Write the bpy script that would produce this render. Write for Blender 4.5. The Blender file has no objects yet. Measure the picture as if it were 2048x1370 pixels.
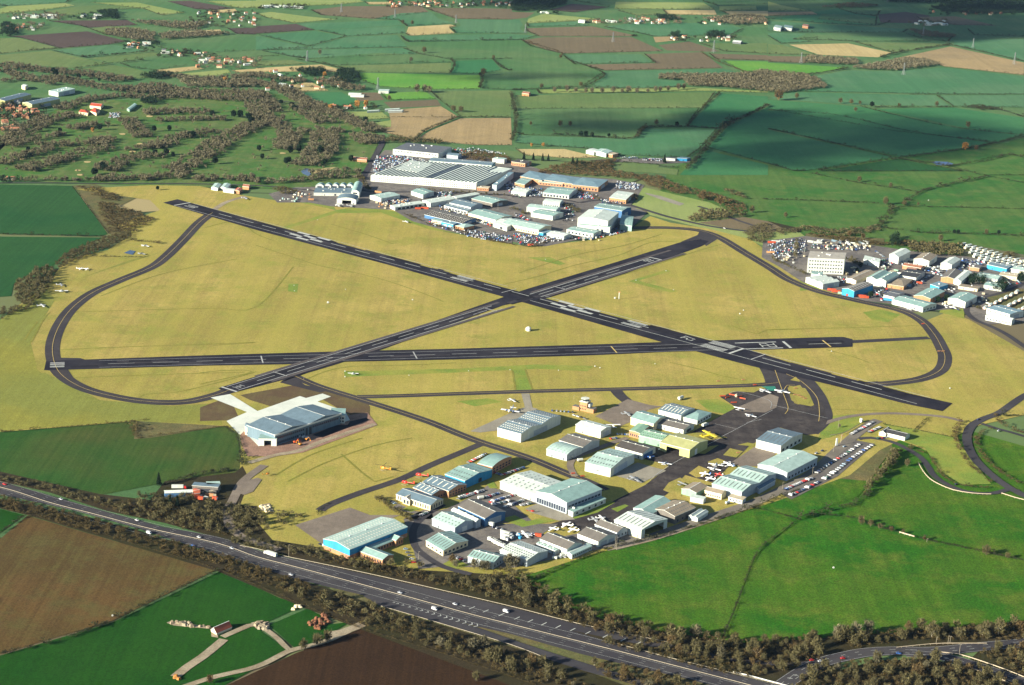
import bpy, bmesh, math, random
import numpy as np
from mathutils import Matrix, Vector
R = math.radians
random.seed(7); rng = np.random.default_rng(7)
sc = bpy.context.scene

# ------------------------------------------------------------------ camera
F, PITCH, ROLL, H = 3696.0, 0.29334, 0.03931, 652.0       # focal length in pixels of a 2048 wide frame, height in metres
CP_, SP_, CR_, SR_ = math.cos(PITCH), math.sin(PITCH), math.cos(ROLL), math.sin(ROLL)
cam = bpy.data.objects.new('camera', bpy.data.cameras.new('camera'))
sc.collection.objects.link(cam); sc.camera = cam
fwd = Vector((0, CP_, -SP_)); up0 = Vector((0, SP_, CP_)); ri0 = Vector((1, 0, 0))
right = ri0 * CR_ + up0 * SR_; up = -ri0 * SR_ + up0 * CR_
M = Matrix((right, up, -fwd)).transposed().to_4x4(); M.translation = Vector((0, 0, H))
cam.matrix_world = M
cam.data.sensor_width = 36; cam.data.lens = 36 * F / 2048
cam.data.clip_start = 1; cam.data.clip_end = 120000

# ------------------------------------------------------------------ sky, sun, exposure
SUN_AZ = math.atan2(-0.82, -0.50)      # direction towards the sun on the ground, x / y
SUN_EL = R(19)
w = bpy.data.worlds.new('World'); sc.world = w; w.use_nodes = True
nt = w.node_tree; bg = nt.nodes['Background']
sky = nt.nodes.new('ShaderNodeTexSky'); sky.sky_type = 'NISHITA'; sky.sun_disc = False
sky.sun_elevation = SUN_EL; sky.sun_rotation = SUN_AZ
sky.altitude = 600; sky.air_density = 1.0; sky.dust_density = 0.6; sky.ozone_density = 1.5
nt.links.new(sky.outputs[0], bg.inputs[0]); bg.inputs[1].default_value = 0.05
sl = bpy.data.lights.new('sun', 'SUN'); sl.energy = 5.0; sl.angle = R(0.5); sl.color = (1.0, 0.91, 0.75)
so = bpy.data.objects.new('sun', sl); sc.collection.objects.link(so)
SD = Vector((math.sin(SUN_AZ) * math.cos(SUN_EL), math.cos(SUN_AZ) * math.cos(SUN_EL), math.sin(SUN_EL)))
so.rotation_euler = (-SD).to_track_quat('-Z', 'Y').to_euler()
so.location = (0, 0, 3000)
sc.view_settings.view_transform = 'Standard'; sc.view_settings.look = 'None'
sc.view_settings.gamma = 1; sc.view_settings.exposure = 1.62
sc.cycles.max_bounces = 3; sc.cycles.diffuse_bounces = 1; sc.cycles.glossy_bounces = 1
sc.cycles.volume_bounces = 0; sc.cycles.transparent_max_bounces = 24

# ------------------------------------------------------------------ pixels to places
TILE = {'_': (0, 0, 1), 'A': (0, 0, 4), 'B': (512, 0, 4), 'C': (1024, 0, 4), 'D': (1536, 0, 4), 'E': (0, 342, 4), 'F': (512, 270, 4),
        'G': (1024, 270, 4), 'H': (1536, 342, 4), 'I': (0, 684, 4), 'J': (400, 700, 4), 'K': (900, 740, 4), 'L': (1300, 740, 4),
        'M': (1536, 1028, 4), 'N': (0, 1028, 4), 'O': (512, 1028, 4), 'P': (1024, 1028, 4), 'Q': (780, 880, 7.873),
        'R': (820, 960, 6.4), 'S': (1140, 780, 9.785), 'U': (1340, 920, 9.309), 'V': (620, 340, 7.314), 'W': (1130, 380, 10.24),
        'X': (1660, 820, 5.278), 'Y': (300, 930, 7.877), 'Z': (1340, 640, 5.12)}
def px(t, x, y):
    a, b, s = TILE[t]; return (a + x / s, b + y / s)
def G(x, y, z=0.0):
    """point at height z seen at photograph position x, y"""
    u = x - 1024; v = 685 - y
    u, v = CR_ * u - SR_ * v, SR_ * u + CR_ * v
    dy = F * CP_ + v * SP_; dz = -F * SP_ + v * CP_
    dz = min(dz, -60.0)
    t = (H - z) / -dz
    return Vector((u * t, dy * t, z))
def PX(p):
    """where a place shows in the photograph"""
    d = Vector(p) - Vector((0, 0, H)); k = F / max(1e-3, d.dot(fwd))
    return (1024 + d.dot(right) * k, 685 - d.dot(up) * k)
def GT(t, x, y, z=0.0): return G(*px(t, x, y), z)
def pts(s):
    """'K 10,20 30,40 ...' -> list of photograph positions"""
    t, *r = s.split(); out = []
    for q in r:
        if len(q) == 1: t = q; continue
        x, y = q.split(','); out.append(px(t, float(x), float(y)))
    return out

# ------------------------------------------------------------------ materials
MATS = {}
def nodes(m):
    m.use_nodes = True; n = m.node_tree; n.nodes.clear()
    o = n.nodes.new('ShaderNodeOutputMaterial'); b = n.nodes.new('ShaderNodeBsdfPrincipled')
    n.links.new(b.outputs[0], o.inputs[0]); return n, b
def mixc(n, fac, a, b, mode='MIX'):
    x = n.nodes.new('ShaderNodeMix'); x.data_type = 'RGBA'; x.blend_type = mode
    for sock, v in ((x.inputs[0], fac), (x.inputs[6], a), (x.inputs[7], b)):
        if isinstance(v, bpy.types.NodeSocket): n.links.new(v, sock)
        elif isinstance(v, (int, float)): sock.default_value = v
        else: sock.default_value = (*v, 1) if len(v) == 3 else v
    return x.outputs[2]
def ramp(n, v, a, b, c0=0.0, c1=1.0):
    r = n.nodes.new('ShaderNodeMapRange'); r.inputs[1].default_value = a; r.inputs[2].default_value = b
    r.inputs[3].default_value = c0; r.inputs[4].default_value = c1; n.links.new(v, r.inputs[0]); return r.outputs[0]
def noise(n, vec, scale, detail=3, rough=0.6):
    t = n.nodes.new('ShaderNodeTexNoise'); t.inputs['Scale'].default_value = scale
    t.inputs['Detail'].default_value = detail; t.inputs['Roughness'].default_value = rough
    n.links.new(vec, t.inputs['Vector']); return t.outputs['Fac']
def worldpos(n, rot=0.0, scale=(1, 1, 1)):
    g = n.nodes.new('ShaderNodeNewGeometry'); mp = n.nodes.new('ShaderNodeMapping')
    mp.inputs['Rotation'].default_value = (0, 0, rot); mp.inputs['Scale'].default_value = scale
    n.links.new(g.outputs['Position'], mp.inputs['Vector']); return mp.outputs[0]
def ground_mat(name, base, alt, big=0.004, var=0.5, rows=None, rowamt=0.3, grain=0.35, third=None, rough=0.95, streak=0.0):
    """turf, soil or tarmac: broad patches, medium mottling, fine grain, optional worked rows (angle, spacing in m)"""
    if name in MATS: return MATS[name]
    m = bpy.data.materials.new(name); n, b = nodes(m); P = worldpos(n)
    c = mixc(n, ramp(n, noise(n, P, big, 4), 0.42, 0.58), base, alt)
    if third: c = mixc(n, ramp(n, noise(n, P, big * 4.3, 5, 0.7), 0.47, 0.63, 0, 0.85), c, third)
    c = mixc(n, ramp(n, noise(n, P, 0.035, 5, 0.75), 0.3, 0.7, 0, var), c, tuple(x * 0.55 for x in base))
    c = mixc(n, ramp(n, noise(n, P, 0.16, 3, 0.8), 0.3, 0.72, 0, var * .7), c, tuple(x * 0.6 for x in alt))
    if rows:
        P2 = worldpos(n, rows[0], (1, 0.012, 1)); 
        c = mixc(n, ramp(n, noise(n, P2, 1.0 / rows[1], 3, 0.7), 0.35, 0.65, 0, rowamt), c, tuple(x * 0.45 for x in base))
    if streak:
        P3 = worldpos(n, 0.35, (1, 0.06, 1))
        c = mixc(n, ramp(n, noise(n, P3, 0.02, 4, 0.6), 0.45, 0.7, 0, streak), c, alt)
    g = noise(n, P, 0.7, 2, 0.8)
    c = mixc(n, ramp(n, g, 0.25, 0.75, 0, 1), mixc(n, 1.0, c, (1 - grain,) * 3, 'MULTIPLY'), mixc(n, 1.0, c, (1 + grain,) * 3, 'MULTIPLY'))
    n.links.new(c, b.inputs['Base Color']); b.inputs['Roughness'].default_value = rough
    b.inputs['Specular IOR Level'].default_value = 0.1
    MATS[name] = m; return m
def flat(name, col, rough=0.7, var=0.18, scale=0.25, spec=0.3, metal=0.0, streak=False):
    """painted, metal or masonry surface with weather patches"""
    if name in MATS: return MATS[name]
    m = bpy.data.materials.new(name); n, b = nodes(m)
    tc = n.nodes.new('ShaderNodeTexCoord'); v = tc.outputs['Object']
    if streak:
        mp = n.nodes.new('ShaderNodeMapping'); mp.inputs['Scale'].default_value = (1, 1, 0.15); n.links.new(v, mp.inputs[0]); v = mp.outputs[0]
    f = ramp(n, noise(n, v, scale, 5, 0.7), 0.3, 0.7)
    c = mixc(n, f, tuple(min(1, x * (1 + var)) for x in col), tuple(x * (1 - var) for x in col))
    f2 = ramp(n, noise(n, v, scale * 6, 3, 0.8), 0.55, 0.8, 0, var * 1.5)
    c = mixc(n, f2, c, tuple(x * 0.45 for x in col))
    n.links.new(c, b.inputs['Base Color']); b.inputs['Roughness'].default_value = rough
    b.inputs['Specular IOR Level'].default_value = spec; b.inputs['Metallic'].default_value = metal
    MATS[name] = m; return m
def leafm(name, col, col2):
    if name in MATS: return MATS[name]
    m = bpy.data.materials.new(name); n, b = nodes(m)
    g = n.nodes.new('ShaderNodeNewGeometry'); oi = n.nodes.new('ShaderNodeObjectInfo')
    f = ramp(n, g.outputs['Random Per Island'], 0, 1)
    c = mixc(n, f, col, col2)
    c = mixc(n, ramp(n, oi.outputs['Random'], 0, 1, 0, 0.5), c, tuple(x * 0.6 for x in col))
    big = noise(n, worldpos(n), 0.03, 3)
    c = mixc(n, ramp(n, big, 0.35, 0.65, 0, 0.4), c, tuple(x * 0.6 for x in col2))
    n.links.new(c, b.inputs['Base Color']); b.inputs['Roughness'].default_value = 0.95
    b.inputs['Specular IOR Level'].default_value = 0.1
    MATS[name] = m; return m

# ------------------------------------------------------------------ objects
def tag(o, label=None, cat=None, group=None, kind=None):
    if label: o['label'] = label
    if cat: o['category'] = cat
    if group: o['group'] = group
    if kind: o['kind'] = kind
    return o
def link(name, me, parent=None):
    o = bpy.data.objects.new(name, me); sc.collection.objects.link(o)
    if parent is not None: o.parent = parent
    return o
def empty(name, loc=(0, 0, 0), rz=0.0, s=1.0):
    o = link(name, None); o.location = loc; o.rotation_euler = (0, 0, rz); o.scale = (s, s, s)
    o.empty_display_size = 1; return o
class MB:
    """collects faces for one mesh"""
    def __init__(s): s.v = []; s.f = []; s.mi = []; s.ms = []
    def mat(s, m):
        if m not in s.ms: s.ms.append(m)
        return s.ms.index(m)
    def poly(s, P, m=None, mi=0):
        if m is not None: mi = s.mat(m)
        k = len(s.v); s.v += [tuple(p) for p in P]; s.f.append(tuple(range(k, k + len(P)))); s.mi.append(mi)
    def box(s, c, d, m=None, rz=0.0, tap=1.0, tapy=None, top=None):
        mi = s.mat(m) if m is not None else 0
        if tapy is None: tapy = tap
        ca, sa = math.cos(rz), math.sin(rz); k = len(s.v)
        for z, tx, ty in ((-.5, 1, 1), (.5, tap, tapy)):
            for x, y in ((-.5, -.5), (.5, -.5), (.5, .5), (-.5, .5)):
                a, b_ = x * d[0] * tx, y * d[1] * ty
                s.v.append((c[0] + a * ca - b_ * sa, c[1] + a * sa + b_ * ca, c[2] + z * d[2]))
        for q in ((3, 2, 1, 0), (4, 5, 6, 7), (0, 1, 5, 4), (1, 2, 6, 5), (2, 3, 7, 6), (3, 0, 4, 7)):
            s.f.append(tuple(k + i for i in q)); s.mi.append(mi)
    def tube(s, P, rad, m=None, n=6, cap=True):
        mi = s.mat(m) if m is not None else 0
        P = [Vector(p) for p in P]; rings = []
        for i, p in enumerate(P):
            a = P[max(0, i - 1)]; b_ = P[min(len(P) - 1, i + 1)]; d = (b_ - a).normalized()
            e = Vector((0, 0, 1)) if abs(d.z) < .9 else Vector((1, 0, 0))
            x = d.cross(e).normalized(); y = d.cross(x); r = rad[i] if hasattr(rad, '__len__') else rad
            rx, ry = (r if hasattr(r, '__len__') else (r, r)); k = len(s.v)
            for j in range(n):
                t = 2 * math.pi * j / n; s.v.append(tuple(p + x * math.cos(t) * rx + y * math.sin(t) * ry))
            rings.append(k)
        for a, b_ in zip(rings, rings[1:]):
            for j in range(n):
                s.f.append((a + j, a + (j + 1) % n, b_ + (j + 1) % n, b_ + j)); s.mi.append(mi)
        if cap:
            s.f.append(tuple(rings[0] + j for j in range(n))); s.mi.append(mi)
            s.f.append(tuple(rings[-1] + j for j in reversed(range(n)))); s.mi.append(mi)
    def mesh(s, name, mats=None, smooth=False):
        me = bpy.data.meshes.new(name); me.from_pydata(s.v, [], s.f)
        for m in (mats or s.ms): me.materials.append(m)
        me.polygons.foreach_set('material_index', s.mi)
        if smooth: me.polygons.foreach_set('use_smooth', [True] * len(s.f))
        bm = bmesh.new(); bm.from_mesh(me); bmesh.ops.recalc_face_normals(bm, faces=bm.faces); bm.to_mesh(me); bm.free()
        return me
    def build(s, name, parent=None, mats=None, smooth=False): return link(name, s.mesh(name, mats, smooth), parent)
def npmesh(name, V, n, mat):
    """V: (faces*n, 3) loose faces of n corners"""
    k = len(V) // n; me = bpy.data.meshes.new(name)
    me.vertices.add(len(V)); me.vertices.foreach_set('co', np.ascontiguousarray(V, np.float32).ravel())
    me.loops.add(len(V)); me.loops.foreach_set('vertex_index', np.arange(len(V), dtype=np.int32))
    me.polygons.add(k); me.polygons.foreach_set('loop_start', np.arange(0, len(V), n, dtype=np.int32))
    me.materials.append(mat); me.update(calc_edges=True); return me
LAY = [-0.86]
def sheet(name, P, mat, kind='structure'):
    """flat ground sheet from photograph positions; each sheet lies a few mm above the last"""
    LAY[0] += 0.0025; z = LAY[0]
    if isinstance(P, str): P = pts(P)
    b = MB(); b.poly([G(x, y, z) for x, y in P], mat)
    me = b.mesh(name)
    if me.polygons[0].normal.z < 0: me.flip_normals()
    return tag(link(name, me), kind=kind)
def smooth_line(P, step=6.0, closed=False):
    P = [Vector((p[0], p[1], 0)) for p in P]; out = []
    for i in range(len(P) - 1):
        a, b, c, d = P[max(0, i - 1)], P[i], P[i + 1], P[min(len(P) - 1, i + 2)]
        n = max(1, int((c - b).length / step))
        for k in range(n):
            t = k / n
            out.append(.5 * ((2 * b) + (c - a) * t + (2 * a - 5 * b + 4 * c - d) * t * t + (3 * b - a - 3 * c + d) * t ** 3))
    out.append(P[-1]); return out
def wline(P, step=6.0):
    if isinstance(P, str): P = pts(P)
    return smooth_line([G(x, y) for x, y in P], step)
def offs(L, d):
    out = []
    for i, p in enumerate(L):
        t = (L[min(len(L) - 1, i + 1)] - L[max(0, i - 1)]).normalized(); out.append(p + Vector((-t.y, t.x, 0)) * d)
    return out
def ribbon(name, L, w0, w1, mat, kind='structure', build=True, z=None, mb=None):
    """strip along world line L between offsets w0 and w1"""
    if z is None: LAY[0] += 0.0025; z = LAY[0]
    a, b = offs(L, w0), offs(L, w1); m = mb or MB()
    for i in range(len(L) - 1):
        m.poly([Vector((q.x, q.y, z)) for q in (a[i], a[i + 1], b[i + 1], b[i])], mat)
    if mb: return mb
    me = m.mesh(name)
    if len(me.polygons) and me.polygons[0].normal.z < 0: me.flip_normals()
    return tag(link(name, me), kind=kind)
def between(name, A, B, mat, n=60):
    """strip between two traced edges"""
    def res(P):
        P = [G(x, y) for x, y in P]; d = [0]
        for a, b in zip(P, P[1:]): d.append(d[-1] + (b - a).length)
        return [np.interp(np.linspace(0, d[-1], n), d, [p[k] for p in P]) for k in (0, 1)]
    a, b = res(A), res(B); LAY[0] += .0025; z = LAY[0]; m = MB()
    for i in range(n - 1):
        m.poly([(a[0][i], a[1][i], z), (a[0][i + 1], a[1][i + 1], z), (b[0][i + 1], b[1][i + 1], z), (b[0][i], b[1][i], z)], mat)
    return tag(m.build(name), kind='structure')
# ------------------------------------------------------------------ ground materials
g_base = ground_mat('countryside ground', (.062, .14, .050), (.095, .155, .06), .002, .5)
FM = {
 'g': ground_mat('pasture', (.062, .155, .052), (.10, .175, .065), .004, .25, (0.5, 15), .28),
 'h': ground_mat('winter wheat', (.055, .165, .070), (.085, .185, .085), .003, .2, (1.2, 18), .28),
 'd': ground_mat('shaded pasture', (.035, .150, .055), (.05, .17, .062), .004, .3, (0.9, 10), .12),  # darker, tealer copy of pasture: shade put into the colour
 'e': ground_mat('rich turf', (.020, .120, .005), (.070, .145, .010), .006, .45, (1.0, 11), .4, third=(.12, .155, .02), grain=.55),
 'q': ground_mat('middle pasture', (.035, .135, .022), (.085, .155, .035), .006, .4, (1.0, 14), .3, third=(.11, .16, .04), grain=.4),
 'f': ground_mat('deep turf', (.007, .060, .003), (.016, .074, .005), .006, .4, (1.0, 5), .3, grain=.4),
 'y': ground_mat('pale pasture', (.20, .27, .075), (.25, .30, .10), .004, .3, (0.7, 8), .15),
 'o': ground_mat('olive pasture', (.105, .175, .055), (.15, .20, .07), .003, .35, (1.4, 7), .25),
 'v': ground_mat('vivid meadow', (.085, .25, .035), (.13, .28, .045), .005, .25, (0.4, 9), .15),
 'b': ground_mat('dry plough', (.140, .115, .066), (.165, .132, .075), .003, .3, (1.9, 7), .22),
 'p': ground_mat('damp plough', (.075, .055, .045), (.09, .064, .052), .003, .3, (0.6, 5), .25),
 't': ground_mat('stubble', (.36, .27, .13), (.27, .21, .11), .004, .35, (0.9, 9), .35),
 's': ground_mat('straw field', (.42, .34, .15), (.50, .40, .19), .005, .3, (0.4, 9), .3),
 'n': ground_mat('dark plough', (.036, .018, .007), (.050, .026, .010), .004, .4, (0.35, 3.5), .5, grain=.4),
 'm': ground_mat('tan plough', (.120, .072, .024), (.088, .064, .021), .006, .4, (0.95, 4.5), .55, third=(.10, .10, .03), grain=.35),
 'c': ground_mat('sprouting field', (.015, .080, .020), (.026, .092, .022), .004, .35, (1.1, 6), .35),
 'w': ground_mat('sprouting worn field', (.018, .090, .012), (.080, .090, .022), .003, .4, (1.25, 6), .45, grain=.35),
 'z': ground_mat('rough grass', (.14, .12, .055), (.10, .12, .04), .012, .7, None, 0, third=(.20, .15, .06), grain=.4),
 'k': ground_mat('scrub soil', (.045, .034, .018), (.035, .035, .012), .015, .7, None, 0, grain=.4),
}
airfield_grass = ground_mat('airfield grass', (.435, .345, .098), (.295, .262, .056), .0045, .55, (0.72, 9), .45, third=(.20, .245, .038), grain=.32, streak=.85)
air_dark = ground_mat('airfield grass, longer', (.26, .25, .045), (.20, .225, .05), .006, .5, (0.72, 5), .3, grain=.3)
mown = ground_mat('mown green strip', (.16, .24, .04), (.26, .27, .05), .02, .5, None, 0, grain=.3)
tarmac = ground_mat('runway tarmac', (.014, .013, .021), (.036, .033, .041), .02, .5, (0.0, 6), .25, grain=.18, rough=.85)
tarmac2 = ground_mat('worn taxiway tarmac', (.056, .050, .052), (.040, .037, .042), .02, .4, None, 0, grain=.18)
apron = ground_mat('apron tarmac', (.042, .037, .038), (.095, .082, .074), .018, .6, (0.66, 9), .35, grain=.22, third=(.022, .020, .023))
apron2 = ground_mat('old apron', (.25, .21, .165), (.18, .15, .12), .02, .5, (0.66, 9), .25, grain=.2)
conc = ground_mat('old concrete', (.30, .28, .22), (.24, .225, .18), .03, .35, (0.66, 7), .25, grain=.15)
newconc = ground_mat('new concrete', (.60, .64, .56), (.52, .56, .49), .02, .2, None, 0, grain=.06)
roadm = ground_mat('road tarmac', (.060, .057, .060), (.042, .040, .046), .01, .3, None, 0, grain=.14)
dirt = ground_mat('track earth', (.38, .33, .23), (.25, .20, .13), .05, .6, None, 0, grain=.3)
redearth = ground_mat('building site earth', (.34, .21, .15), (.24, .15, .11), .06, .6, None, 0, grain=.35)
topsoil = ground_mat('bare topsoil', (.105, .070, .040), (.13, .105, .045), .03, .4, (0.2, 4), .2, grain=.25)
white_paint = flat('white road paint', (.38, .40, .37), .8, .35, .15)
grey_paint = flat('worn road paint', (.34, .35, .34), .8, .3, .15)
yellow_paint = flat('yellow road paint', (.50, .38, .12), .8, .2, .2)
green_paint = flat('green surfacing', (.02, .17, .12), .9, .1, .1)

# beyond the traced fields: a patchwork of farmland in the same colours
n = g_base.node_tree; bs = [x for x in n.nodes if x.type == 'BSDF_PRINCIPLED'][0]; old = bs.inputs['Base Color'].links[0].from_socket
vo = n.nodes.new('ShaderNodeTexVoronoi'); vo.inputs['Scale'].default_value = 1; n.links.new(worldpos(n, .3, (.0034, .0050, 0)), vo.inputs['Vector'])
sp3 = n.nodes.new('ShaderNodeSeparateColor'); n.links.new(vo.outputs['Color'], sp3.inputs[0])
c_ = mixc(n, ramp(n, sp3.outputs[0], .70, .71), old, (.13, .11, .062)); c_ = mixc(n, ramp(n, sp3.outputs[1], .82, .83), c_, (.30, .25, .12)); c_ = mixc(n, ramp(n, sp3.outputs[2], .55, .56, 0, .6), c_, (.12, .17, .06))
ve = n.nodes.new('ShaderNodeTexVoronoi'); ve.feature = 'DISTANCE_TO_EDGE'; ve.inputs['Scale'].default_value = 1; n.links.new(worldpos(n, .3, (.0034, .0050, 0)), ve.inputs['Vector'])
c_ = mixc(n, ramp(n, ve.outputs['Distance'], .010, .016, 1, 0), c_, (.035, .045, .02)); n.links.new(c_, bs.inputs['Base Color'])
# the land, one sheet reaching the horizon
b = MB(); b.poly([(-60000, -8000, -.87), (60000, -8000, -.87), (60000, 90000, -.87), (-60000, 90000, -.87)], g_base)
tag(b.build('ground'), kind='structure')

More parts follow.
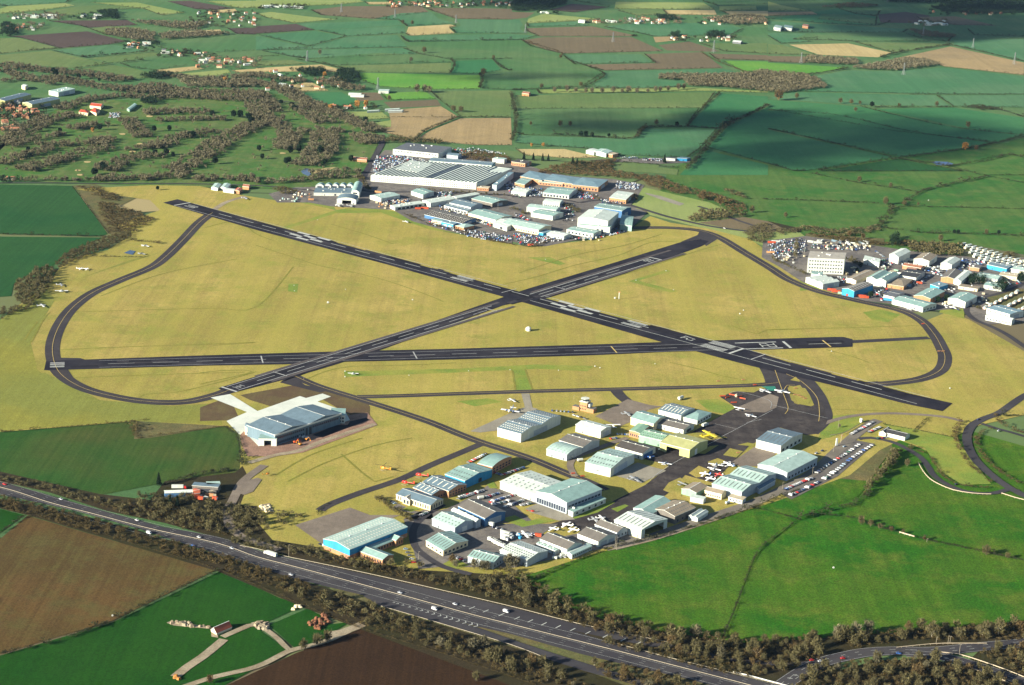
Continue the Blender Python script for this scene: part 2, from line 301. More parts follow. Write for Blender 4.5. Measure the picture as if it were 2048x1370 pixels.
FIELDS = '''
y A 60,50 520,25 600,45 300,85 0,110 0,70
o A 350,92 620,52 800,40 1200,60 900,80 560,125 380,112
h A 0,0 560,0 520,20 60,46 0,44
y A 720,20 1100,20 1480,100 1290,122 1150,70
p A 1340,10 1520,5 1870,65 1720,80 1560,72
y A 1640,8 2048,5 2048,60 1920,65 1830,50
s A 1690,82 1880,70 1900,95 1700,107
p A 380,165 1020,160 1100,200 700,222 640,205
o A 720,230 860,210 1120,215 1150,250 860,280 820,270
p A 60,290 700,250 1020,330 870,355 480,385 160,300
o A 0,305 150,302 470,385 240,405 0,430
h A 410,402 900,357 1180,403 700,460 640,452
o A 0,440 400,404 640,462 880,510 600,548 0,500
o A 730,465 1230,418 1280,440 920,500 860,495
g A 960,505 1480,460 1500,520 1250,560 1050,540
s A 1240,560 1560,530 1640,550 1400,580 1280,575
o A 640,550 880,517 1060,545 1290,600 1110,630 900,590
y A 1440,590 1820,555 1850,580 1700,610 1480,602
g A 1290,330 2048,280 2048,400 1500,430 1430,420 1250,370
g A 1450,430 2048,405 2048,460 1800,470 1650,440
s A 1490,250 1760,235 1790,270 1560,290
p A 1820,225 2048,220 2048,275 1890,270
y B 0,0 830,0 860,15 600,40 350,45 120,50 0,70
b B 440,80 700,50 1320,45 1380,95 940,150 520,120
s B 870,15 1080,15 1080,35 900,35
b B 1340,60 2048,70 2048,155 1600,150 1420,90
y B 0,110 120,95 400,130 650,155 300,185 80,140
p B 0,210 320,190 470,238 0,270
h B 330,190 1130,160 1180,200 480,240
h B 30,282 480,246 715,292 425,370
h B 0,287 420,378 0,402
h B 500,242 1190,205 1190,265 724,290
h B 950,150 1160,105 1400,95 1460,150 1590,185 1210,210 1190,195 1140,160
s B 1220,215 1550,195 1600,205 1545,225 1590,265 1230,285 1200,270
h B 1600,152 2048,160 2048,266 1600,264 1560,230 1640,205
h B 1160,287 2048,270 2048,315 1220,335 1190,320
h B 430,376 728,294 1130,280 1210,376 60,400
h B 50,407 1180,382 1290,430 420,470 300,455
g B 1220,342 2048,324 2048,468 1560,476 1300,430 1180,387 1230,378
g B 320,472 1000,422 1300,437 1560,498 600,523
o B 600,528 1560,502 1560,585 800,576 700,545
v B 820,582 1790,602 1790,710 1400,715 980,690 840,640
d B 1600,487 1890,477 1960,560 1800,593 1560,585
g B 1897,477 2048,468 2048,560 2010,560
o B 1400,732 2040,722 2040,935 1640,935 1460,790
v B 1000,745 1350,730 1440,790 1050,800
b B 760,758 840,740 980,740 1030,800 830,810
b B 1020,815 1450,797 1480,845 1080,865
t B 1060,880 1480,850 1620,935 1350,1050 1270,1120 1020,1060 990,1040 1080,990
t B 1300,1102 1400,1042 1640,945 2040,942 2048,1160 1750,1160 1320,1120
d B 300,742 680,737 830,810 720,850 500,850
s B 230,690 430,652 580,723 300,733
s B 0,545 520,515 700,560 690,580 560,570 0,575
g B 0,405 180,445 0,452
o B 0,488 290,480 420,510 0,530
y B 660,895 1000,890 1070,945 840,960
y B 940,985 1080,960 1080,1015 960,1025
h C 0,158 60,160 90,200 60,225 112,265 0,268
h C 0,272 200,285 80,318 0,318
b C 0,95 180,100 120,140 0,155
o D 0,350 120,362 390,438 0,432
b D 0,447 310,452 300,505 0,492
h D 0,262 300,268 400,300 200,312 360,332 100,348 0,285
h D 0,168 500,198 900,218 1120,234 1080,258 700,258 300,258 0,246
y D 0,10 100,40 340,86 0,86
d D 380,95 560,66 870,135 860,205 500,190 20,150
s A 1850,562 2048,550 2048,572 1900,580
g C 470,0 700,0 790,50 560,15
p C 300,80 480,30 780,55 500,98
y C 830,15 1530,20 1620,75 820,70
o C 880,75 1200,75 1240,115 1000,125 850,85
s C 1210,80 1620,80 1640,120 1245,115
g C 1530,10 2048,0 2048,30 1650,45
y C 1660,50 1950,47 1960,80 1660,85
s C 1680,90 2048,87 2048,130 1760,125
y C 130,150 250,110 700,150 520,165 120,185
h C 120,190 520,172 620,203 130,213
b C 110,225 640,210 1000,285 960,290 220,290 120,250
b C 80,322 250,297 960,297 1210,408 400,428 150,370
h C 740,215 940,187 1700,182 1850,230 1750,280 1130,290 1000,260
t C 1130,295 1330,290 1330,320 1150,340
b C 1170,360 1420,332 1670,410 1560,413 1240,403
g B 1835,602 2048,568 2048,718 1812,708
o C 1500,345 2040,345 2040,428 1690,408
b C 1060,432 1520,417 1690,543 740,563 560,517 1150,505
h C 400,437 1030,434 1130,500 500,513
g C 0,325 70,322 390,442 370,466 0,466
g C 0,477 450,480 730,580 560,690 100,715 0,718
h C 740,572 1690,550 1900,598 1250,590 1180,630 1370,642 1390,690 1000,708 640,690 745,600
b C 1580,428 2048,442 2048,483 1630,472
v C 1690,487 2048,492 2048,568 1850,573
y C 200,717 1380,697 2048,730 2048,740 1500,728 220,748
o C 30,762 1580,737 1620,742 1525,864 30,870
g C 30,868 1500,860 1390,1013 1060,1018 980,1103 100,1078 30,1058
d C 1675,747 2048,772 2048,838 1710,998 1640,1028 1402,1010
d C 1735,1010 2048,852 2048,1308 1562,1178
h C 20,1140 60,1082 960,1112 1062,1032 1630,1037 1500,1188 1400,1258 850,1238 620,1188 330,1168
s C 30,1192 420,1192 700,1258 450,1265 100,1240
d C 1535,1197 2048,1320 2048,1400 1340,1400
g D 540,60 900,85 870,130 700,110
g D 430,110 700,120 980,170 880,200 400,150
p D 880,115 1100,95 1300,125 1180,185 900,180
b D 1190,135 1500,130 1830,205 1500,200 1250,165
s D 170,357 640,347 985,420 880,458 410,438
t D 0,97 350,92 400,115 0,125
g D 300,270 700,270 900,320 1300,330 690,330 500,320 200,315
o D 700,337 1300,342 1455,357 1010,423
t D 1000,470 1460,372 2048,500 2048,600 1400,530 1290,482
h D 1490,322 2048,312 2048,488 1490,362
g D 1130,240 1480,290 1440,330 1250,310 1100,270
g D 1600,235 2048,245 2048,290 1650,280
v D 0,502 640,540 400,583 250,593 0,573
h D 270,628 640,562 1000,570 1400,542 2048,612 2048,753 1300,750 200,728
h D 200,737 1335,762 1460,848 700,838 0,788
h D 1352,764 2048,760 2048,858 1482,848
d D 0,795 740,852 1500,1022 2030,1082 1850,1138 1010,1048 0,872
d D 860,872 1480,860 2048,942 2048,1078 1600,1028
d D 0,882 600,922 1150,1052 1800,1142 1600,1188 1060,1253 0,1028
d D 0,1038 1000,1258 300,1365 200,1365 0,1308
q D 1050,1272 1550,1202 1900,1232 1450,1330 1300,1302
q D 1930,1132 2048,1102 2048,1250 1925,1230
c D 420,1368 1035,1272 1560,1368
q D 1485,1337 1930,1242 2048,1262 2048,1400 1700,1400
c E -200,105 580,118 862,500 820,523 -200,498
c E -200,522 838,532 560,640 420,760 110,900 90,1000 -200,1020
q H -300,85 330,22 1200,172 1060,250 0,223 -300,215
q H -250,245 0,242 960,267 970,300 860,440 500,470 300,440 160,400 0,370 -150,340
q H 1202,167 1760,47 2048,97 2500,200 2500,310 2048,300 1085,275
q H 342,5 1700,5 1738,40 1212,163
q H 1012,292 2048,307 2500,320 2500,540 2048,510 1500,488 932,453 990,370
q H 932,467 1500,502 2500,560 2500,690 2048,655 1500,592 1100,532 700,482
k H -30,410 0,400 270,460 260,485 0,500 -40,470
z H 300,500 930,540 930,600 300,560
w _ -150,880 0,864 272,842 268,878 450,852 475,868 484,935 470,945 330,965 200,990 0,945 -150,900
m _ -200,1150 0,1078 55,1031 430,1141 330,1190 225,1241 0,1308 -200,1340
f _ -200,1030 0,1018 48,1030 0,1066 -200,1130
f _ -200,1345 0,1311 227,1244 437,1144 604,1212 522,1250 522,1262 578,1302 440,1375 380,1450 -200,1500
f _ 538,1250 615,1217 640,1230 645,1250 700,1244 620,1292 592,1298
n _ 330,1420 450,1372 592,1306 722,1258 1080,1372 1250,1450 1100,1520 300,1520
z _ 430,1140 480,1160 560,1196 610,1212 470,1145
e _ 1000,1160 1200,1097 1480,1020 1528,1018 1592,1040 1510,1112 1470,1215 1444,1275 1330,1262 1200,1235 1080,1180
e _ 1602,1042 1622,1030 1830,1078 2048,1122 2200,1160 2200,1250 2048,1240 1700,1270 1500,1284 1452,1278 1514,1115
e _ 1680,1020 1770,985 1800,930 1850,905 1910,960 1990,990 2048,998 2250,1040 2250,1160 2048,1115 1830,1072
e _ 1500,1010 1550,985 1680,953 1742,962 1715,993 1590,1036
z _ 1650,955 1740,962 1760,930 1790,890 1720,870 1600,950
e _ 1780,880 1830,870 1920,1000 1870,980 1840,930 1790,910
'''
sheet('pasture', '_ -60,-4 2110,-4 2150,300 1400,330 1000,300 0,380 -80,380', FM['g'])
sheet('pasture', '_ 1340,335 1536,275 2200,290 2300,520 1900,520 1500,480 1300,430', FM['q'])
sheet('pasture', '_ 1000,1160 1200,1095 1480,1015 1700,940 1800,870 1900,850 2250,950 2250,1290 1800,1290 1460,1290 1100,1240', FM['e'])
sheet('verge', '_ 700,1170 1700,1420 1000,1420 640,1160', FM['z'])
fi = 0
for ln in FIELDS.strip().split('\n'):
    k, rest = ln.split(' ', 1); sheet('field', rest, FM[k])

# golf course and verges
sheet('golf_course', 'E -300,110 0,-200 _ 0,255 60,245 150,200 280,200 400,175 520,180 600,200 700,235 750,262 755,290 735,330 718,366 560,378 300,372 0,360 -100,368',
      ground_mat('golf turf', (.055, .165, .030), (.12, .17, .05), .008, .6, (0.3, 14), .4, third=(.19, .19, .07), grain=.3))
sheet('rough_ground', 'E 590,115 760,105 1110,205 980,270 870,265 1110,330 1225,385 1120,480 1000,540 860,500', FM['z'])
sheet('verge', '_ 1260,382 1290,375 1420,405 1500,440 1600,465 1620,480 1560,500 1420,460 1300,430', FM['y'])

sheet('airfield', '''_ 150,378 300,370 400,372 470,388 560,402 700,412 790,420 870,460 1060,494 1180,480 1260,458 1300,432 1340,445 1420,458
 1500,478 1560,520 1620,572 1700,592 1850,642 1900,622 1940,640 2048,702 2120,740 2150,800 2048,830 1960,850 1915,870 1925,930 1800,880
 1760,900 1700,950 1560,1000 1400,1050 1180,1110 1040,1155 700,1140 640,1105 560,1110 450,1080 440,1000 480,935 484,868 450,852 268,878 272,842 0,864
 -150,880 -150,620 0,640 100,562 130,520 215,500 262,470 230,450 320,420 300,400''', airfield_grass)
for q in ('J 1150,170 1160,215 2048,180 2700,150 3100,170 3150,130 2700,115 2048,150 1400,165', 'K 490,-10 600,-10 660,155 520,160',
          'F 210,740 640,600 900,560 1300,660 1600,780 1400,760 1000,620 640,625 260,745', 'F 130,480 600,530 640,600 300,530',
          'K 50,250 300,225 420,255 200,290', 'L 360,240 540,232 690,300 600,350 480,330', 'L 1340,560 1420,370 1640,350 1720,410 1600,480 1440,540',
          'G 930,1170 1240,1075 1270,1090 1010,1165 1330,1250 1270,1260', 'G 120,980 300,975 430,1030 380,1040', 'H 760,1130 900,1105 1060,1150 960,1210 830,1190',
          'F 260,1190 340,1190 330,1260 255,1250', 'X 550,140 900,200 1320,290 1700,780 1400,790 1170,650 1000,400 800,330', 'H 1370,1130 1570,1180 1570,1090 1400,1080',
          '_ 1600,560 1640,577 1600,582'):
    sheet('mown_grass', q, mown)
for q in ('_ 0,760 90,745 200,800 340,812 440,806 420,820 300,830 100,822 0,835', '_ 10,700 60,640 80,650 40,720',
          '_ 10,640 40,620 60,640 30,660', '_ 150,560 320,505 260,520'):
    sheet('long_grass', q, air_dark)
sheet('long_grass', '_ -150,620 0,640 90,575 110,600 60,680 75,740 140,785 230,812 330,820 440,812 445,850 268,842 0,862 -150,878', air_dark)
sheet('field', '_ 268,878 272,842 450,852 300,876', FM['z'])
for i, q in enumerate(('_ 480,790 600,768 740,800 735,830 700,820 640,792 540,812 500,800', '_ 400,815 440,800 465,808 480,840 400,842', '_ 638,795 660,790 740,812 740,835 700,830')):
    sheet('topsoil', q, topsoil)
sheet('scrubland', '_ 300,1000 330,962 470,945 485,932 500,960 480,1010 515,1012 515,1045 545,1080 640,1095 640,1112 560,1108 470,1085 330,1046 215,1022 100,985 0,962 -150,930 -150,900 0,943 200,988 260,995', FM['k'])
sheet('scrubland', '_ -150,985 0,998 160,1030 280,1062 440,1112 520,1136 660,1178 760,1215 900,1255 1025,1295 1180,1345 1300,1390 1100,1400 720,1258 600,1212 437,1143 55,1030 0,1017 -150,1000', FM['k'])
sheet('scrubland', '_ 560,1110 640,1100 700,1118 840,1140 1020,1150 1060,1168 1130,1210 1200,1237 1330,1264 1450,1280 1500,1286 1700,1272 2048,1242 2200,1240 2200,1290 2048,1296 1800,1300 1640,1330 1600,1370 1530,1372 1400,1335 1000,1225 760,1158', FM['k'])
sheet('scrubland', '_ 1560,1372 1640,1350 1760,1320 1860,1318 1990,1345 2060,1380 2060,1450 1560,1450', FM['k'])
sheet('scrubland', '_ 1960,1300 2200,1290 2200,1450 2100,1400 1940,1318', FM['k'])

# ---- hard surfaces of the works sites
yard = ground_mat('works yard', (.14, .13, .12), (.22, .20, .17), .025, .6, None, 0, third=(.09, .085, .09), grain=.3)
sheet('yard', 'F 1030,120 1560,150 2048,200 G 0,200 300,300 500,330 800,350 1060,400 1000,500 950,560 1080,620 960,740 740,800 560,830 270,890 100,880 0,850 F 2048,870 1500,760 1250,690 1100,600 600,570 420,540 170,540 100,470 300,420 800,400 900,240', yard)
sheet('yard', 'G 600,200 860,190 1430,180 1420,220 1180,230 840,215', yard)
sheet('yard', 'H -40,560 300,520 880,600 1150,640 1560,680 2100,760 2100,1200 1740,1230 1560,1100 1100,1130 1020,1070 720,1030 480,960 280,890 80,760 -50,690', yard)
sheet('yard', 'H 1550,570 2100,680 2100,800 1900,740 1560,680', ground_mat('caravan park turf', (.10, .12, .05), (.14, .13, .08), .05, .5))
sheet('yard', 'H 1760,1000 1960,930 2150,960 2150,1180 1740,1090', FM['z'])
sheet('verge', 'G 960,560 1080,430 1300,480 1500,540 1760,630 1600,660 1380,670 1200,630 1000,590', FM['y'])
sheet('field', 'G 820,290 900,210 1180,240 1170,260 1330,275 1320,320 1100,300', FM['o'])
sheet('field', 'G 1490,700 1850,655 2048,690 2200,760 2048,780 1700,740', FM['b'])

# ---- runways and taxiways
R1u = pts('_ 355,398 512,441 768,510.5 1024,579 1340,661 1500,700 1617,736 1740,767 1812,785 1905,806')
R1l = pts('_ 326,405 512,459.5 768,527 1024,598 1340,688.5 1500,731 1660,769 1740,789 1812,807.5 1885,822')
R2u = pts('_ 92,722 130,720 400,710.5 690,702 912,697 1200,688 1404,681 1686,673 1705,678')
R2l = pts('_ 88,740 130,739 400,731 580,728 690,723 912,718.5 1200,709.5 1340,703 1492,700 1690,694 1705,693')
R3u = pts('_ 436,776 500,756 685,702 760,680 1000,596 1049,579 1199,534 1290,506 1361,484 1400,478')
R3l = pts('_ 458,787 575,757 670,729 765,698 1010,609 1094,596 1249,547 1406,491 1418,482')
def tax(P, wd, mat=tarmac2, name='taxiway'):
    L = wline(P); ribbon(name, L, -wd / 2, wd / 2, mat); return L
edge_m = ground_mat('worn runway edge', (.115, .10, .095), (.09, .08, .08), .02, .5, grain=.2)
tw = []
TRK_ = ground_mat('wheel tracks in grass', (.19, .20, .035), (.24, .22, .045), .05, .5, None, 0, grain=.3)
for q in ('E 560,1128 1100,1110 1700,1095 2048,1085 F 300,1050', 'I 480,60 900,40 1500,20 2048,0 J 100,-40', 'I 500,290 900,270 1500,250 1960,238', 'I 1060,490 1160,415 1400,400 1750,320 2048,235', 'J 0,180 200,160 420,170 0,270', 'J 720,230 820,240 1000,170 1200,130 1600,120 2048,100',
 'F 0,880 250,960 500,1040 700,1080 1000,1150 1300,1250 1500,1330', 'F 600,710 900,800 1100,870', 'G -100,1200 200,1130 500,1040 850,960 1100,860 1300,850', 'G 300,1270 700,1170 1100,1050 1500,920 1680,870', 'H 0,1270 500,1255 1200,1235', 'Z 0,430 300,500 500,560 700,600', 'Z 640,60 900,140 1000,95 1500,85 2048,70', 'Z 1600,300 1900,380 2048,440', 'K 500,0 525,155', 'K 600,-10 660,155',
 'E 1640,450 1900,400 2048,500 2200,560', 'E 800,1000 1300,820 1900,700', 'E 250,1368 350,1180 400,1130', 'E 180,1368 300,1200', 'J 600,1000 900,830 1300,700', 'J 1130,830 1400,1050 1550,1010', 'L 1300,300 1700,320 2048,330', 'J 700,1050 1000,900 1400,760 1700,700', 'G 60,1100 500,960 900,880 1200,790'):
    L = wline(q, 12); ribbon('wheel_tracks', L, -1.1, 1.1, TRK_)
tw.append((tax('_ 425,425 398,445 365,480 330,514 300,535 240,560 185,585 145,615 120,648 106,685 107,718 122,748 165,775 230,793 300,803 370,803 430,790 462,778', 17), 1))
tw.append((tax('_ 1262,455 1340,455 1400,461 1440,475 1490,505 1540,535 1580,560 1640,583 1720,602 1800,620 1842,640 1866,665 1881,690 1890,715 1880,740 1842,757 1780,766 1730,768', 17), 1))
tw.append((tax('_ 1700,683 1780,679 1858,675', 12), 0))
tw.append((tax('_ 420,425 450,405 490,392', 9, dirt), 0))
tw.append((tax('_ 590,752 640,773 740,804 850,840 920,868 960,883 1060,916 1130,945 1180,965 1210,980', 13), 1))
tw.append((tax('_ 715,793 800,791 940,786 1100,781 1300,776 1500,770 1560,764', 12), 1))
tw.append((tax('_ 965,886 920,905 860,930 800,958 720,985 660,1008 640,1020', 10), 0))
tw.append((tax('_ 1230,778 1242,792 1260,806', 14), 0))
tw.append((tax('_ 1540,735 1550,755 1560,790 1575,830', 26), 0))
tw.append((tax('_ 1600,745 1625,775 1640,800 1648,835 1620,865', 18), 0))
tw.append((tax('_ 1590,748 1560,740 1545,732', 22), 0))
tw.append((tax('_ 1642,848 1700,832 1780,826 1880,832 1925,842', 7, apron2), 0))
tw.append((tax('_ 1700,770 1720,768 1760,765', 12), 0))
sheet('taxiway', '_ 1400,461 1440,475 1412,492 1400,478 1361,484 1395,470', tarmac2)
sheet('taxiway', '_ 88,740 95,722 104,715 160,716 180,722 130,730 150,760 130,760 110,742', tarmac2)
sheet('taxiway', '_ 570,757 640,737 600,745 590,755 610,770 660,780 640,785 560,765', tarmac2)
sheet('taxiway', '_ 1545,735 1600,748 1580,760 1625,768 1640,780 1600,775 1560,768 1550,775 1535,772 1548,760', tarmac2)
sheet('apron', '''L 560,215 640,185 700,170 830,180 890,150 1000,150 1100,200 1120,260 1290,290 1380,250 1420,400 1400,450 1330,510 1250,520 1040,460 930,500 840,580 800,600
 760,640 700,700 640,760 L 500,900 280,840 150,980 0,1090 K 1470,1230 1100,1330 1000,1250 700,1260 980,1180 1300,1050 1560,920 1640,860 1760,760 1500,700 1620,610 1900,650 L 330,640 480,560 L 620,540 480,500 L 330,500 500,400 690,300 600,240''', apron)
sheet('apron', 'K 1160,370 1240,330 1420,232 1600,280 1700,290 1580,320 1480,400 1360,450 1160,370', apron2)
sheet('apron', 'L 690,300 960,190 1030,215 1010,300 920,340 720,330', apron2)
sheet('apron', 'L 640,745 840,612 1020,660 870,770 720,770', apron2)
sheet('apron', 'K 1290,835 1500,740 1730,805 1530,905', conc)
sheet('apron', 'K 160,490 380,390 560,310 620,290 700,310 560,400 400,480 240,500', conc)
sheet('path', 'K 570,188 635,188 660,300 600,300', conc)
sheet('apron', 'K 600,1110 720,1060 960,1160 1000,1195 870,1205 650,1140', conc)
sheet('apron', '_ 590,1050 700,1015 740,1030 800,1030 650,1092', apron2)
sheet('yard', 'O 1180,40 1400,-60 R 300,500 100,440 Q 0,1080 130,1000 400,1120 640,1140 900,1080 1300,880 1560,700 1700,780 2048,640 R 1640,300 1340,330 1560,520 1100,560 1900,560 1700,680 P 300,200 800,100 1000,200 1180,180 O 2048,430 1500,420 1300,440 1250,250', yard)
sheet('mown_grass', 'R 1140,500 1340,450 1500,530 1700,480 1880,520 1440,600', mown)
sheet('mown_grass', 'R 370,1100 560,1000 760,1090 520,1160', mown)
sheet('mown_grass', 'Q 180,1090 300,1040 480,1080 330,1130', mown)
sheet('mown_grass', 'Q 1530,700 1620,640 1700,760 1570,760', mown)
for q in ('L 1100,140 1200,120 1290,230 1270,270 1180,275 1130,240', 'L 585,680 640,625 745,650 690,700', 'L 460,735 540,705 600,725 560,760 490,762', 'L 310,825 390,765 480,800 440,850 370,860',
          'L 105,960 150,900 240,860 330,900 260,950 250,1010 200,1000', 'L 700,598 780,580 840,590 830,610', 'K 980,1180 1280,1045 1320,1060 1180,1140 1000,1190', 'K 1290,1110 1400,1075 1430,1085 1340,1135', 'L 360,665 480,610 550,600 440,670'):
    sheet('mown_grass', q, mown if q[0] == 'K' else airfield_grass)
sheet('car_park', 'L 1020,975 1640,560 1800,590 1500,850 1130,1035', ground_mat('car park gravel', (.15, .14, .12), (.11, .10, .095), .03, .4, grain=.25))
# construction site ground
sheet('building_site', 'J 320,680 470,700 900,560 1340,500 1420,600 820,820 600,850 380,850 330,760', redearth)
sheet('apron', '_ 421,795 460,788 515,822 560,806 600,792 612,796 645,787 662,793 635,803 690,822 700,840 640,860 520,900 478,868 453,842 494,824', newconc)
sheet('building_site', 'J 320,680 350,650 470,770 600,700 1100,540 1180,590 920,680 1000,720 820,800 600,850 380,850 330,760', redearth)
sheet('track', 'J 900,680 1080,600 1180,600 1200,570 1330,540 1350,560 980,700', tarmac)

rwy = []
for nm, a, b_ in (('runway', R3u, R3l), ('runway', R2u, R2l), ('runway', R1u, R1l)):
    rwy.append(between(nm, a, b_, tarmac, 80))
# ---- runway paint, in real metres along each runway
rub_m = ground_mat('rubber streaks on tarmac', (.010, .009, .013), (.020, .018, .024), .06, .5, None, 0, grain=.3)
pat_m = ground_mat('patched tarmac', (.050, .046, .052), (.036, .033, .040), .05, .4, None, 0, grain=.2)
pat2_m = ground_mat('dark patched tarmac', (.017, .015, .020), (.022, .020, .026), .05, .4, None, 0, grain=.2)
def patches(rw, n, half, r_):
    m = MB()
    for k in range(n):
        l = r_.uniform(.02, .95) * rw.L; o = r_.choice((-.55, -.2, .2, .55)) * half; w_ = r_.uniform(.12, .4) * half; L_ = r_.uniform(8, 70)
        m.poly([rw.a + rw.d * a + rw.n * b2 + Vector((0, 0, -.05 + k * .0004)) for a, b2 in ((l, o - w_), (l + L_, o - w_), (l + L_, o + w_), (l, o + w_))], r_.choice((pat_m, pat2_m, rub_m)))
    tag(m.build('runway_patches'), kind='structure')
def mid(a, b): return (G(*a) + G(*b)) / 2
class Rw:
    def __init__(s, p0, p1): s.a = p0; s.d = (p1 - p0); s.L = s.d.length; s.d.normalize(); s.n = Vector((-s.d.y, s.d.x, 0)); s.mb = MB(); s.z = -.02
    def at(s, x, y): p = G(x, y) - s.a; return p.dot(s.d), p.dot(s.n)
    def rect(s, l0, l1, o0, o1, m):
        s.mb.poly([s.a + s.d * l + s.n * o + Vector((0, 0, s.z)) for l, o in ((l0, o0), (l1, o0), (l1, o1), (l0, o1))], m)
    def stroke(s, P, wd, m):
        for (x0, y0), (x1, y1) in zip(P, P[1:]):
            s.z += .0007; d = Vector((x1 - x0, y1 - y0)); k = d.length; d /= k; q = Vector((-d.y, d.x)) * wd / 2; e = d * wd / 2
            c = [Vector((x0, y0)) - e + q, Vector((x1, y1)) + e + q, Vector((x1, y1)) + e - q, Vector((x0, y0)) - e - q]
            s.mb.poly([s.a + s.d * v.x + s.n * v.y + Vector((0, 0, s.z)) for v in c], m)
DIG = {'2': [(0, 1), (0, 1), (1, 1), (1, .55), (0, .45), (0, 0), (1, 0)], '7': [(0, 1), (1, 1), (.3, 0)], '0': [(0, 0), (0, 1), (1, 1), (1, 0), (0, 0)],
       '9': [(1, .5), (0, .5), (0, 1), (1, 1), (1, .0), (0, 0)], '1': [(.5, 0), (.5, 1)], '8': [(0, 0), (0, 1), (1, 1), (1, 0), (0, 0), (0, .5), (1, .5)],
       '3': [(0, 1), (1, 1), (1, .5), (.3, .5), (1, .5), (1, 0), (0, 0)], '6': [(1, 1), (0, 1), (0, 0), (1, 0), (1, .5), (0, .5)], '4': [(.7, 0), (.7, 1), (0, .35), (1, .35)]}
def number(rw, txt, l0, dirn, hgt=13, wd=4.2, gap=2.6, st=1.3, m=None, o0=0):
    """figures readable when moving along +dirn from l0"""
    tot = len(txt) * wd + gap; x0 = -tot / 2
    for ch in txt:
        P = [(l0 + dirn * y * hgt, o0 - dirn * (x0 + x * wd)) for x, y in DIG[ch]]
        P = [p for i, p in enumerate(P) if i == 0 or p != P[i - 1]]
        rw.stroke(P, st, m or white_paint); x0 += wd + gap
r1 = Rw(mid((340.5, 401.5), (340.5, 401.5)), mid((1895, 814), (1895, 814)))
LW = 1.0
def dash(rw, l0, l1, step, on, w_=LW, m=None):
    l = l0
    while l < l1 - on: rw.rect(l, l + on, -w_ / 2, w_ / 2, m or white_paint); l += step
A09 = r1.at(360, 408)[0]; T27 = r1.at(1462, 704)[0]; X13 = r1.at(1050, 590)[0]
r1.rect(A09, A09 + 3.5, -16, 16, white_paint); number(r1, '09', A09 + 14, 1, 20)
dash(r1, A09 + 90, T27 - 130, 50, 30, 1.3)
dash(r1, T27 + 40, r1.L - 60, 62, 40, 1.3)
for o in (-15.6, 15.6):
    for l0, l1 in ((A09 + 10, X13 - 45), (X13 + 22, T27 - 60), (T27 - 60, r1.L - 30)): r1.rect(l0, l1, o - .45, o + .45, white_paint if abs(l0 - A09) > 20 else grey_paint)
for l0, n in ((r1.at(570, 470)[0], 3), (r1.at(1093, 610)[0], 3)):
    for k in range(n):
        for o in (-11.5, -4.2, 4.2, 11.5):
            if (k + (o > 0) + (abs(o) > 6)) % 2 == 0: r1.rect(l0 + k * 22 - 2, l0 + k * 22 + 23, o - 2.6, o + 2.6, white_paint)
for cx_, cy_ in ((912, 560), (1262, 650)):
    l0 = r1.at(cx_, cy_)[0]
    for o in (-8.5, -5, 5, 8.5): r1.rect(l0 - 15, l0 + 15, o - 1.1, o + 1.1, white_paint)
number(r1, '27', T27 - 62, -1, 16)
for i in range(12):
    o = -13.8 + i * 2.51
    if i != 5 and i != 6: r1.rect(T27 - 42, T27 - 8, o - .65, o + .65, white_paint)
r1.rect(T27, T27 + 3.5, -16, 16, white_paint)
lx = r1.at(1502, 718)[0]; r1.rect(lx, lx + 1.5, -15, 15, grey_paint)
lx = r1.at(1010, 583)[0]; r1.rect(lx, lx + 1.2, -15, 15, grey_paint)
patches(r1, 46, 15, random.Random(3))
for e_, s_ in ((A09 + 120, 1), (T27 - 150, -1)):
    r1.z = -.03
    for o in (-4.2, -2.6, 2.4, 4.1): r1.rect(e_ - 70, e_ + 120, o, o + 1.1, rub_m)
tag(r1.mb.build('runway_markings'), kind='structure')
r2 = Rw(mid((92, 722), (88, 740)), mid((1705, 685.5), (1705, 685.5)))
T22 = r2.at(1568, 686.5)[0]
r2.rect(T22, T22 + 3.5, -14, 14, white_paint); number(r2, '22', T22 - 14, -1, 18, 5.5, 3, 1.5)
for o in (-12.5, 12.5): r2.rect(T22 - 62, T22 - 8, o - 1.2, o + 1.2, white_paint); r2.rect(60, T22 - 70, o - .3, o + .3, grey_paint)
dash(r2, 70, T22 - 90, 50, 30, .8, grey_paint); dash(r2, T22 + 30, T22 + 75, 60, 44, 1.0)
for xx in (826, 523, 1232): l = r2.at(xx, 705 if xx > 600 else 720)[0]; r2.rect(l, l + 1.5, -14, 14, yellow_paint if xx == 1232 else grey_paint)
l = r2.at(1648, 684)[0]; r2.rect(l, l + 2, -14, 14, yellow_paint)
l = r2.at(100, 731)[0]
for o in (-7.5, -4.2, 1.5, 4.8, 9): r2.rect(l, l + 16, o, o + 1.9, grey_paint if o > 4 else white_paint)
patches(r2, 34, 13, random.Random(4))
tag(r2.mb.build('runway_markings'), kind='structure')
r3 = Rw(mid((447, 782), (447, 782)), G(1305, 519))
T36 = r3.at(447, 781)[0]; T18 = r3.at(1304, 516)[0]; X3 = r3.at(1050, 597)[0]
r3.rect(T36 + 6, T36 + 9, -12, 12, grey_paint); number(r3, '36', T36 + 16, 1, 11, 3, 2, .8, grey_paint)
r3.rect(T18, T18 + 3, -12, 12, white_paint); number(r3, '18', T18 - 9, -1, 14, 4, 2.5)
for o in (-13, 13): r3.rect(T36 + 60, X3 - 40, o - 2.5, o + 2.5, edge_m); r3.rect(X3 + 30, T18 + 60, o - 2.5, o + 2.5, edge_m)
r3.z += .002
for o in (-9, 9):
    r3.rect(T36 + 12, X3 - 60, o - .5, o + .5, grey_paint); r3.rect(X3 + 22, T18, o - .6, o + .6, white_paint)
dash(r3, T36 + 50, X3 - 60, 48, 28, .9, grey_paint); dash(r3, X3 + 30, T18 - 40, 52, 32, .9)
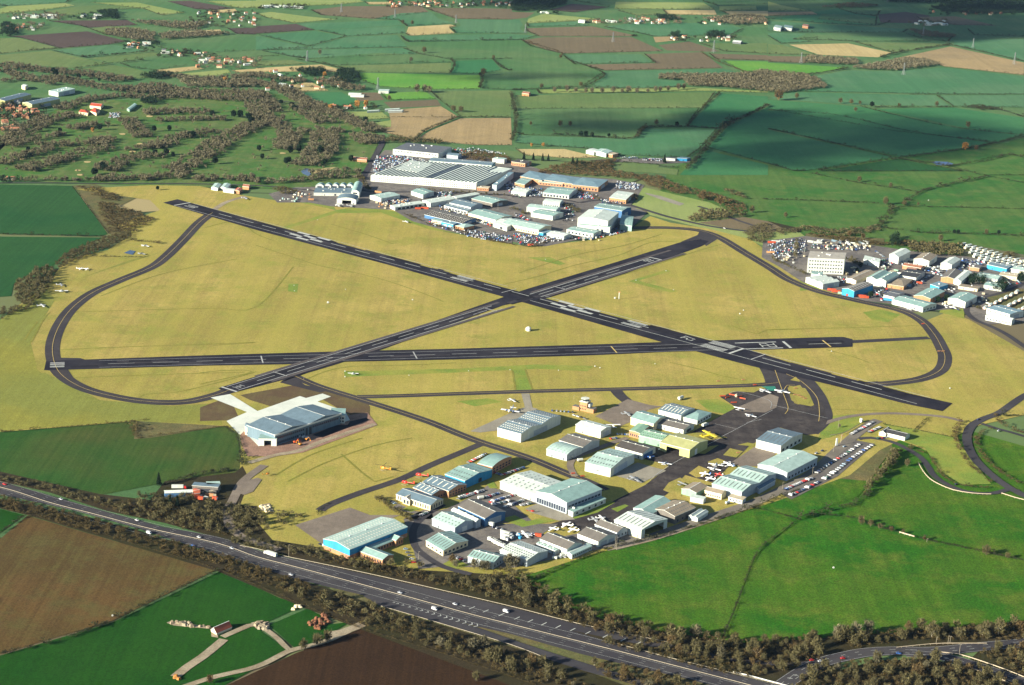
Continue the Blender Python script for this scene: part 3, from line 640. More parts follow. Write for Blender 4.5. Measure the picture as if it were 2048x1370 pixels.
for xx, yy in ((1120, 576), (556, 747), (983, 620)): l = r3.at(xx, yy)[0]; r3.rect(l, l + 1.6, -11, 11, grey_paint)
patches(r3, 24, 9, random.Random(5))
tag(r3.mb.build('runway_markings'), kind='structure')
m = MB()
for L, on in tw:
    if on: ribbon('', L, -.22, .22, yellow_paint, z=-.018, mb=m)
for q in ('L 1000,0 1060,170 1105,300 1080,350', 'L 1090,30 1210,90 1330,210 1355,330 1350,410', 'L 1060,180 1100,120 1160,120'): ribbon('', wline(q), -.3, .3, yellow_paint, z=-.017, mb=m)
for q in ('L 640,185 700,170 950,240 965,305', 'L 965,275 1420,385', 'L 980,320 560,540', 'L 520,430 690,470', 'L 890,395 770,420', 'L 560,545 160,760 0,880'): ribbon('', wline(q), -.25, .25, grey_paint, z=-.016, mb=m)
tag(m.build('taxiway_lines'), kind='structure')
tag((lambda s: s)(sheet('green_surfacing', 'L 890,130 1000,130 1015,165 960,165', green_paint)), kind='structure')
# ------------------------------------------------------------------ motorway, slip roads, lanes
U0 = pts('_ -150,932 0,963 85,986 215,1024 325,1053 437,1073 512,1099 564,1112 732,1148 887,1183 1024,1215 1174,1253 1371,1293')
U1 = pts('_ 1024,1233 1124,1255 1224,1285 1349,1320 1474,1350 1560,1372 1680,1402')
MD = pts('_ -150,945 0,975 100,1006 185,1028 300,1058 437,1088 512,1114 600,1137 799,1190 937,1228 1024,1250 1224,1300 1399,1345 1480,1366 1600,1398')
L0 = pts('_ -150,958 0,988 150,1021 275,1056 362,1085 512,1133 600,1160 727,1190 830,1220 957,1253 1024,1268 1164,1308 1234,1325 1374,1357 1500,1392')
L1 = pts('_ 727,1192 762,1212 889,1249 1024,1290 1099,1319 1174,1343 1274,1370 1400,1405')
L1i = pts('_ 727,1190 900,1238 960,1256 1040,1284 1120,1310 1200,1335 1300,1362 1420,1400')
between('motorway', U0[:11] + U1[1:], L0, roadm, 140)
between('slip_road', pts('_ 960,1200 1024,1215 1174,1253 1371,1293 1440,1310'), pts('_ 960,1215 1040,1238 1180,1268 1360,1304 1440,1320'), roadm, 50)
between('slip_road', L1i, L1, roadm, 60)
mz = -.03
m = MB()
ML = wline(MD, 8)
for o in (-15.6, -12.2, -8.6, -5.0, -1.6, 1.6, 5.0, 8.6, 12.2, 15.6):
    solid = abs(o) in (1.6, 12.2)
    if abs(o) == 15.6: continue
    if solid: ribbon('', ML, o - .12, o + .12, white_paint, z=mz, mb=m)
    else:
        for i in range(0, len(ML) - 2, 2):
            a, b_ = ML[i], ML[i + 1]; ribbon('', [a, a + (b_ - a) * .4], o - .1, o + .1, white_paint, z=mz, mb=m)
# chevrons where the slip roads part
C0 = wline('_ 785,1204 830,1217 900,1237 957,1253', 2.6); 
for i in range(0, len(C0) - 1):
    if i % 2: continue
    f = i / len(C0); t = (C0[i + 1] - C0[i]).normalized(); nn = Vector((-t.y, t.x, 0)); ww = 1.4 + 4 * f
    p = C0[i] + Vector((0, 0, mz + .004)); m.poly([p - nn * ww * .5, p - nn * ww * .5 + t * .9, p + nn * ww * .1 + t * 2.7, p + nn * ww * .1 + t * 1.8], white_paint)
    m.poly([p + nn * ww * .1 + t * 2.7, p + nn * ww * .1 + t * 1.8, p + nn * ww * .7, p + nn * ww * .7 + t * .9], white_paint)
C1 = wline('_ 925,1211 1034,1236 1160,1262 1300,1290', 6)
for i in range(0, len(C1) - 1, 2):
    t = (C1[i + 1] - C1[i]).normalized(); nn = Vector((-t.y, t.x, 0)); p = C1[i] + Vector((0, 0, mz + .004))
    if i > 1: m.poly([p - nn * 3.2 - t * 1.5, p - nn * 3.2 - t * .6, p + nn * 3.2 + t * 1.5, p + nn * 3.2 + t * .6], white_paint)
    else: m.poly([p - nn * .5, p - nn * .5 + t * 2.5, p + nn * .5 + t * 2.5, p + nn * .5], white_paint)
tag(m.build('motorway_markings'), kind='structure')

steel = flat('galvanised steel', (.27, .24, .18), .6, .2, .5)
post_m = flat('timber post', (.40, .34, .24), .9, .2, 1)
def barrier(name, P, label, h=.75, posts=4.0, mat=None, wd=.18, step=8):
    L = wline(P, step); m = MB(); m2 = MB(); mat = mat or steel
    a, b_ = offs(L, -wd / 2), offs(L, wd / 2)
    for i in range(len(L) - 1):
        for z0, z1 in ((h * .5, h),):
            z0v, z1v = Vector((0, 0, z0)), Vector((0, 0, z1))
            m.poly([a[i] + z0v, a[i + 1] + z0v, a[i + 1] + z1v, a[i] + z1v], mat); m.poly([b_[i] + z0v, b_[i + 1] + z0v, b_[i + 1] + z1v, b_[i] + z1v], mat)
            m.poly([a[i] + z1v, a[i + 1] + z1v, b_[i + 1] + z1v, b_[i] + z1v], mat)
        k = max(1, int((L[i + 1] - L[i]).length / posts))
        for j in range(k):
            p = L[i].lerp(L[i + 1], j / k); m2.box((p.x, p.y, h * .5 - .35), (.16, .16, h + .6), mat)
    o = tag(m.build(name), label, 'barrier' if 'barrier' in name else 'fence'); tag(m2.build('posts', o), kind='stuff'); return o
barrier('crash_barrier', [(x, y) for x, y in MD], 'long galvanised crash barrier down the middle of the motorway', .8)
barrier('crash_barrier', '_ 564,1112 732,1147 887,1182 1024,1214 1174,1252 1371,1292', 'crash barrier on the far verge of the motorway, below the blue hangar', .8)
barrier('crash_barrier', '_ 1225,1286 1350,1319 1474,1349 1560,1370', 'crash barrier between the motorway and the scrub beside the exit slip road', .8)
barrier('crash_barrier', '_ 762,1213 889,1250 1024,1291 1099,1320', 'crash barrier on the near side of the lower slip road', .8)
barrier('crash_barrier', '_ 480,1092 512,1098 545,1106', 'short length of crash barrier on the verge behind the white lorry', .8)

# roundabout and its arms, bottom right
RA = wline('M 60,1410 200,1310 330,1230 460,1175 600,1140 760,1108 900,1096 1060,1092 1230,1096 1400,1090 1600,1070 1800,1050 2048,1030 2500,1000', 6)
ribbon('roundabout_road', RA, -7.5, 7.5, roadm)
RB = wline('M 1100,1110 1300,1130 1450,1150 1600,1190 1800,1255 2048,1345 2300,1450', 6)
ribbon('roundabout_road', RB, -6.5, 6.5, roadm)
RC = wline('M -300,1165 0,1190 130,1200 280,1192 380,1185', 6)
ribbon('slip_road', RC, -3, 3, roadm)
m = MB()
for L, os_ in ((RA, (-6.8, -2.2, 2.2, 6.8)), (RB, (-6, 0, 6))):
    for o in os_:
        if abs(o) >= 6: ribbon('', L, o - .15, o + .15, grey_paint, z=mz, mb=m)
        else:
            for i in range(0, len(L) - 1, 2): ribbon('', [L[i], L[i].lerp(L[i + 1], .6)], o - .15, o + .15, white_paint, z=mz, mb=m)
for t_, x, y in (('M', 170, 1310), ('M', 215, 1285), ('M', 1320, 1145), ('M', 1420, 1150), ('M', 1470, 1165), ('M', 1400, 1175), ('M', 1450, 1190), ('M', 1510, 1195)):
    p = GT(t_, x, y); p.z = mz + .003; m.box((p.x, p.y, mz + .003), (3.4, .5, .002), white_paint, .3); m.box((p.x + 1, p.y - 1.2, mz + .003), (3.4, .5, .002), white_paint, .3)
tag(m.build('roundabout_markings'), kind='structure')
barrier('timber_fence', 'M 1030,1072 1300,1045 1400,1040 1750,1040', 'pale rail fence along the far side of the roundabout road', 1.1, mat=post_m)
barrier('timber_fence', 'M 1380,1110 1520,1125 1700,1180 1900,1250 2048,1310', 'pale parapet rail along the branch road leaving the roundabout', 1.1, mat=post_m, wd=.5)
barrier('timber_fence', 'M 1600,1235 1800,1300 1950,1368 2100,1440', 'pale parapet rail on the near side of the branch road', 1.1, mat=post_m, wd=.5)
barrier('crash_barrier', 'P 1770,1270 1900,1300 2048,1340 2200,1380', 'white lattice parapet of the motorway bridge at the bottom edge', 1.2, mat=flat('white rail', (.6, .6, .55)), wd=.6)

# country lanes
def lane(P, wd, mat=roadm, name='lane'): 
    L = wline(P, 7); ribbon(name, L, -wd / 2, wd / 2, mat); return L
LN1 = lane('_ 2160,715 2100,765 X 2048,-150 1900,-50 1780,30 1620,90 1500,160 1450,250 1450,340 1490,450 1570,560 1700,680 1850,790 2048,900 2300,1010', 10)
LN2 = lane('X 2000,850 1900,830 1800,860 1650,880 1450,860 1250,790 1100,690 1040,600 960,500 820,410 700,350 560,310 430,290 300,300', 7)
LN3 = lane('X 1600,140 1750,190 1900,230 2100,290', 6)
LN4 = lane('H 1640,1020 1590,1090 1600,1140 1660,1190 1780,1240 1900,1300 2048,1400 _ 2060,700 2110,730 2120,780 2060,805', 8)
lane('H 2100,880 1900,960 1760,1000 1640,1020 1500,1060', 7)
lane('H -560,280 -400,330 -250,390 -100,440', 7)
lane('G 950,560 1140,620 1300,665 1600,730 1950,775', 9)
lane('G 540,540 700,520 820,560 950,560', 8)
lane('G 0,490 300,500 540,540', 8)
lane('F 1000,0 1010,60 950,170 900,260 860,330 830,400', 11)
lane('_ 757,262 700,235 640,215 590,205 540,200', 6)
lane('E -100,95 300,93 900,98 1500,100 2048,115 _ 560,374 700,385 730,365', 6)
lane('F 830,400 900,450 1400,455 2048,480', 8)
PL = lane('L -300,1420 0,1335 400,1200 820,1060 1040,960 1300,820 1500,640 1640,520 1760,430 1830,400', 12, ground_mat('pale perimeter road', (.20, .18, .145), (.15, .135, .11), .03, .4, None, 0, grain=.2), 'perimeter_road')
lane('L -340,1440 0,1365 400,1240 820,1090 1000,1010', 2.5, dirt, 'footpath')
lane('K 1000,850 960,760 1000,700 1120,650 1300,580 1420,540', 7, apron2)
lane('O 1720,480 1500,420 1350,330 1270,250 1260,120 1340,20 1500,-80', 7)
lane('Y 1800,0 1560,170 1460,260 1400,350 1300,560 1220,700 1240,900 1300,1000 1500,1150 2048,1330', 9, apron2, 'track')
sheet('yard', 'Y 1440,260 1700,200 1760,230 1620,420 1480,470 1340,420', apron2)
lane('J 390,900 600,840 800,800 1000,720 1400,590', 7, dirt, 'track')
lane('N 1350,860 1400,880 1500,890 1680,905', 5, dirt, 'track')
lane('N 1780,980 1990,890 O -20,885 60,860', 6, dirt, 'track')
lane('N 1400,1300 1500,1220 1620,1140 1720,1060 1790,1000', 8, dirt, 'track')
lane('O 0,880 90,930 180,1000 260,1080 330,1080', 5, dirt, 'track')
lane('O -900,1500 -400,1320 0,1220 260,1095 400,1060 600,1000 850,880', 6, dirt, 'track')
lane('O 560,960 700,940 850,880', 9, dirt, 'track')
sheet('yard', 'N 1690,905 1740,935 1745,990 1690,980', dirt)
sheet('yard', 'O -40,870 40,850 110,880 90,930 0,915', dirt)
sheet('track', 'Y 1760,620 1880,600 1960,740 1860,750 1720,700', dirt)
sheet('footings', 'G 1060,460 1200,490 1380,550 1340,565 1200,520 1080,475', conc)
# ------------------------------------------------------------------ buildings
RC = {'mint': (.21, .33, .30), 'pale': (.31, .43, .385), 'white': (.47, .54, .48), 'grey': (.13, .12, .105), 'dgrey': (.07, .063, .056), 'blue': (.15, .24, .28),
      'steel': (.11, .165, .20), 'green': (.20, .34, .24), 'olive': (.36, .37, .16), 'brown': (.24, .20, .14), 'black': (.04, .04, .042), 'tan': (.40, .35, .24),
      'red': (.42, .07, .03), 'brick': (.36, .19, .10), 'rust': (.36, .095, .045), 'ogrey': (.33, .31, .26), 'cream': (.60, .52, .33), 'cyan': (.03, .22, .40), 'deepblue': (.05, .13, .26),
      'bluewall': (.33, .38, .41), 'orange': (.36, .19, .09), 'tile': (.30, .13, .075), 'whitew': (.50, .53, .47), 'pink': (.5, .4, .34), 'slate': (.10, .11, .12)}
def rmat(c): return flat('roof sheeting ' + c, RC[c], .62, .2, .16, .25, 0, True)
def wmat(c): return flat('wall ' + c, RC[c], .8, .17, .3, .2, 0, True)
glass = flat('dark glazing', (.03, .04, .06), .15, .2, .5, .6)
sky_l = flat('roof light sheet', (.60, .60, .50), .5, .1, 1)
sky_d = flat('dark roof light', (.085, .10, .10), .4, .15, 1)
doorm = flat('roller door', (.30, .34, .36), .6, .15, .5)
doord = flat('dark opening', (.03, .035, .045), .8, .2, .5)  # flat dark panels: shade inside openings painted on; also plain small doors
trim_m = flat('pale trim', (.60, .62, .56), .6, .1, 1)
BL = []
def building(name, cat, label, P, h, rise, mode='u', roof='pale', wall='whitew', bays=1, lights=None, group=None, open_=None,
             doors=(), wins=(), over=.35, rect=True, ends=None, z0=-.95, plinth=None):
    """P = three eaves corners (left, nearest, right); ridge runs along u (left-near) or v (near-right)"""
    A, B, C = [G(*q, h) for q in (pts(P) if isinstance(P, str) else P)]
    if rect:        # square the plan up a little
        u = A - B; v = C - B; lu, lv = u.length, v.length
        au, av = math.atan2(u.y, u.x), math.atan2(v.y, v.x); d = (au - av) % (2 * math.pi); e = (math.pi / 2 - d)
        e = max(-.16, min(.16, e)) / 2
        A = B + Vector((math.cos(au + e), math.sin(au + e), 0)) * lu; C = B + Vector((math.cos(av - e), math.sin(av - e), 0)) * lv
    u = (A - B); v = (C - B); lu, lv = u.length, v.length; u.normalize(); v.normalize(); B0 = Vector((B.x, B.y, 0))
    root = empty(name, B0); tag(root, label, cat, group)
    def Q(s, t, z): return u * s + v * t + Vector((0, 0, z))
    along, across, la, lc = (u, v, lu, lv) if mode in ('u', 'ub', 'uh') else (v, u, lv, lu)
    def S(a, c, z): return along * a + across * c + Vector((0, 0, z))
    prof = []
    bw = lc / bays
    for k in range(bays):
        c0 = k * bw
        if mode in ('flat',): pf = [(0, h), (1, h)]
        elif mode in ('ub', 'vb'): pf = [(i / 8, h + rise * math.sin(math.pi * i / 8) ** .8) for i in range(9)]
        elif mode == 'saw': pf = [(0, h), (.04, h + rise), (1, h)]
        else: pf = [(0, h), (.5, h + rise), (1, h)]
        for t, z in pf:
            p = (c0 + t * bw, z)
            if not prof or (abs(prof[-1][0] - p[0]) > 1e-3 or abs(prof[-1][1] - p[1]) > 1e-3): prof.append(p)
    wm, rm = wmat(wall), rmat(roof)
    # ---- walls, with real openings
    W = MB()
    def wallrun(p0, d, L, top, hole):
        if hole:
            s0, s1, hz = hole[0] * L, hole[1] * L, hole[2]; n = d.cross(Vector((0, 0, 1)))
            xs = sorted({0, s0, s1, L} | {x for x, _ in top})
            Z = lambda x: float(np.interp(x, [q[0] for q in top], [q[1] for q in top]))
            for x0, x1 in zip(xs, xs[1:]):
                if x1 - x0 < 1e-4: continue
                zb = hz if (x0 >= s0 - 1e-4 and x1 <= s1 + 1e-4) else z0
                W.poly([p0 + d * x0 + Vector((0, 0, zb)), p0 + d * x1 + Vector((0, 0, zb)), p0 + d * x1 + Vector((0, 0, Z(x1))), p0 + d * x0 + Vector((0, 0, Z(x0)))], wm)
        else:
            for (x0, a), (x1, b_) in zip(top, top[1:]):
                if x1 - x0 < 1e-4: continue
                W.poly([p0 + d * x0 + Vector((0, 0, z0)), p0 + d * x1 + Vector((0, 0, z0)), p0 + d * x1 + Vector((0, 0, b_)), p0 + d * x0 + Vector((0, 0, a))], wm)
    op = open_ or ('', 0, 0, 0)
    gable = prof; side = [(0, h), (la, h)]
    hip = mode == 'uh' or mode == 'vh'
    if hip: gable = [(0, h), (lc, h)]
    along_is_u = along is u
    # the c=0 / c=lc walls run along the ridge, the a=0 / a=la walls are the gables; 'f' is the left-near wall, 'g' the near-right wall
    side_name, gab_name = ('f', 'g') if along_is_u else ('g', 'f')
    hf = op[1:] if op[0] == side_name else None; hg = op[1:] if op[0] == gab_name else None
    wallrun(S(0, 0, 0), along, la, side, hf); wallrun(S(0, lc, 0), along, la, side, None)
    wallrun(S(0, 0, 0), across, lc, gable, hg); wallrun(S(la, 0, 0), across, lc, gable, None)
    W.build('wall', root)
    # ---- roof: a slab with overhang, roof lights let into it
    Rf = MB(); o = over; th = .28
    pr = list(prof)
    if mode == 'flat':
        Rf.poly([S(-o, -o, h + th), S(la + o, -o, h + th), S(la + o, lc + o, h + th), S(-o, lc + o, h + th)], rm)
        for a, b_ in (((-o, -o), (la + o, -o)), ((la + o, -o), (la + o, lc + o)), ((la + o, lc + o), (-o, lc + o)), ((-o, lc + o), (-o, -o))):
            Rf.poly([S(*a, h - .1), S(*b_, h - .1), S(*b_, h + th), S(*a, h + th)], trim_m)
        m3 = MB()                      # plant on the flat roof
        r_ = random.Random(int(lu * 97)); 
        for k in range(int(min(6, lu * lv / 250))): m3.box(tuple(S(r_.uniform(.1, .9) * la, r_.uniform(.2, .8) * lc, h + .9)), (r_.uniform(1, 3), r_.uniform(1, 2), 1.2), trim_m, math.atan2(u.y, u.x))
        if m3.v: m3.build('roof_plant', root)
    elif hip:
        k = min(lc / 2, la * .45) * .9
        r0, r1_ = S(k, lc / 2, h + rise), S(la - k, lc / 2, h + rise)
        a, b_, c, d = S(-o, -o, h), S(la + o, -o, h), S(la + o, lc + o, h), S(-o, lc + o, h)
        for q in ([a, b_, r1_, r0], [b_, c, r1_], [c, d, r0, r1_], [d, a, r0]): Rf.poly([x + Vector((0, 0, th)) for x in q], rm)
        for x, y in ((a, b_), (b_, c), (c, d), (d, a)): Rf.poly([x, y, y + Vector((0, 0, th)), x + Vector((0, 0, th))], trim_m)
    else:
        if len(pr) > 1:
            s0 = (pr[1][1] - pr[0][1]) / max(.01, pr[1][0] - pr[0][0]); s1 = (pr[-1][1] - pr[-2][1]) / max(.01, pr[-1][0] - pr[-2][0])
            if mode == 'saw': s0 = 0; s1 = 0
            if abs(s0) > 1.5: s0 = 1.5
            if abs(s1) > 1.5: s1 = -1.5
            pr[0] = (pr[0][0] - o, pr[0][1] - o * s0); pr[-1] = (pr[-1][0] + o, pr[-1][1] + o * s1)
        for i, ((c0, za), (c1, zb)) in enumerate(zip(pr, pr[1:])):
            mm = glass if (mode == 'saw' and zb > za) else rm
            Rf.poly([S(-o, c0, za + th), S(la + o, c0, za + th), S(la + o, c1, zb + th), S(-o, c1, zb + th)], mm)
            for a in (-o, la + o): Rf.poly([S(a, c0, za - .02), S(a, c1, zb - .02), S(a, c1, zb + th), S(a, c0, za + th)], trim_m)
        for c, z in (pr[0], pr[-1]): Rf.poly([S(-o, c, z - .15), S(la + o, c, z - .15), S(la + o, c, z + th), S(-o, c, z + th)], trim_m)
        if lights and mode in ('u', 'v', 'ub', 'vb'):
            n, kind = lights[:2]; rows = lights[2] if len(lights) > 2 else 1; lm = sky_l if kind == 'l' else sky_d
            for (c0, za), (c1, zb) in zip(prof, prof[1:]):
                if mode[1:] == 'b' and not (abs(za - zb) < rise * .55): continue
                for r0 in range(rows):
                    f0 = (.18 + r0 * .7 / rows) if rows > 1 else .2; f1 = f0 + (.12 if rows > 1 else .62)
                    for k in range(n):
                        a0 = la * (k + .5) / n; hw = .55 if rows == 1 else .65
                        q = [(a0 - hw, f0), (a0 + hw, f0), (a0 + hw, f1), (a0 - hw, f1)]
                        Rf.poly([S(a, c0 + (c1 - c0) * f, za + (zb - za) * f + th + .03) for a, f in q], lm)
    Rf.build('roof', root)
    if mode in ('u', 'v') and rise > .8:                                   # ridge capping
        m2 = MB()
        for k in range(bays):
            c = (k + .5) * bw; m2.poly([S(-o, c - .35, h + rise + th - .02), S(la + o, c - .35, h + rise + th - .02), S(la + o, c, h + rise + th + .1), S(-o, c, h + rise + th + .1)], trim_m)
            m2.poly([S(-o, c + .35, h + rise + th - .02), S(la + o, c + .35, h + rise + th - .02), S(la + o, c, h + rise + th + .1), S(-o, c, h + rise + th + .1)], trim_m)
        m2.build('ridge_cap', root)
    # ---- doors and windows: (wall, from, to, bottom, top, material)
    def pan(wn, s0, s1, za, zb, mt, nm, pr_=.06):
        p0, d, L, nn = (Vector(), u, lu, -v) if wn == 'f' else (Vector(), v, lv, -u)
        a, b_ = p0 + d * s0 * L, p0 + d * s1 * L; m2 = MB()
        c = (a + b_) / 2 + nn * (pr_ / 2); m2.box((c.x, c.y, (za + zb) / 2), ((b_ - a).length, pr_, zb - za), mt, math.atan2(d.y, d.x)); m2.build(nm, root)
    if cat in ('hangar', 'workshop', 'warehouse') and lu > 22:
        if not doors and not open_ and not any(w_[0] == 'g' for w_ in wins): doors = (('g', .32, .66, min(h * .72, 6)),)
        if not wins and wall != 'olive': doors = tuple(doors) + (('f', .12, .12 + 1.1 / lu, 2.2, doord), ('f', .7, .7 + 1.1 / lu, 2.2, doord))
        if mode in ('u', 'v'):
            for k in range(3):
                vt = MB(); vt.box(tuple(S(la * (.22 + .28 * k), bw * .5, h + rise + .55)), (1.0, .8, .7), trim_m, math.atan2(u.y, u.x)); vt.build('roof_vent', root)
    for d in doors: pan(d[0], d[1], d[2], 0, d[3], d[4] if len(d) > 4 else doorm, 'door', .1)
    for wdw in wins:                 # (wall, count, bottom, top, fill[, from, to])
        f0, f1 = (wdw[5], wdw[6]) if len(wdw) > 5 else (0.03, .97)
        for k in range(wdw[1]):
            a = f0 + (f1 - f0) * (k + .5 - wdw[4] / 2) / wdw[1]; pan(wdw[0], a, a + (f1 - f0) * wdw[4] / wdw[1], wdw[2], wdw[3], glass, 'window', .07)
    if plinth:
        for wn in 'fg': pan(wn, 0, 1, z0, plinth[0], wmat(plinth[1]), 'plinth', .09)
    BL.append((root, u, v, lu, lv, h)); return root, u, v, lu, lv

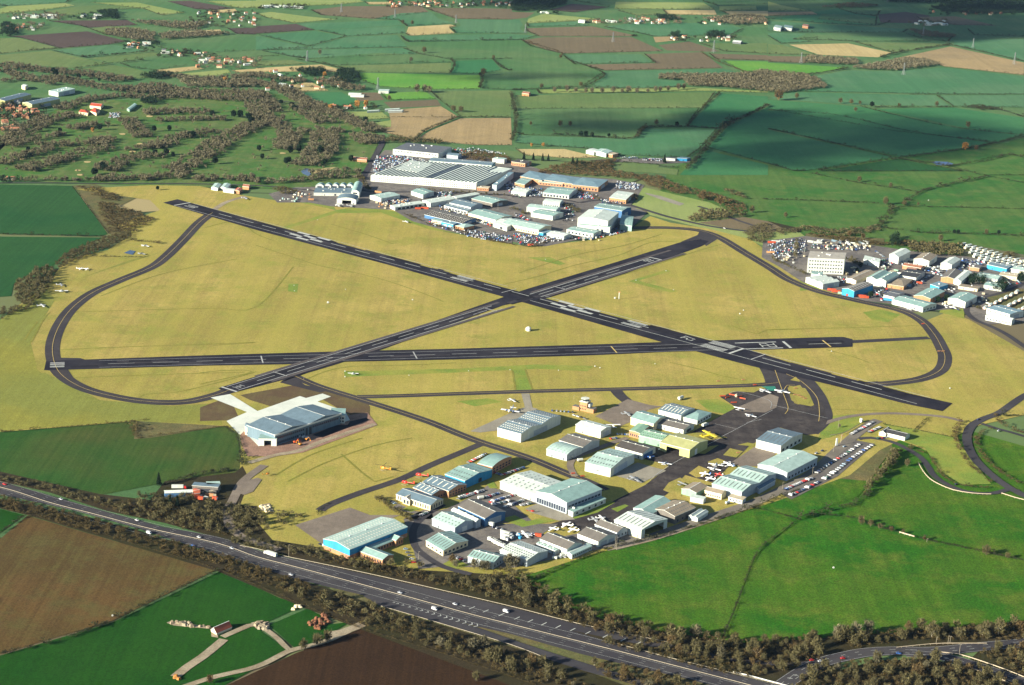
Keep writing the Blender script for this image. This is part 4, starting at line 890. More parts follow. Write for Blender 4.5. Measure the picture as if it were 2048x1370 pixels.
hg = 'hangars and workshops on the near side of the airfield'
HN = [  # name, label, corners, eaves, rise, mode, roof, wall, extras
 ('hangar', 'long bright blue hangar with pale ridged roof beside the motorway', 'O 548,196 750,284 1192,96', 9, 2.6, 'v', 'pale', 'cyan', dict(lights=(22, 'l', 3), wins=(), plinth=(3.2, 'brick'))),
 ('office_building', 'narrow mint-roofed office wing along the right side of the blue hangar', 'O 900,256 945,275 1150,185', 4.5, 1.2, 'v', 'mint', 'brick', dict(wins=(('g', 9, 1, 3.4, .5),))),
 ('office_building', 'short gabled office at the far end of the blue hangar\'s wing', 'O 1075,190 1120,212 1172,185', 5.5, 2.0, 'u', 'mint', 'brick', dict(wins=(('g', 3, 1, 3.6, .5),))),
 ('office_building', 'brick office block with mint roof in front of the blue hangar', 'O 846,292 1012,366 1090,325', 5, 2.0, 'u', 'mint', 'brick', dict(wins=(('f', 8, 1, 3.2, .4), ('g', 3, 1, 3.4, .4)))),
 ('hangar', 'white-roofed hangar with blue far slope above the stripe-roofed workshop', 'R 270,500 575,612 835,525', 6.5, 3.2, 'u', 'pale', 'bluewall', dict(lights=(7, 'd', 2), doors=(('g', .38, .62, 4.5, trim_m), ('g', .72, .76, 2.4)))),
 ('hangar', 'narrow white lean-to roof against the dark grey gabled hangar', 'R 560,375 845,530 900,505', 6.8, 1.2, 'u', 'white', 'bluewall', dict(lights=(6, 'l'))),
 ('hangar', 'dark grey hangar with roof vents below the car park of red and white cars', 'R 650,325 960,492 1200,395', 8.0, 3.2, 'u', 'grey', 'deepblue', dict(doors=(('g', .2, .8, 6),))),
 ('workshop', 'mint workshop with dark roof stripes and cream walls by the site road', 'R 232,770 425,905 715,765', 5.0, 2.6, 'u', 'mint', 'cream', dict(lights=(7, 'd'), wins=(('g', 6, 1, 3, .5), ('f', 4, 1, 2.6, .5)))),
 ('workshop', 'weathered mint workshop with dark roof stripes beside the tree belt', 'R 728,990 1065,1062 1235,975', 5.5, 2.8, 'u', 'mint', 'bluewall', dict(lights=(8, 'd'), wins=(('g', 4, 1, 3, .3),))),
 ('hangar', 'white-roofed hangar with blue walls nearest the bend of the perimeter road', 'R 1168,890 1500,1025 1745,900', 6.0, 2.4, 'u', 'white', 'bluewall', dict(lights=(12, 'd', 3), doors=(('f', .8, .98, 3, trim_m),))),
 ('hangar', 'grey-brown hangar between two white lean-tos beside the perimeter road', 'P 222,200 440,283 560,235', 6.0, 3.2, 'u', 'grey', 'whitew', dict(doors=(('g', .3, .7, 4),))),
 ('workshop', 'long low mint lean-to on the left of the grey-brown hangar', 'P 205,232 345,296 378,282', 3.6, .6, 'u', 'pale', 'whitew', dict(lights=(6, 'd'))),
 ('workshop', 'white workshop with pale roof and side windows on the perimeter road', 'P 440,306 480,326 622,250', 3.8, 1.0, 'v', 'pale', 'whitew', dict(wins=(('g', 9, 1.0, 2.6, .5),))),
 ('hangar', 'grey-roofed hangar with white side wall, next to two parked white aeroplanes', 'P 525,158 690,222 830,165', 5.2, 3.0, 'u', 'grey', 'whitew', dict(doors=(('g', .15, .5, 4), ('g', .6, .9, 3)))),
 ('hangar', 'grey-roofed hangar with blue gable tucked behind the stripe-roofed white hangar', 'P 665,82 840,150 925,115', 5.5, 2.8, 'u', 'grey', 'bluewall', dict(wins=(('g', 3, 1, 3, .3),))),
 ('hangar', 'white hangar with a dark open mouth facing the perimeter road', 'P 820,48 1035,128 1242,40', 8.5, 3.0, 'u', 'white', 'whitew', dict(lights=(7, 'd'), open_=('g', .14, .86, 7.4))),
 ('hangar', 'mint hangar roof behind the white hangar with the open mouth', 'K 1478,1102 1600,1160 1750,1050', 7, 2.4, 'v', 'mint', 'whitew', {}),
 ('hangar', 'hangar with tan left slope and brown right slope', 'K 1632,1108 1800,1172 1950,1095', 7.2, 2.6, 'v', 'brown', 'grey', dict(lights=(10, 'd', 2), wins=(('g', 4, 1, 3, .3),))),
 ('workshop', 'mint-walled workshop with tan and grey roof beside the taxiway', 'U 228,530 490,610 672,480', 5, 1.8, 'v', 'brown', 'green', {}),
 ('workshop', 'dark brown roofed workshop with cream wall between two pale sheds', 'U 655,560 960,640 1040,575', 5.2, 2.0, 'u', 'brown', 'cream', dict(wins=(('f', 7, 1, 2.4, .5),))),
 ('shed', 'white flat-roofed shed with rust stains beside the brown roofed workshop', 'U 380,690 620,740 668,690', 4.0, .5, 'flat', 'white', 'whitew', {}),
 ('shed', 'small pale flat-roofed cabin by the road below the two-bay hangar', 'U 1100,680 1345,755 1400,690', 3.6, .5, 'flat', 'tan', 'whitew', dict(wins=(('f', 4, 1, 2.4, .5),))),
 ('shed', 'pair of white gabled cabins on the verge of the perimeter road', 'U 345,1035 515,1085 690,955', 3.6, 1.3, 'v', 'white', 'whitew', dict(bays=2, doors=(('f', .6, .8, 2.2),))),
 ('hangar', 'two-bay hangar with alternating pale and blue roof slopes', 'U 805,432 1335,600 1905,238', 8.0, 3.0, 'u', 'pale', 'bluewall', dict(bays=2, lights=(7, 'd'), doors=(('g', .1, .4, 5),))),
 ('workshop', 'low blue annexe with a white roof panel, stuck to the two-bay hangar', 'U 1590,500 1665,545 1915,365', 4.5, .8, 'v', 'steel', 'bluewall', {}),
 ('hangar', 'large pale mint hangar with low ridge, nearest the long car park', 'L 874,750 1098,822 1308,690', 8.5, 2.4, 'v', 'pale', 'bluewall', dict(wins=(('g', 9, 1, 3.4, .5),))),
 ('hangar', 'pale-walled hangar with dark roof stripes standing furthest along the apron', 'L 845,562 1047,608 1240,515', 8.5, 2.8, 'u', 'steel', 'whitew', dict(lights=(6, 'd'), wins=(('g', 5, 1, 4, .5),))),
 ('hangar', 'tall mint-roofed hangar with a glass front and pale frame', 'K 700,968 935,1062 1198,948', 11, 3.2, 'v', 'mint', 'bluewall', dict(wins=(('f', 12, .6, 5.5, .82), ('g', 10, 5.4, 7.4, .8)), doors=())),
 ('workshop', 'low annexe with mint roof along the dark side of the glass-fronted hangar', 'K 950,1120 985,1138 1220,1020', 4.5, .5, 'flat', 'mint', 'whitew', dict(wins=(('g', 5, 1, 3, .3),))),
 ('hangar', 'white hangar with small dark roof lights beside the glass-fronted hangar', 'Q 1745,650 2290,860 2760,680', 7.5, 2.2, 'u', 'white', 'whitew', dict(lights=(7, 'd', 3))),
 ('hangar', 'curved grey-roofed hangar with brick gable at the taxiway junction', 'Q 1385,365 1610,425 1905,262', 7.5, 2.6, 'ub', 'mint', 'brick', dict(wins=(('g', 6, 1, 2.6, .6), ('g', 6, 3.6, 5.2, .6)))),
 ('hangar', 'blue-walled hangar with rows of dark roof lights', 'Q 890,530 1178,645 1565,455', 7.5, 2.6, 'u', 'mint', 'cyan', dict(lights=(8, 'd', 2), doors=(('g', .5, .62, 4, doord),))),
 ('workshop', 'grey workshop with three cream roof lights and blue far slope', 'Q 545,650 925,805 1180,690', 6.5, 2.8, 'u', 'steel', 'brick', dict(lights=(5, 'l'), wins=(('g', 6, 1, 2.6, .5), ('g', 6, 3.4, 5, .5)))),
 ('workshop', 'lower grey workshop with three cream roof lights behind the cream office', 'Q 370,745 660,865 880,790', 5.5, 2.4, 'u', 'steel', 'brick', dict(lights=(5, 'l'), wins=(('g', 5, 1, 2.6, .5),))),
 ('office_building', 'cream office with grey roof and tall dark windows', 'Q 135,840 635,1030 815,925', 5.2, 2.6, 'u', 'steel', 'cream', dict(wins=(('f', 13, .8, 4.2, .42), ('g', 5, .8, 4.2, .4)))),
 ('office_building', 'cream gabled porch in the middle of the grey-roofed cream office', 'Q 210,910 310,950 430,840', 5.0, 1.8, 'v', 'tan', 'cream', dict(wins=(('f', 2, .5, 4, .6),))),
 ('hangar', 'white-walled two-bay hangar with rows of roof lights, left of the control tower', 'K 380,462 568,512 887,368', 9, 3.0, 'u', 'steel', 'whitew', dict(bays=2, lights=(11, 'l', 3), wins=(('f', 3, 1.5, 3, .1),))),
 ('hangar', 'plain white box hangar below the old apron', 'S 128,670 600,810 795,715', 7.5, 1.6, 'u', 'white', 'whitew', dict(doors=(('g', .25, .8, 5, wmat('bluewall')),))),
 ('hangar', 'dark grey gabled workshop with white edging behind the curved pale hangar', 'K 878,560 1062,618 1190,560', 6.5, 2.8, 'u', 'grey', 'bluewall', dict(lights=(8, 'd', 2))),
 ('hangar', 'pale curved-roof hangar with rows of dark roof lights', 'K 772,632 935,678 1060,622', 6.5, 2.6, 'ub', 'pale', 'bluewall', dict(lights=(6, 'd', 2), doors=(('g', .2, .5, 4),))),
 ('hangar', 'pale mint hangar with blue-grey far slope beside the square of old concrete', 'K 1086,738 1285,790 1463,672', 8.5, 3.4, 'u', 'pale', 'whitew', dict(lights=(9, 'd', 2), wins=(('f', 1, 3.0, 3.9, .16, .1, .9),), doors=(('g', .15, .7, 6.5, wmat('bluewall')),))),
 ('hangar', 'dark grey roofed hangar with white front strip and blue gable', 'S 920,1095 1415,1250 1640,1110', 6.0, 2.8, 'u', 'dgrey', 'whitew', dict(doors=(('f', .35, .98, 3.4, doord), ('g', .1, .8, 4.5, wmat('deepblue'))))),
 ('office_building', 'brick office with green roof at the left end of the green hangars', 'S 1175,790 1365,850 1505,700', 6, .8, 'v', 'green', 'brick', dict(wins=(('f', 5, 1, 3.4, .5),))),
 ('hangar', 'green-roofed hangar with a row of dark slots, in the middle of the chain', 'S 1368,880 1795,990 1960,860', 7, 2.2, 'u', 'green', 'green', dict(lights=(10, 'd', 2))),
 ('hangar', 'olive yellow hangar with open front, at the right end of the green chain', 'K 1690,575 1918,640 2048,560', 8.5, 2.8, 'u', 'olive', 'olive', dict(open_=('f', .34, .78, 6.2), doors=(('g', .3, .42, 6, trim_m),), lights=None)),
 ('hangar', 'mint hangar with cream front, above the green-roofed chain', 'S 1215,530 1635,665 1830,520', 7.5, 2.8, 'u', 'mint', 'cream', {}),
 ('hangar', 'long grey-brown roofed building with white wall and garage doors', 'K 1665,428 1868,480 1948,432', 4.8, 2.0, 'u', 'grey', 'whitew', dict(doors=(('g', .3, .7, 3, doord),))),
 ('hangar', 'steel-blue roofed hangar with pale stripes behind the grey-brown roofed building', 'K 1672,318 1848,364 1952,308', 6.5, 2.6, 'u', 'steel', 'whitew', dict(lights=(7, 'l'))),
 ('office_building', 'small mint cross-gabled building with red brick side facing the apron', 'L 267,380 378,405 498,345', 4.5, 2.4, 'uh', 'mint', 'whitew', dict(wins=(('g', 5, 1, 2.8, .6),))),
 ('office_building', 'low white building with black roof at the top end of the car park', 'X 585,232 790,288 832,250', 3.6, 2.0, 'u', 'black', 'whitew', dict(wins=(('f', 8, 1, 2.2, .3),))),
 ('office_building', 'small black-gabled wing of the low white building', 'X 520,232 590,250 640,205', 3.4, 2.2, 'v', 'black', 'cream', {}),
 ('shed', 'tiny white hut at the corner of the apron fence', 'X 315,95 335,105 350,98', 3, .6, 'u', 'white', 'whitew', dict(rect=False)),
 # farm yard on the left
 ('farm_building', 'grey flat-roofed farm building amid red sheds by the site track', 'Y 660,330 1070,350 1110,300', 5.5, .5, 'flat', 'steel', 'grey', dict(doors=(('f', .3, .8, 3, doord),))),
 ('farm_building', 'pale L-shaped roof behind the grey farm building', 'Y 890,265 900,305 1105,300', 5.5, .4, 'flat', 'pale', 'whitew', dict(rect=False)),
 ('farm_building', 'long narrow silver-roofed building with blue wall in the farm yard', 'Y 225,405 235,440 670,425', 4.0, 1.2, 'v', 'white', 'deepblue', dict(rect=False)),
 ('farm_building', 'rust-roofed barn end in the farm yard', 'Y 690,400 700,450 785,440', 5, 1.5, 'v', 'rust', 'rust', dict(rect=False)),
 ('barn', 'red-roofed barn alone in the green field by the pale track', 'N 1688,926 1733,954 1853,903', 1.5, 3.4, 'v', 'rust', 'cream', dict(rect=False)),
]
for nm, lab, P, h, r_, mode, rf, wl, ex in HN:
    g_ = {'hangar': 'hangars on the near side of the airfield', 'workshop': 'workshops on the near side of the airfield', 'office_building': 'office buildings among the hangars', 'shed': 'sheds among the hangars', 'farm_building': 'buildings of the farm yard'}.get(nm)
    building(nm, nm.replace('_', ' '), lab, P, h, r_, mode, rf, wl, group=g_, **ex)

# the new hangar on the building site
t, u, v, lu, lv = building('hangar', 'hangar', 'large new grey hangar on the building site with white fascia and stepped roof', 'J 395,597 600,680 1085,497', 11.5, 3.2, 'u', 'steel', 'steel', bays=2, group='hangars on the near side of the airfield',
    wins=(('g', 14, 6.2, 8.4, .8, .03, .44), ('g', 14, 6.2, 8.4, .8, .56, .97), ('g', 14, 1, 3.4, .7, .03, .44)), doors=(('g', .46, .49, 8, doord), ('g', .51, .55, 8, doord)))
m = MB(); ang = math.atan2(v.y, v.x); c = v * lv / 2 - u * .4; m.box((c.x, c.y, 11.2), (lv + 2, .9, 1.6), trim_m, ang); m.build('fascia', t)
building('hangar', 'hangar', 'low curved end bay of the new hangar with white fascia and cream wall', 'J 360,612 585,690 600,665', 8.5, 2.0, 'ub', 'steel', 'cream', group='hangars on the near side of the airfield', wins=(('f', 7, 1, 2.8, .6),), rect=False)
t, u, v, lu, lv = building('canopy', 'canopy', 'steel framed canopy with mint roof at the near corner of the new hangar', 'J 470,708 612,712 625,680', 7.5, .6, 'flat', 'mint', 'whitew', rect=False, open_=('f', .3, .7, 5.5))
building('office_building', 'office building', 'mint-roofed entrance block at the right end of the new hangar', 'J 1045,520 1158,525 1165,470', 8.5, .8, 'flat', 'mint', 'whitew', group='office buildings among the hangars', rect=False, wins=(('f', 5, 1, 3, .6), ('f', 5, 4.5, 6.5, .7)))

# control tower
base = GT('K', 1078, 318); t = empty('control_tower', base); tag(t, 'brick control tower with a glazed octagonal cab, standing between hangar and apron', 'control tower')
ang = R(-28)
bm_, wm_ = wmat('orange'), wmat('whitew')
m = MB(); m.box((0, 0, 4.4), (9, 8, 11), bm_, ang); m.build('tower_shaft', t)
m = MB(); m.box((7, -4.5, 1.4), (9, 8, 5), bm_, ang); m.box((7, -4.5, 4.05), (9.4, 8.4, .3), wmat('grey'), ang); m.build('ground_floor', t)
m = MB(); m.box((-8.5, 2, 1.2), (8, 6, 4.4), bm_, ang); m.box((-8.5, 2, 3.55), (8.4, 6.4, .3), wmat('grey'), ang); m.build('side_wing', t)
m = MB(); m.box((4.2, -1, 6.6), (6, 7, 3.2), wm_, ang); m.build('upper_room', t)
m = MB(); m.box((0, 0, 10.1), (10, 9, .5), wm_, ang); m.tube([(0, 0, 10.3), (0, 0, 11.1)], 4.1, wm_, 8); m.build('cab_base', t)
m = MB(); m.tube([(0, 0, 11.1), (0, 0, 13.1)], [3.8, 4.4], glass, 8); m.build('cab_glazing', t)
m = MB(); m.tube([(0, 0, 13.1), (0, 0, 13.5)], 4.8, wm_, 8); m.build('cab_roof', t)
m = MB(); [m.tube([(4.6 * math.cos(a), 4.6 * math.sin(a), 10.3), (4.6 * math.cos(a), 4.6 * math.sin(a), 11.4)], .06, steel, 4) for a in np.linspace(0, 6.28, 16)]; m.build('railing', t)
m = MB(); m.tube([(1, 1, 13.4), (1, 1, 17)], .08, steel, 4); m.build('mast', t)
for k in range(4):
    m = MB(); a = ang; p = Vector((math.cos(a), math.sin(a))); q = Vector((math.sin(a), -math.cos(a)))
    for zz in (2, 5.4): m.box((p.x * (k * 2 - 3) + q.x * 4.05, p.y * (k * 2 - 3) + q.y * 4.05, zz), (1.1, .1, 1.3), glass, a)
    m.build('window', t)

# ------------------------------------------------------------------ works estate beyond the runway
fg = 'works and warehouses of the estate beyond the runway'
t, u, v, lu, lv = building('factory', 'factory', 'huge white factory with sawtooth roof and a long front of windows', 'F 918,322 1762,388 2050,268', 10, 3.0, 'saw2' if 0 else 'v', 'white', 'whitew', bays=1, rect=False, over=.3,
    wins=(('f', 46, 1.2, 2.8, .4), ('f', 46, 4.6, 6.2, .4), ('f', 46, 7.6, 8.8, .4)))
for ch in list(t.children):
    if ch.name.startswith(('roof', 'ridge')): bpy.data.objects.remove(ch)
sawg = flat('north light glazing', (.055, .07, .08), .3, .2, .4, .5); m = MB(); gm = MB(); n = 27; rm = rmat('white')
for k in range(n):
    a, b_ = u * (lu * k / n), u * (lu * (k + 1) / n); c = a.lerp(b_, .16 if k not in (12, 13) else .5)
    f0, f1 = (v * 4, v * (lv - .5)) if k > 3 else (v * 4, v * lv * .7)
    for P_, mm, mt in (((b_, c), 1, rm), ((c, a), 0, sawg)):
        za, zb = (10.2, 11.6) if mm else (11.6, 10.2)
        (m if mm else gm).poly([P_[0] + f0 + Vector((0, 0, za)), P_[1] + f0 + Vector((0, 0, zb)), P_[1] + f1 + Vector((0, 0, zb)), P_[0] + f1 + Vector((0, 0, za))], mt)
    for f in (f0, f1): m.poly([a + f + Vector((0, 0, 10.2)), b_ + f + Vector((0, 0, 10.2)), c + f + Vector((0, 0, 11.6))], rm)
m.poly([v * 0 + Vector((0, 0, 10.1)), u * lu + Vector((0, 0, 10.1)), u * lu + v * lv + Vector((0, 0, 10.1)), v * lv + Vector((0, 0, 10.1))], rm)
m.build('roof', t); gm.build('roof_glazing', t)
FE = [
 ('white flat-roofed block behind the left end of the sawtooth factory', 'F 1130,270 1300,300 1380,228', 11, .5, 'flat', 'white', 'whitew', {}),
 ('long grey-roofed hall with mint front behind the sawtooth factory', 'F 1380,208 1885,245 1920,218', 12, 2.0, 'u', 'steel', 'mint', dict(wins=(('f', 12, 8, 10, .8),))),
 ('white-fronted warehouse with a dark roof dotted with lights, farthest of the estate', 'F 1100,112 1458,150 1555,96', 9, .5, 'flat', 'slate', 'whitew', dict(wins=(('f', 14, 5, 7, .5),))),
 ('small curved grey shed beside the farthest warehouse', 'F 1525,160 1615,168 1648,152', 6, 2, 'ub', 'steel', 'bluewall', {}),
 ('small pale block right of the long grey-roofed hall', 'F 1893,188 1985,198 2005,186', 7, .6, 'flat', 'pale', 'whitew', {}),
 ('blue and grey end block on the right flank of the sawtooth factory', 'F 1890,398 1925,402 2060,300', 9.4, .5, 'flat', 'blue', 'bluewall', dict(rect=False)),
 ('brick gatehouse at the right end of the factory front', 'F 1770,418 1860,425 1875,412', 5, .5, 'flat', 'tan', 'brick', dict(wins=(('f', 6, 1, 3, .4),))),
 ('white lean building with pale roof left of the cluttered car yard', 'F 920,482 1000,508 1140,478', 6, 1.4, 'v', 'pale', 'whitew', {}),
 ('long low white building with dark openings facing the yard of cars', 'F 1080,562 1112,580 1332,540', 4.5, .5, 'flat', 'white', 'whitew', dict(doors=tuple(('g', .1 + k * .14, .2 + k * .14, 3, doord) for k in range(6)))),
 ('mint-roofed workshop below the middle of the factory front', 'F 1252,448 1336,480 1412,452', 6, 1.5, 'u', 'mint', 'whitew', {}),
 ('white-roofed long unit with dark blue side, left of two', 'F 1338,522 1396,545 1582,506', 6.5, 1.2, 'v', 'white', 'whitew', {}),
 ('white-roofed long unit with dark blue side, right of two', 'F 1572,492 1606,506 1776,470', 6.5, 1.0, 'v', 'white', 'whitew', {}),
 ('blue-grey roofed works shed in the middle of the estate', 'F 1560,540 1718,580 1800,548', 6.5, 2.4, 'u', 'steel', 'bluewall', {}),
 ('lower blue-fronted shed with open bays in the middle of the estate', 'F 1520,562 1690,612 1722,596', 4.5, 1.0, 'u', 'steel', 'whitew', dict(doors=tuple(('f', .05 + k * .13, .14 + k * .13, 3, doord) for k in range(7)))),
 ('mint-roofed warehouse right of the blue-grey works shed', 'F 1735,508 1890,548 2005,520', 6.5, 2.4, 'u', 'mint', 'grey', {}),
 ('black-roofed shed with rows of pale stripes near the airfield hedge', 'F 1372,632 1650,708 1745,662', 5, 1.6, 'u', 'dgrey', 'deepblue', dict(lights=(16, 'l', 3))),
 ('pale-roofed warehouse with cream wall left of the white twin gables', 'F 1715,622 1918,682 2035,645', 7, 2.6, 'u', 'mint', 'cream', dict(wins=(('f', 9, 1, 2.4, .4),))),
 ('white twin-gabled unit beside the pale-roofed warehouse', 'F 1908,700 2008,738 2110,690', 6, 1.8, 'u', 'white', 'whitew', dict(doors=(('f', .3, .5, 4, doord),))),
 ('small bright blue unit on the edge of the airfield', 'F 1490,692 1578,718 1602,704', 5.5, .6, 'flat', 'blue', 'cyan', dict(doors=(('f', .1, .4, 3), ('f', .5, .8, 3)))),
 ('small tan-roofed unit beside the bright blue unit', 'F 1412,678 1482,695 1505,680', 5, .8, 'u', 'mint', 'tan', {}),
 ('hip-roofed brick house on the edge of the airfield', 'F 1600,725 1662,742 1742,722', 4.5, 2.5, 'uh', 'pale', 'brick', {}),
 ('green arched hangar with a white open front beside the runway end of the works', 'F 645,515 800,520 832,488', 7, 3.2, 'vb', 'steel', 'whitew', dict(open_=('f', .25, .72, 5.5))),
 ('left mint-roofed brick-fronted unit in the upper row', 'G 80,328 240,365 292,318', 7, 1.6, 'uh', 'blue', 'brick', {}),
 ('middle mint-roofed brick-fronted unit in the upper row', 'G 262,356 485,392 535,342', 7, 2.0, 'uh', 'blue', 'brick', dict(wins=(('f', 9, 1, 4, .5),))),
 ('low mint unit with brick front before the middle unit of the upper row', 'G 215,372 405,392 418,380', 5, .8, 'u', 'mint', 'brick', dict(wins=(('f', 8, 1, 3, .5),))),
 ('right mint-roofed brick-fronted unit in the upper row', 'G 485,395 690,418 752,358', 7.5, 2.0, 'uh', 'blue', 'brick', dict(wins=(('f', 8, 1, 4.5, .5),))),
 ('small mint unit with red brick base at the left of the upper row', 'G 28,380 100,398 160,345', 5, 1, 'u', 'mint', 'brick', {}),
 ('white low unit with many windows at the left of the middle row', 'G 0,448 110,468 142,432', 5, 1.6, 'u', 'white', 'whitew', dict(wins=(('f', 8, 1, 3, .5),))),
 ('wide mint-roofed unit with white posts in the middle row', 'G 245,462 455,482 532,432', 6, 2.2, 'u', 'mint', 'whitew', dict(wins=(('f', 8, .5, 4, .6),))),
 ('white round-shouldered shed behind the pair of white warehouses', 'G 250,535 380,550 400,520', 6, 1.8, 'ub', 'white', 'whitew', dict(wins=(('f', 7, 1, 3, .4),))),
 ('upper of two white warehouses joined side by side', 'G 125,572 352,602 378,575', 7.5, 1.6, 'u', 'pale', 'whitew', {}),
 ('lower of two white warehouses joined side by side', 'G 148,622 325,650 418,622', 6.5, 1.8, 'u', 'mint', 'whitew', {}),
 ('very tall white hangar with low pitched roof facing the runway', 'G 530,662 768,690 838,618', 18, 2.6, 'v', 'white', 'whitew', dict(wins=(('f', 3, 12, 13.5, .1),), doors=(('f', .15, .25, 5, doord), ('f', .3, .4, 5, doord)))),
 ('lower white front block of the very tall hangar', 'G 535,718 782,740 795,725', 10, .6, 'flat', 'mint', 'whitew', dict(rect=False, doors=(('f', .2, .28, 6, glass), ('f', .35, .42, 6, glass), ('f', .86, .93, 6, glass)))),
 ('mint-roofed hall with a row of dark slots behind the very tall hangar', 'G 655,575 880,608 960,580', 11, 2, 'u', 'mint', 'deepblue', dict(lights=(14, 'd'))),
 ('mint arched shed standing alone right of the very tall hangar', 'W 1125,700 1368,740 1405,545', 8, 3.0, 'ub', 'mint', 'mint', dict(rect=False, lights=(4, 'd', 2))),
 ('cream curved-roof works with long side wall of windows', 'G -60,700 212,762 300,722', 7, 2.8, 'u', 'pale', 'cream', dict(wins=(('f', 14, 1, 3, .5),))),
 ('bright blue end annexe of the cream curved-roof works', 'G 210,775 250,785 310,765', 4, .5, 'flat', 'blue', 'cyan', {}),
 ('low white office before the very tall hangar, with dark windows', 'G 432,758 650,792 720,768', 6, 1.2, 'u', 'mint', 'whitew', dict(wins=(('f', 7, 1, 4, .5),))),
 ('small white unit with dark blue gable near the airfield edge', 'G 285,785 415,812 470,790', 5, 1.2, 'u', 'white', 'whitew', dict(wins=(('f', 5, 1, 2.6, .4),))),
 ('white-roofed showroom with red brick base and cars in front', 'G 785,498 912,518 955,462', 6.5, 1, 'u', 'white', 'orange', dict(wins=(('f', 7, .5, 2.6, .6),))),
 ('brick and white workshop row above the estate trees', 'G 0,212 105,228 148,208', 6, .5, 'flat', 'dgrey', 'brick', dict(wins=(('f', 6, 1, 3, .5),))),
 ('mint-roofed farm hall with white walls beside the upper field', 'G 665,128 752,150 795,128', 6, 1.6, 'v', 'pale', 'whitew', {}),
 ('white low sheds left of the mint-roofed farm hall', 'G 598,122 655,138 700,120', 5, .8, 'u', 'white', 'whitew', {}),
 ('brick store right of the mint-roofed farm hall', 'G 765,150 805,158 845,145', 5, .5, 'flat', 'tan', 'brick', {}),
 ('bright blue low unit beside the upper hedge', 'G 1320,185 1400,190 1430,182', 4.5, .5, 'flat', 'blue', 'cyan', {}),
 ('white low unit left of the bright blue unit by the upper hedge', 'G 1230,185 1305,190 1318,182', 4, .5, 'flat', 'slate', 'whitew', {}),
]
for lab, P, h, r_, mode, rf, wl, ex in FE: building('warehouse', 'warehouse', lab, P, h, r_, mode, rf, wl, group=fg, **ex)
for k, (x0, x1) in enumerate(((476, 541), (546, 600), (606, 658), (663, 715), (721, 773))):
    building('vaulted_shed', 'shed', 'arched roof bay of the old hangar beside the runway, %s of five' % ('first', 'second', 'third', 'fourth', 'fifth')[k], 'F %d,406 %d,408 %d,396' % (x0, x1, x1 + 12), 7, 3.0, 'vb', 'mint', 'whitew', group='arched bays of the old hangar', rect=False,
             wins=(('f', 1, 3.8, 6.6, .6),))
building('vaulted_shed', 'shed', 'larger arched bay at the right end of the old hangar', 'F 762,455 825,460 852,388', 8, 3.4, 'vb', 'mint', 'whitew', group='arched bays of the old hangar', rect=False, wins=(('f', 1, 5, 7.5, .6),))
building('warehouse', 'warehouse', 'long grey lean-to with white front before the arched bays', 'F 462,462 760,466 775,425', 4.5, .5, 'flat', 'steel', 'whitew', group=fg, rect=False, doors=(('f', .2, .26, 3, doord), ('f', .4, .45, 3, doord)))

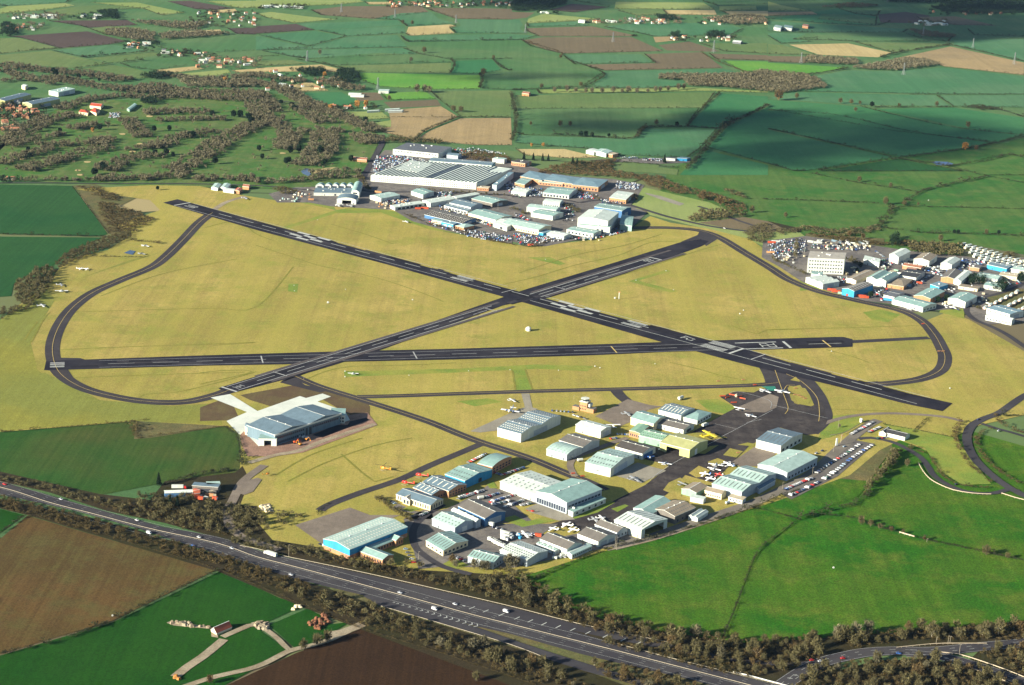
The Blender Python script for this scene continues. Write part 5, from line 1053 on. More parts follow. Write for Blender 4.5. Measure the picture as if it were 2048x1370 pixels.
# ------------------------------------------------------------------ east estate
eg = 'buildings of the industrial estate on the right'
EE = [
 ('office_building', 'white multi-storey office block with flat grey roof', 'H 320,695 612,708 625,655', 22, .5, 'flat', 'ogrey', 'whitew', dict(wins=tuple(('f', 13, z, z + 1.9, .55) for z in (2, 7, 12, 17)), rect=False)),
 ('warehouse', 'white works with glazed front below the white office block', 'H 318,850 440,905 560,880', 7, 1.8, 'v', 'white', 'whitew', dict(bays=3, wins=(('f', 12, 1, 3, .5),))),
 ('warehouse', 'mint-roofed block at the foot of the white office block', 'H 345,822 430,835 440,812', 9, .5, 'flat', 'mint', 'whitew', dict(rect=False)),
 ('warehouse', 'tan long-roofed unit right of the white works', 'H 632,858 705,878 832,805', 5.5, 1.6, 'v', 'brown', 'cream', {}),
 ('warehouse', 'pale twin-gabled warehouse with mint roof', 'H 795,852 945,882 1025,822', 9, 2.8, 'v', 'mint', 'whitew', dict(bays=2, doors=(('f', .1, .3, 4),))),
 ('warehouse', 'bright blue warehouse with grey ribbed roof by the taxiway', 'H 595,940 690,962 838,908', 8.5, 2.0, 'v', 'grey', 'cyan', dict(lights=(8, 'l'))),
 ('workshop', 'brown hip-roofed house with gravel yard in the estate', 'H 955,905 1085,925 1160,868', 4.5, 2.4, 'uh', 'brown', 'orange', {}),
 ('warehouse', 'black ribbed roof over white walls beside the brown hip-roofed house', 'H 1050,832 1185,855 1240,800', 6.5, 1.2, 'u', 'black', 'whitew', {}),
 ('warehouse', 'terracotta roofed long unit under the white curved warehouse', 'H 1080,752 1222,778 1250,758', 5, 1.6, 'u', 'tile', 'brick', {}),
 ('warehouse', 'white tall shed with a step, beside the estate hedge', 'H 978,665 1045,690 1120,640', 11, 2.4, 'v', 'white', 'whitew', {}),
 ('warehouse', 'white-ended warehouse with brown right slope', 'H 1165,705 1290,722 1370,678', 8, 2.6, 'v', 'brown', 'whitew', {}),
 ('warehouse', 'white warehouse with round-shouldered roof, in a row of two', 'H 1382,738 1470,752 1540,705', 8, 2.4, 'v', 'white', 'whitew', {}),
 ('warehouse', 'mint-roofed brick warehouse in the middle of the lower row', 'H 1170,995 1300,1022 1395,958', 7, 2.4, 'v', 'mint', 'brick', dict(wins=(('f', 9, 1, 2.4, .5),))),
 ('warehouse', 'long mint-roofed unit with red fascia and white wall at the grass edge', 'H 1002,1025 1240,1092 1340,1060', 6, 1.8, 'u', 'mint', 'whitew', dict(wins=(('f', 10, 1, 2.4, .4), ('g', 4, 1, 3, .4)))),
 ('warehouse', 'mint-roofed white warehouse at the right of the lower row', 'H 1448,1015 1580,1050 1655,998', 8, 2.4, 'v', 'mint', 'whitew', {}),
 ('warehouse', 'upper white and blue long building beside the road bend', 'H 1740,1100 1935,1148 2060,1125', 7, 1.2, 'u', 'blue', 'whitew', dict(wins=(('f', 9, 3, 5, .4),))),
 ('warehouse', 'lower white and blue long building beside the road bend', 'H 1738,1158 1950,1195 1978,1180', 6, 1.2, 'u', 'white', 'whitew', dict(wins=(('f', 8, 1, 3, .4),))),
 ('workshop', 'grey and white pitched unit behind the row of parked lorries', 'H 1385,850 1490,865 1545,800', 6.5, 2.2, 'v', 'grey', 'orange', {}),
 ('workshop', 'white half of the pitched unit behind the parked lorries', 'H 1492,865 1545,885 1605,808', 6.5, 1.6, 'v', 'white', 'whitew', {}),
 ('workshop', 'small bright blue unit on the estate road', 'H 1305,905 1370,930 1430,905', 5, .5, 'flat', 'blue', 'cyan', {}),
 ('workshop', 'row of low cream cabins below the pitched units', 'H 1525,920 1675,945 1690,925', 3.5, .5, 'flat', 'brown', 'cream', dict(doors=(('f', .2, .3, 2.2), ('f', .6, .7, 2.2)))),
 ('workshop', 'wide white low-roofed works right of the pitched units', 'H 1668,840 1835,870 1860,835', 5.5, 1.6, 'u', 'pale', 'whitew', {}),
 ('workshop', 'long blue-ended unit below the caravan park', 'H 1760,745 1910,782 1960,758', 6, 1.6, 'u', 'steel', 'cyan', {}),
 ('workshop', 'grey low unit with red doors in the scrap yard', 'H 1610,765 1690,778 1705,755', 4.5, .5, 'flat', 'grey', 'brick', {}),
 ('workshop', 'pale roof under dark trees at the right of the estate', 'H 1728,912 1870,935 1900,905', 5, 1.4, 'u', 'mint', 'whitew', {}),
 ('workshop', 'white cabin block left of the tall stepped shed', 'H 765,705 890,735 900,705', 7, .5, 'flat', 'white', 'whitew', dict(rect=False)),
 ('workshop', 'solar-panelled dark roof beside the blue warehouse', 'H 930,990 1010,1010 1080,970', 4.5, 1.2, 'u', 'slate', 'whitew', {}),
 ('workshop', 'white gabled unit above the bright blue estate unit', 'H 1105,792 1180,800 1200,778', 5, 1.0, 'u', 'tile', 'whitew', {}),
 ('workshop', 'low tan units at the right edge below the caravans', 'H 1850,830 1990,850 2010,822', 5, .9, 'u', 'tan', 'cream', {}),
 ('workshop', 'long pale store at the right edge of the estate', 'H 1890,770 2060,800 2080,775', 5, 1.1, 'u', 'pale', 'whitew', {}),
]
for nm, lab, P, h, r_, mode, rf, wl, ex in EE: building(nm, nm.replace('_', ' '), lab, P, h, r_, mode, rf, wl, group=eg, **ex)
# greenish and silver works far left, red-roofed clubhouse, farms
OT = [
 ('warehouse', 'upper long green shed at the left edge with a pale yellow gable', 'A -60,800 40,808 250,755', 9, 2.5, 'v', 'steel', 'olive'),
 ('warehouse', 'lower long green shed at the left edge with a pale yellow gable', 'A 180,820 255,835 480,790', 10, 2.5, 'v', 'steel', 'olive'),
 ('warehouse', 'pale block with a dark end beyond the green sheds', 'A 390,725 465,740 600,710', 8, .6, 'flat', 'pale', 'whitew'),
 ('warehouse', 'small white shed beyond the green sheds', 'A 172,685 200,695 225,682', 6, 1, 'u', 'white', 'cream'),
 ('clubhouse', 'red-roofed clubhouse, back range of three on the golf course', 'A 718,845 805,855 828,832', 5, 2.6, 'u', 'red', 'cream'),
 ('clubhouse', 'red-roofed clubhouse, front left range of three on the golf course', 'A 630,895 700,905 715,885', 5, 2.6, 'uh', 'red', 'cream'),
 ('clubhouse', 'red-roofed clubhouse, front right range of three on the golf course', 'A 722,890 770,905 800,875', 5, 3, 'uh', 'red', 'cream'),
 ('golf_bay', 'thin pale green driving range roof above the clubhouse car park', 'A 1015,870 1035,880 1095,835', 3.5, .6, 'v', 'mint', 'green'),
 ('farm_building', 'terracotta-roofed farmhouse range beside the factory approach road', 'B 775,1270 885,1280 895,1265', 4, 2, 'u', 'tile', 'brick'),
 ('poultry_house', 'upper white poultry house of the first pair', 'B 740,748 840,752 845,745', 3, .8, 'u', 'white', 'whitew'),
 ('poultry_house', 'lower white poultry house of the first pair', 'B 755,762 862,766 868,758', 3, .8, 'u', 'white', 'whitew'),
 ('poultry_house', 'upper white poultry house of the lower pair', 'B 1030,878 1145,872 1155,865', 3, .8, 'u', 'white', 'whitew'),
 ('poultry_house', 'lower white poultry house of the lower pair', 'B 1055,890 1170,886 1180,878', 3, .8, 'u', 'white', 'whitew'),
 ('poultry_house', 'separate white poultry house left of the lower pair', 'B 888,890 980,884 992,878', 3, .8, 'u', 'white', 'whitew'),
 ('farm_building', 'mint-roofed barn beside the small vivid meadow', 'B 978,728 1060,730 1072,715', 4.5, 1.5, 'u', 'pale', 'whitew'),
 ('farm_building', 'pale barn by the belt of dark firs', 'B 180,675 235,680 245,668', 4, 1.5, 'u', 'white', 'whitew'),
 ('farm_building', 'long white-roofed barn of the far farm on the right', 'C 1765,330 1830,338 1845,328', 5, 1.6, 'u', 'white', 'slate'),
 ('farm_building', 'white low barn at the left of the far village', 'C 530,165 580,170 590,160', 5, 1.5, 'u', 'white', 'whitew'),
 ('farm_building', 'tall pale farm building, left of three by the far right farm', 'D 45,218 100,228 120,208', 8, 2, 'u', 'pale', 'whitew'),
 ('farm_building', 'mint-roofed farm building, middle of three by the far right farm', 'D 125,218 190,228 200,208', 7, 2, 'u', 'mint', 'whitew'),
 ('farm_building', 'brick farm building, right of three by the far right farm', 'D 275,205 320,212 330,198', 6, 2, 'u', 'tile', 'brick'),
 ('farm_building', 'brick farmhouse with outbuildings beside the long narrow pasture', 'C 80,745 135,752 150,738', 5, 2, 'u', 'tile', 'orange'),
 ('stable', 'two pale mint-roofed sheds by the runway end, left one', 'E 1690,130 1740,138 1770,105', 4, 1, 'v', 'pale', 'whitew'),
 ('stable', 'two pale mint-roofed sheds by the runway end, right one', 'E 1765,130 1815,138 1845,105', 4, 1, 'v', 'pale', 'whitew'),
 ('stable', 'rusty orange shed beside the runway end sheds', 'E 1875,155 1915,162 1940,140', 4, 1, 'v', 'rust', 'orange'),
 ('stable', 'small orange brick house by the lane beyond the runway end', 'E 1940,122 1990,128 2005,112', 4, 2, 'u', 'tile', 'orange'),
 ('stable', 'low white shed in front of the mint-roofed sheds', 'E 1785,150 1870,162 1890,145', 3.5, .8, 'u', 'white', 'whitew'),
]
for nm, lab, P, h, r_, mode, rf, wl in OT: building(nm, nm.replace('_', ' '), lab, P, h, r_, mode, rf, wl, rect=False, over=.25)

# ---- small copies: houses of the far villages, caravans, mobile homes
def house_mesh(roofc, wallc, w_=9, d=7, h=4.6, r_=2.6, chim=True):
    a = MB(); b2 = MB(); wm, rm = wmat(wallc), rmat(roofc)
    for s in (-1, 1):
        a.poly([(-w_ / 2, s * d / 2, -.95), (w_ / 2, s * d / 2, -.95), (w_ / 2, s * d / 2, h), (-w_ / 2, s * d / 2, h)], wm)
        a.poly([(s * w_ / 2, -d / 2, -.95), (s * w_ / 2, d / 2, -.95), (s * w_ / 2, d / 2, h), (s * w_ / 2, 0, h + r_), (s * w_ / 2, -d / 2, h)], wm)
        b2.poly([(-w_ / 2 - .3, s * (d / 2 + .4), h - .2), (w_ / 2 + .3, s * (d / 2 + .4), h - .2), (w_ / 2 + .3, 0, h + r_ + .15), (-w_ / 2 - .3, 0, h + r_ + .15)], rm)
    if chim: b2.box((w_ * .35, 0, h + r_ + .3), (.9, .9, 1.6), wmat('brick'))
    for x in (-w_ * .3, w_ * .3):
        for s in (-1, 1): a.box((x, s * d / 2, 2.2), (1.3, .12, 1.4), glass)
    return a.mesh('wall'), b2.mesh('roof')
HM = [house_mesh('tile', 'brick'), house_mesh('tile', 'whitew', 10, 7), house_mesh('slate', 'whitew', 11, 7), house_mesh('tile', 'cream', 14, 7), house_mesh('grey', 'orange', 9, 8), house_mesh('white', 'whitew', 22, 10, 4, 1.5, False)]
HCOL = ['brick house with red tiled roof', 'white house with red tiled roof', 'white house with dark slate roof', 'long cream house with red tiled roof', 'orange brick house with grey roof', 'long white farm shed']
def place_house(x, y, k, grp, rz=None):
    p = G(x, y); r = empty('house', p, rz if rz is not None else random.choice((.3, 1.9)) + random.uniform(-.3, .3), random.uniform(.65, .95))
    link('wall', HM[k][0], r); link('roof', HM[k][1], r)
    tag(r, HCOL[k], 'house', grp); return r
VIL = [  # name of place, region corners in tile px, count, kinds
 ('in the far village at the top centre', 'B 1080,15 2048,60', 44, (0, 0, 1, 2, 3)),
 ('in the glasshouse settlement at the top left', 'A 90,120 470,150', 19, (5, 5, 2, 5)),
 ('in the row of sheds left of the top left wood', 'A 560,120 800,150', 10, (5, 2, 5)),
 ('in the village right of the top left wood', 'A 1550,100 2048,210', 29, (1, 2, 1, 3, 0)),
 ('among the far trees at the top left edge', 'A 20,185 330,250', 10, (0, 1, 2)),
 ('in the hamlet by the big damp plough', 'A 1020,345 1240,390', 11, (0, 0, 2, 5)),
 ('along the lane below the hamlet', 'A 1290,410 1680,450', 10, (0, 3, 5, 2)),
 ('in the hamlet above the golf course', 'A 1580,470 2048,545', 19, (0, 3, 1, 2, 5)),
 ('around the firs above the factory approach', 'B 60,570 800,720', 16, (3, 1, 0, 5)),
 ('in the orchard hamlet by the poultry houses', 'B 580,850 960,880', 6, (3, 0, 1)),
 ('in the village strung along the top centre right', 'C 930,150 1320,190', 22, (2, 3, 1, 0)),
 ('in the wooded village at the top right', 'C 1500,150 2040,200', 16, (2, 1, 3)),
 ('in the hamlet under the dark firs', 'C 1280,290 1760,330', 13, (2, 3, 1)),
 ('in the small group beside the far church', 'C 620,170 880,185', 7, (3, 5)),
 ('at the far top right edge', 'D 1320,90 1960,120', 10, (3, 0)),
 ('in the suburb at the left edge', 'A 0,830 330,960', 40, (0, 3, 1, 2, 0)),
 ('at the bottom of the left suburb', 'A 0,970 130,1060', 11, (3, 3, 0)),
 ('by the lane beyond the left wheat field', 'E 0,60 130,85', 2, (3, 1)),
 ('in the glasshouse rows beyond the top plough', 'B 60,50 360,65', 16, (5, 5)),
 ('in the white row on the dark hill', 'D 1150,168 1430,205', 11, (5,)),
 ('at the top edge right of centre', 'C 220,95 360,108', 2, (5,)),
]
hn = 0
for nm, q, n, kinds in VIL:
    (x0, y0), (x1, y1) = pts(q)
    for k in range(n):
        kk = random.choice(kinds); k2 = 'farm_shed' if kk == 5 else 'house'; o = place_house(random.uniform(x0, x1), random.uniform(y0, y1), kk, 'houses ' + nm); o['label'] = HCOL[kk] + ' ' + nm; o.name = k2
def caravan_mesh(col, L=11, W=3.8):
    a = MB(); b2 = MB(); wm, rm = wmat(col), rmat('white')
    a.box((0, 0, 1.45), (L, W, 2.5), wm)
    for s in (-1, 1): b2.poly([(-L / 2 - .15, s * (W / 2 + .2), 2.68), (L / 2 + .15, s * (W / 2 + .2), 2.68), (L / 2 + .15, 0, 3.4), (-L / 2 - .15, 0, 3.4)], rm)
    for s in (-1, 1): b2.poly([(s * L / 2, -W / 2, 2.7), (s * L / 2, W / 2, 2.7), (s * L / 2, 0, 3.35)], wm)
    w2 = MB()
    for x in (-3.6, -1.2, 1.6, 3.8): w2.box((x, -W / 2 - .02, 1.8), (1.2, .06, .9), glass)
    return a.mesh('body'), b2.mesh('roof'), w2.mesh('windows')
CV = [caravan_mesh(c) for c in ('whitew', 'cream', 'pink')]
def caravan(x, y, rz, lab, grp, k=0):
    r = empty('mobile_home', G(x, y), rz, random.uniform(.95, 1.1))
    for nm, me in zip(('body', 'roof', 'windows'), CV[k]): link(nm, me, r)
    tag(r, lab, 'mobile home', grp)
for row in range(5):
    for c in range(13):
        x, y = 1560 + c * 43 + row * 34, 590 + c * 12.5 + row * 30 + 8 * (row > 1)
        if x > 2090 or (row > 2 and c > 9): continue
        caravan(*px('H', x, y), .75 + random.uniform(-.06, .06), 'white mobile home in the upper caravan park at the right edge', 'mobile homes of the upper caravan park', random.choice((0, 0, 1)))
for row in range(3):
    for c in range(7):
        x, y = 1990 - c * 42 + row * 110, 975 + c * 21 + row * 22
        if x > 2100: continue
        caravan(*px('H', x, y), 1.05 + random.uniform(-.05, .05), 'cream mobile home with pink side in the lower caravan park', 'mobile homes of the lower caravan park', 2)
# ------------------------------------------------------------------ vegetation
LMK = [(1024, 360, 'the sawtooth factory'), (1180, 300, 'the factory car parks'), (660, 380, 'the old arched hangar'), (1200, 440, 'the tall white hangar'), (1640, 520, 'the white office block'), (1980, 520, 'the upper caravan park'),
       (1750, 590, 'the east estate'), (570, 850, 'the building site'), (730, 1080, 'the blue hangar'), (1130, 1000, 'the glass-fronted hangar'), (1290, 1060, 'the open-mouthed white hangar'), (1170, 810, 'the control tower'),
       (1560, 930, 'the long apron'), (1650, 930, 'the long car park'), (430, 1240, 'the red-roofed barn'), (380, 990, 'the farm yard'), (1800, 880, 'the black-roofed office'), (1930, 900, 'the road bend'),
       (200, 1180, 'the tan ploughed field'), (750, 1330, 'the dark ploughed field'), (190, 225, 'the golf clubhouse'), (50, 200, 'the left suburb'), (290, 95, 'the roadside hamlet'), (640, 170, 'the orchard hamlet'), (880, 60, 'the far stubble patch'),
       (60, 75, 'the big damp plough'), (1300, 45, 'the far village'), (1420, 78, 'the fir hamlet'), (1580, 50, 'the far right farm'), (1680, 98, 'the pale yellow field'), (1900, 125, 'the tan hillside'), (1500, 165, 'the long grey wood'),
       (1150, 175, 'the long narrow pasture'), (860, 240, 'the striped stubble'), (1880, 325, 'the pond'), (90, 440, 'the left wheat field'), (350, 405, 'the far runway end'), (1200, 230, 'the big shaded pasture'),
       (1200, 303, 'the farm hall'), (1980, 390, 'the right-hand pastures'), (450, 35, 'the top left wood'), (1850, 30, 'the dark far ridge'), (1000, 130, 'the wheat fields in the middle distance'), (1600, 280, 'the cloud-shaded fields'), (1900, 240, 'the far right pastures'), (350, 130, 'the small strip fields'), (700, 90, 'the far wheat')]
def where(x, y):
    b_ = min(LMK, key=lambda q: (q[0] - x) ** 2 + ((q[1] - y) * (2.2 if y < 600 else 1.4)) ** 2); dx, dy = x - b_[0], (y - b_[1]) * (2.2 if y < 600 else 1.4)
    if abs(dx) > abs(dy) * 1.3: r = 'right of' if dx > 0 else 'left of'
    elif dy > 0: r = 'in front of'
    else: r = 'beyond'
    if abs(dx) < 14 and abs(dy) < 14: r = 'beside'
    return r + ' ' + b_[2]
bare = leafm('bare twigs', (.140, .124, .056), (.066, .06, .028))
bare_r = leafm('russet twigs', (.150, .105, .045), (.075, .056, .026))
bare_g = leafm('grey twigs', (.185, .165, .098), (.085, .082, .05))
ever = leafm('evergreen leaves', (.018, .040, .018), (.010, .022, .012))
hedge_m = leafm('hedge twigs', (.05, .052, .024), (.028, .036, .016))
hedge_r = leafm('russet hedge twigs', (.125, .088, .036), (.05, .046, .018))
autumn = leafm('autumn leaves', (.50, .25, .06), (.32, .17, .05))
bark = flat('bark', (.10, .09, .065), .95, .2, 2)
barkp = flat('pale bark', (.42, .38, .30), .95, .2, 2)
def tri_cloud(n, seed, squash=1.0, twiggy=.6, cone=False):
    """loose triangles through a unit crown centred at z=1: long twigs outward plus small clumps"""
    r = np.random.default_rng(seed); d = r.normal(size=(n, 3)); d /= np.linalg.norm(d, axis=1)[:, None]
    rad = r.random(n) ** .38; lob = 1 + .22 * np.sin(d[:, 0] * 4 + seed) * np.cos(d[:, 1] * 5 + seed * 2) + .12 * np.sin(d[:, 2] * 7 + seed)
    P = d * (rad * lob)[:, None] * .9
    if cone: P[:, 2] = r.random(n) * 2 - 1; k = (1.02 - (P[:, 2] + 1) / 2)[:, None]; P[:, :2] = d[:, :2] * k * (.5 + .5 * rad[:, None])
    P[:, 2] = P[:, 2] * squash + 1
    ax = d * .6 + r.normal(size=(n, 3)) * .5; ax[:, 2] += .35; ax /= np.linalg.norm(ax, axis=1)[:, None]
    sd = np.cross(ax, r.normal(size=(n, 3))); sd /= np.linalg.norm(sd, axis=1)[:, None] + 1e-9
    tw = r.random(n) < twiggy
    ln = np.where(tw, .30 + .25 * r.random(n), .16 + .14 * r.random(n))[:, None]; wd = np.where(tw, .045, .13)[:, None] * (.7 + .6 * r.random((n, 1)))
    return np.stack([P - sd * wd - ax * ln * .4, P + sd * wd - ax * ln * .4, P + ax * ln], axis=1)
def trunk_mesh(seed, mat, hh=1.0):
    r = random.Random(seed); m = MB(); m.tube([(0, 0, -.6), (.02, 0, .35), (.0, .04, 1.0)], [.075, .055, .025], mat, 6)
    for k in range(8):
        a = k * 2.4 + r.random(); z = .28 + .08 * k; e = .55 + .3 * r.random()
        m.tube([(0, 0, z), (math.cos(a) * e * .5, math.sin(a) * e * .5, z + .28), (math.cos(a) * e, math.sin(a) * e, z + .75)], [.035, .022, .008], mat, 4)
    return m.mesh('trunk')
TRK = [trunk_mesh(k, bark) for k in range(4)] + [trunk_mesh(9, barkp)]
CRN = {}
def crown(kind, k):
    if (kind, k) not in CRN:
        mt = {'bare': bare, 'russet': bare_r, 'grey': bare_g, 'fir': ever, 'evergreen': ever, 'autumn': autumn}[kind]
        n = 420 if kind in ('fir', 'evergreen', 'autumn') else 380
        C = tri_cloud(n * 2 if kind in ('fir', 'evergreen') else n, k * 7 + 3, .95, .15 if kind in ('fir', 'evergreen', 'autumn') else .72, kind == 'fir')
        CRN[kind, k] = npmesh('crown', C.reshape(-1, 3), 3, mt)
    return CRN[kind, k]
TL = {'bare': ('bare_tree', 'bare olive-brown tree'), 'russet': ('bare_tree', 'bare russet-brown tree'), 'grey': ('bare_tree', 'bare grey-brown tree'), 'fir': ('conifer', 'dark narrow conifer'), 'evergreen': ('evergreen_tree', 'dark round evergreen tree'), 'autumn': ('autumn_tree', 'orange-leaved tree')}
def tree(p, r, h, kind='bare', lab=None, grp=None, pale=False):
    nm, d = TL[kind]; x, y = PX((p.x, p.y, 0)); o = empty(nm, (p.x, p.y, 0), random.uniform(0, 6.28)); o.scale = (r, r, h / 2)
    link('crown', crown(kind, random.randrange(4)), o); link('trunk', TRK[4 if pale else random.randrange(4)], o)
    wh = where(x, y); tag(o, lab or (d + ' ' + wh), 'tree', grp or ('trees ' + wh)); return o
LOW = {}
def low(k, n=46, tw=.45):
    if (k, n) not in LOW:
        c = tri_cloud(n, k + 50, .9, tw); 
        m_ = c.mean(axis=1, keepdims=True); LOW[k, n] = m_ + (c - m_) * (1.3 if n < 30 else 1.55 if n < 60 else 1.25)
    return LOW[k, n]
def mass(name, P, mat, label, cat='woodland', n=46, kind='stuff', tw=.45):
    """P: rows of x, y, radius, height"""
    out = []
    for i, (x, y, r, h) in enumerate(P):
        c = low(i % 7, n, tw); a = rng.random() * 6.28; ca, sa = math.cos(a), math.sin(a)
        q = np.empty_like(c); q[..., 0] = (c[..., 0] * ca - c[..., 1] * sa) * r + x; q[..., 1] = (c[..., 0] * sa + c[..., 1] * ca) * r + y; q[..., 2] = np.maximum(c[..., 2] * h / 2, -.3); out.append(q)
    if not out: return
    me = npmesh(name, np.concatenate(out).reshape(-1, 3), 3, mat); return tag(link(name, me), label, cat, kind=kind)
def inside(P, x, y):
    c = False; j = len(P) - 1
    for i in range(len(P)):
        if (P[i][1] > y) != (P[j][1] > y) and x < (P[j][0] - P[i][0]) * (y - P[i][1]) / (P[j][1] - P[i][1]) + P[i][0]: c = not c
        j = i
    return c
def fill(q, sp, jit=.45):
    W = [G(x, y) for x, y in (pts(q) if isinstance(q, str) else q)]; P = [(p.x, p.y) for p in W]
    xs, ys = [p[0] for p in P], [p[1] for p in P]; out = []
    for x in np.arange(min(xs), max(xs), sp):
        for y in np.arange(min(ys), max(ys), sp):
            a, b_ = x + rng.uniform(-jit, jit) * sp, y + rng.uniform(-jit, jit) * sp
            if inside(P, a, b_): out.append((a, b_))
    return out
def alongp(q, wd, sp):
    """points in a belt of width wd along a traced line"""
    L = wline(q, 5); out = []
    n = int(sum((b_ - a).length for a, b_ in zip(L, L[1:])) * wd / (sp * sp)) + 2
    for k in range(n):
        i = rng.integers(0, len(L) - 1); p = L[i].lerp(L[i + 1], rng.random()); t = (L[i + 1] - L[i]).normalized(); o = rng.uniform(-.5, .5) * wd
        out.append((p.x - t.y * o, p.y + t.x * o))
    return out
# ---- golf course belts and far woods: masses
GOLF = [('A 0,520 300,560 700,600 1000,650', 70), ('A 400,620 800,700 1200,740', 60), ('A 1100,690 1500,760 2048,760', 130), ('A 480,880 700,800 1010,770', 40), ('A 0,1170 200,1060 420,950 600,930', 60),
        ('A 330,1180 560,1150 760,1160 850,1110', 55), ('A 560,1040 760,1000 800,1010', 45), ('A 1000,960 1100,1050 1140,1100', 45), ('A 200,1368 520,1270 800,1200 880,1180', 50), ('A 830,1368 1000,1290 1250,1240', 55),
        ('A 1200,1190 1400,1110 1560,1080 1720,1050', 45), ('A 1400,1368 1600,1260 1800,1120 2048,1000', 60), ('A 1150,905 1400,900 1680,900', 60), ('A 1750,700 2048,650', 70), ('A 1000,770 1250,790 1500,760 1800,800 2048,800', 50), ('A 0,1320 200,1250 400,1200', 40),
        ('B 0,740 100,830 140,900', 45), ('B 0,830 60,960 110,1000', 60), ('B 60,670 250,740 400,820 600,900 800,990 960,1060', 55), ('B 350,850 450,930 560,990', 60), ('B 120,950 230,1060 200,1200', 40), ('B 270,1200 320,1100 400,1040', 30),
        ('B 400,1330 520,1220 560,1080 600,1040', 70), ('B 820,1080 900,1150 950,1100', 50), ('F 0,385 300,375 600,340 820,350', 26), ('F 430,315 700,300 830,300', 24), ('E -80,85 400,78 900,78 1500,62 2048,88', 14), ('E 780,70 1200,60 1500,15', 40), ('E 1500,80 2048,60', 30),
        ('A 0,560 200,620 500,650', 40), ('A 0,660 200,640 420,680', 25), ('A 1260,600 1700,640 2048,600', 45), ('B 0,600 200,640 400,650', 50), ('B 560,640 700,700 860,720', 70), ('A 100,1180 300,1120 500,1080', 25), ('A 1000,1200 1250,1180 1400,1150', 25), ('A 1250,970 1500,960 1800,960', 35)]
P = []
for q, wd in GOLF: P += [(x, y, rng.uniform(2.4, 5.0), rng.uniform(5, 11)) for x, y in alongp(q, wd * .82, 7.2)]
rng.shuffle(P); h_ = len(P) // 2
mass('golf_woodland', P[:h_], bare_g, 'grey-brown leafless woodland in belts across the golf course', 'woodland', 58)
P += [(x, y, rng.uniform(1.8, 3.6), rng.uniform(4, 8)) for x, y in fill('_ 0,270 150,210 400,180 560,190 700,240 745,300 710,350 560,365 0,350', 52)]
mass('golf_woodland', P[h_:], bare_g, 'olive-brown leafless woodland in belts across the golf course', 'woodland', 58)
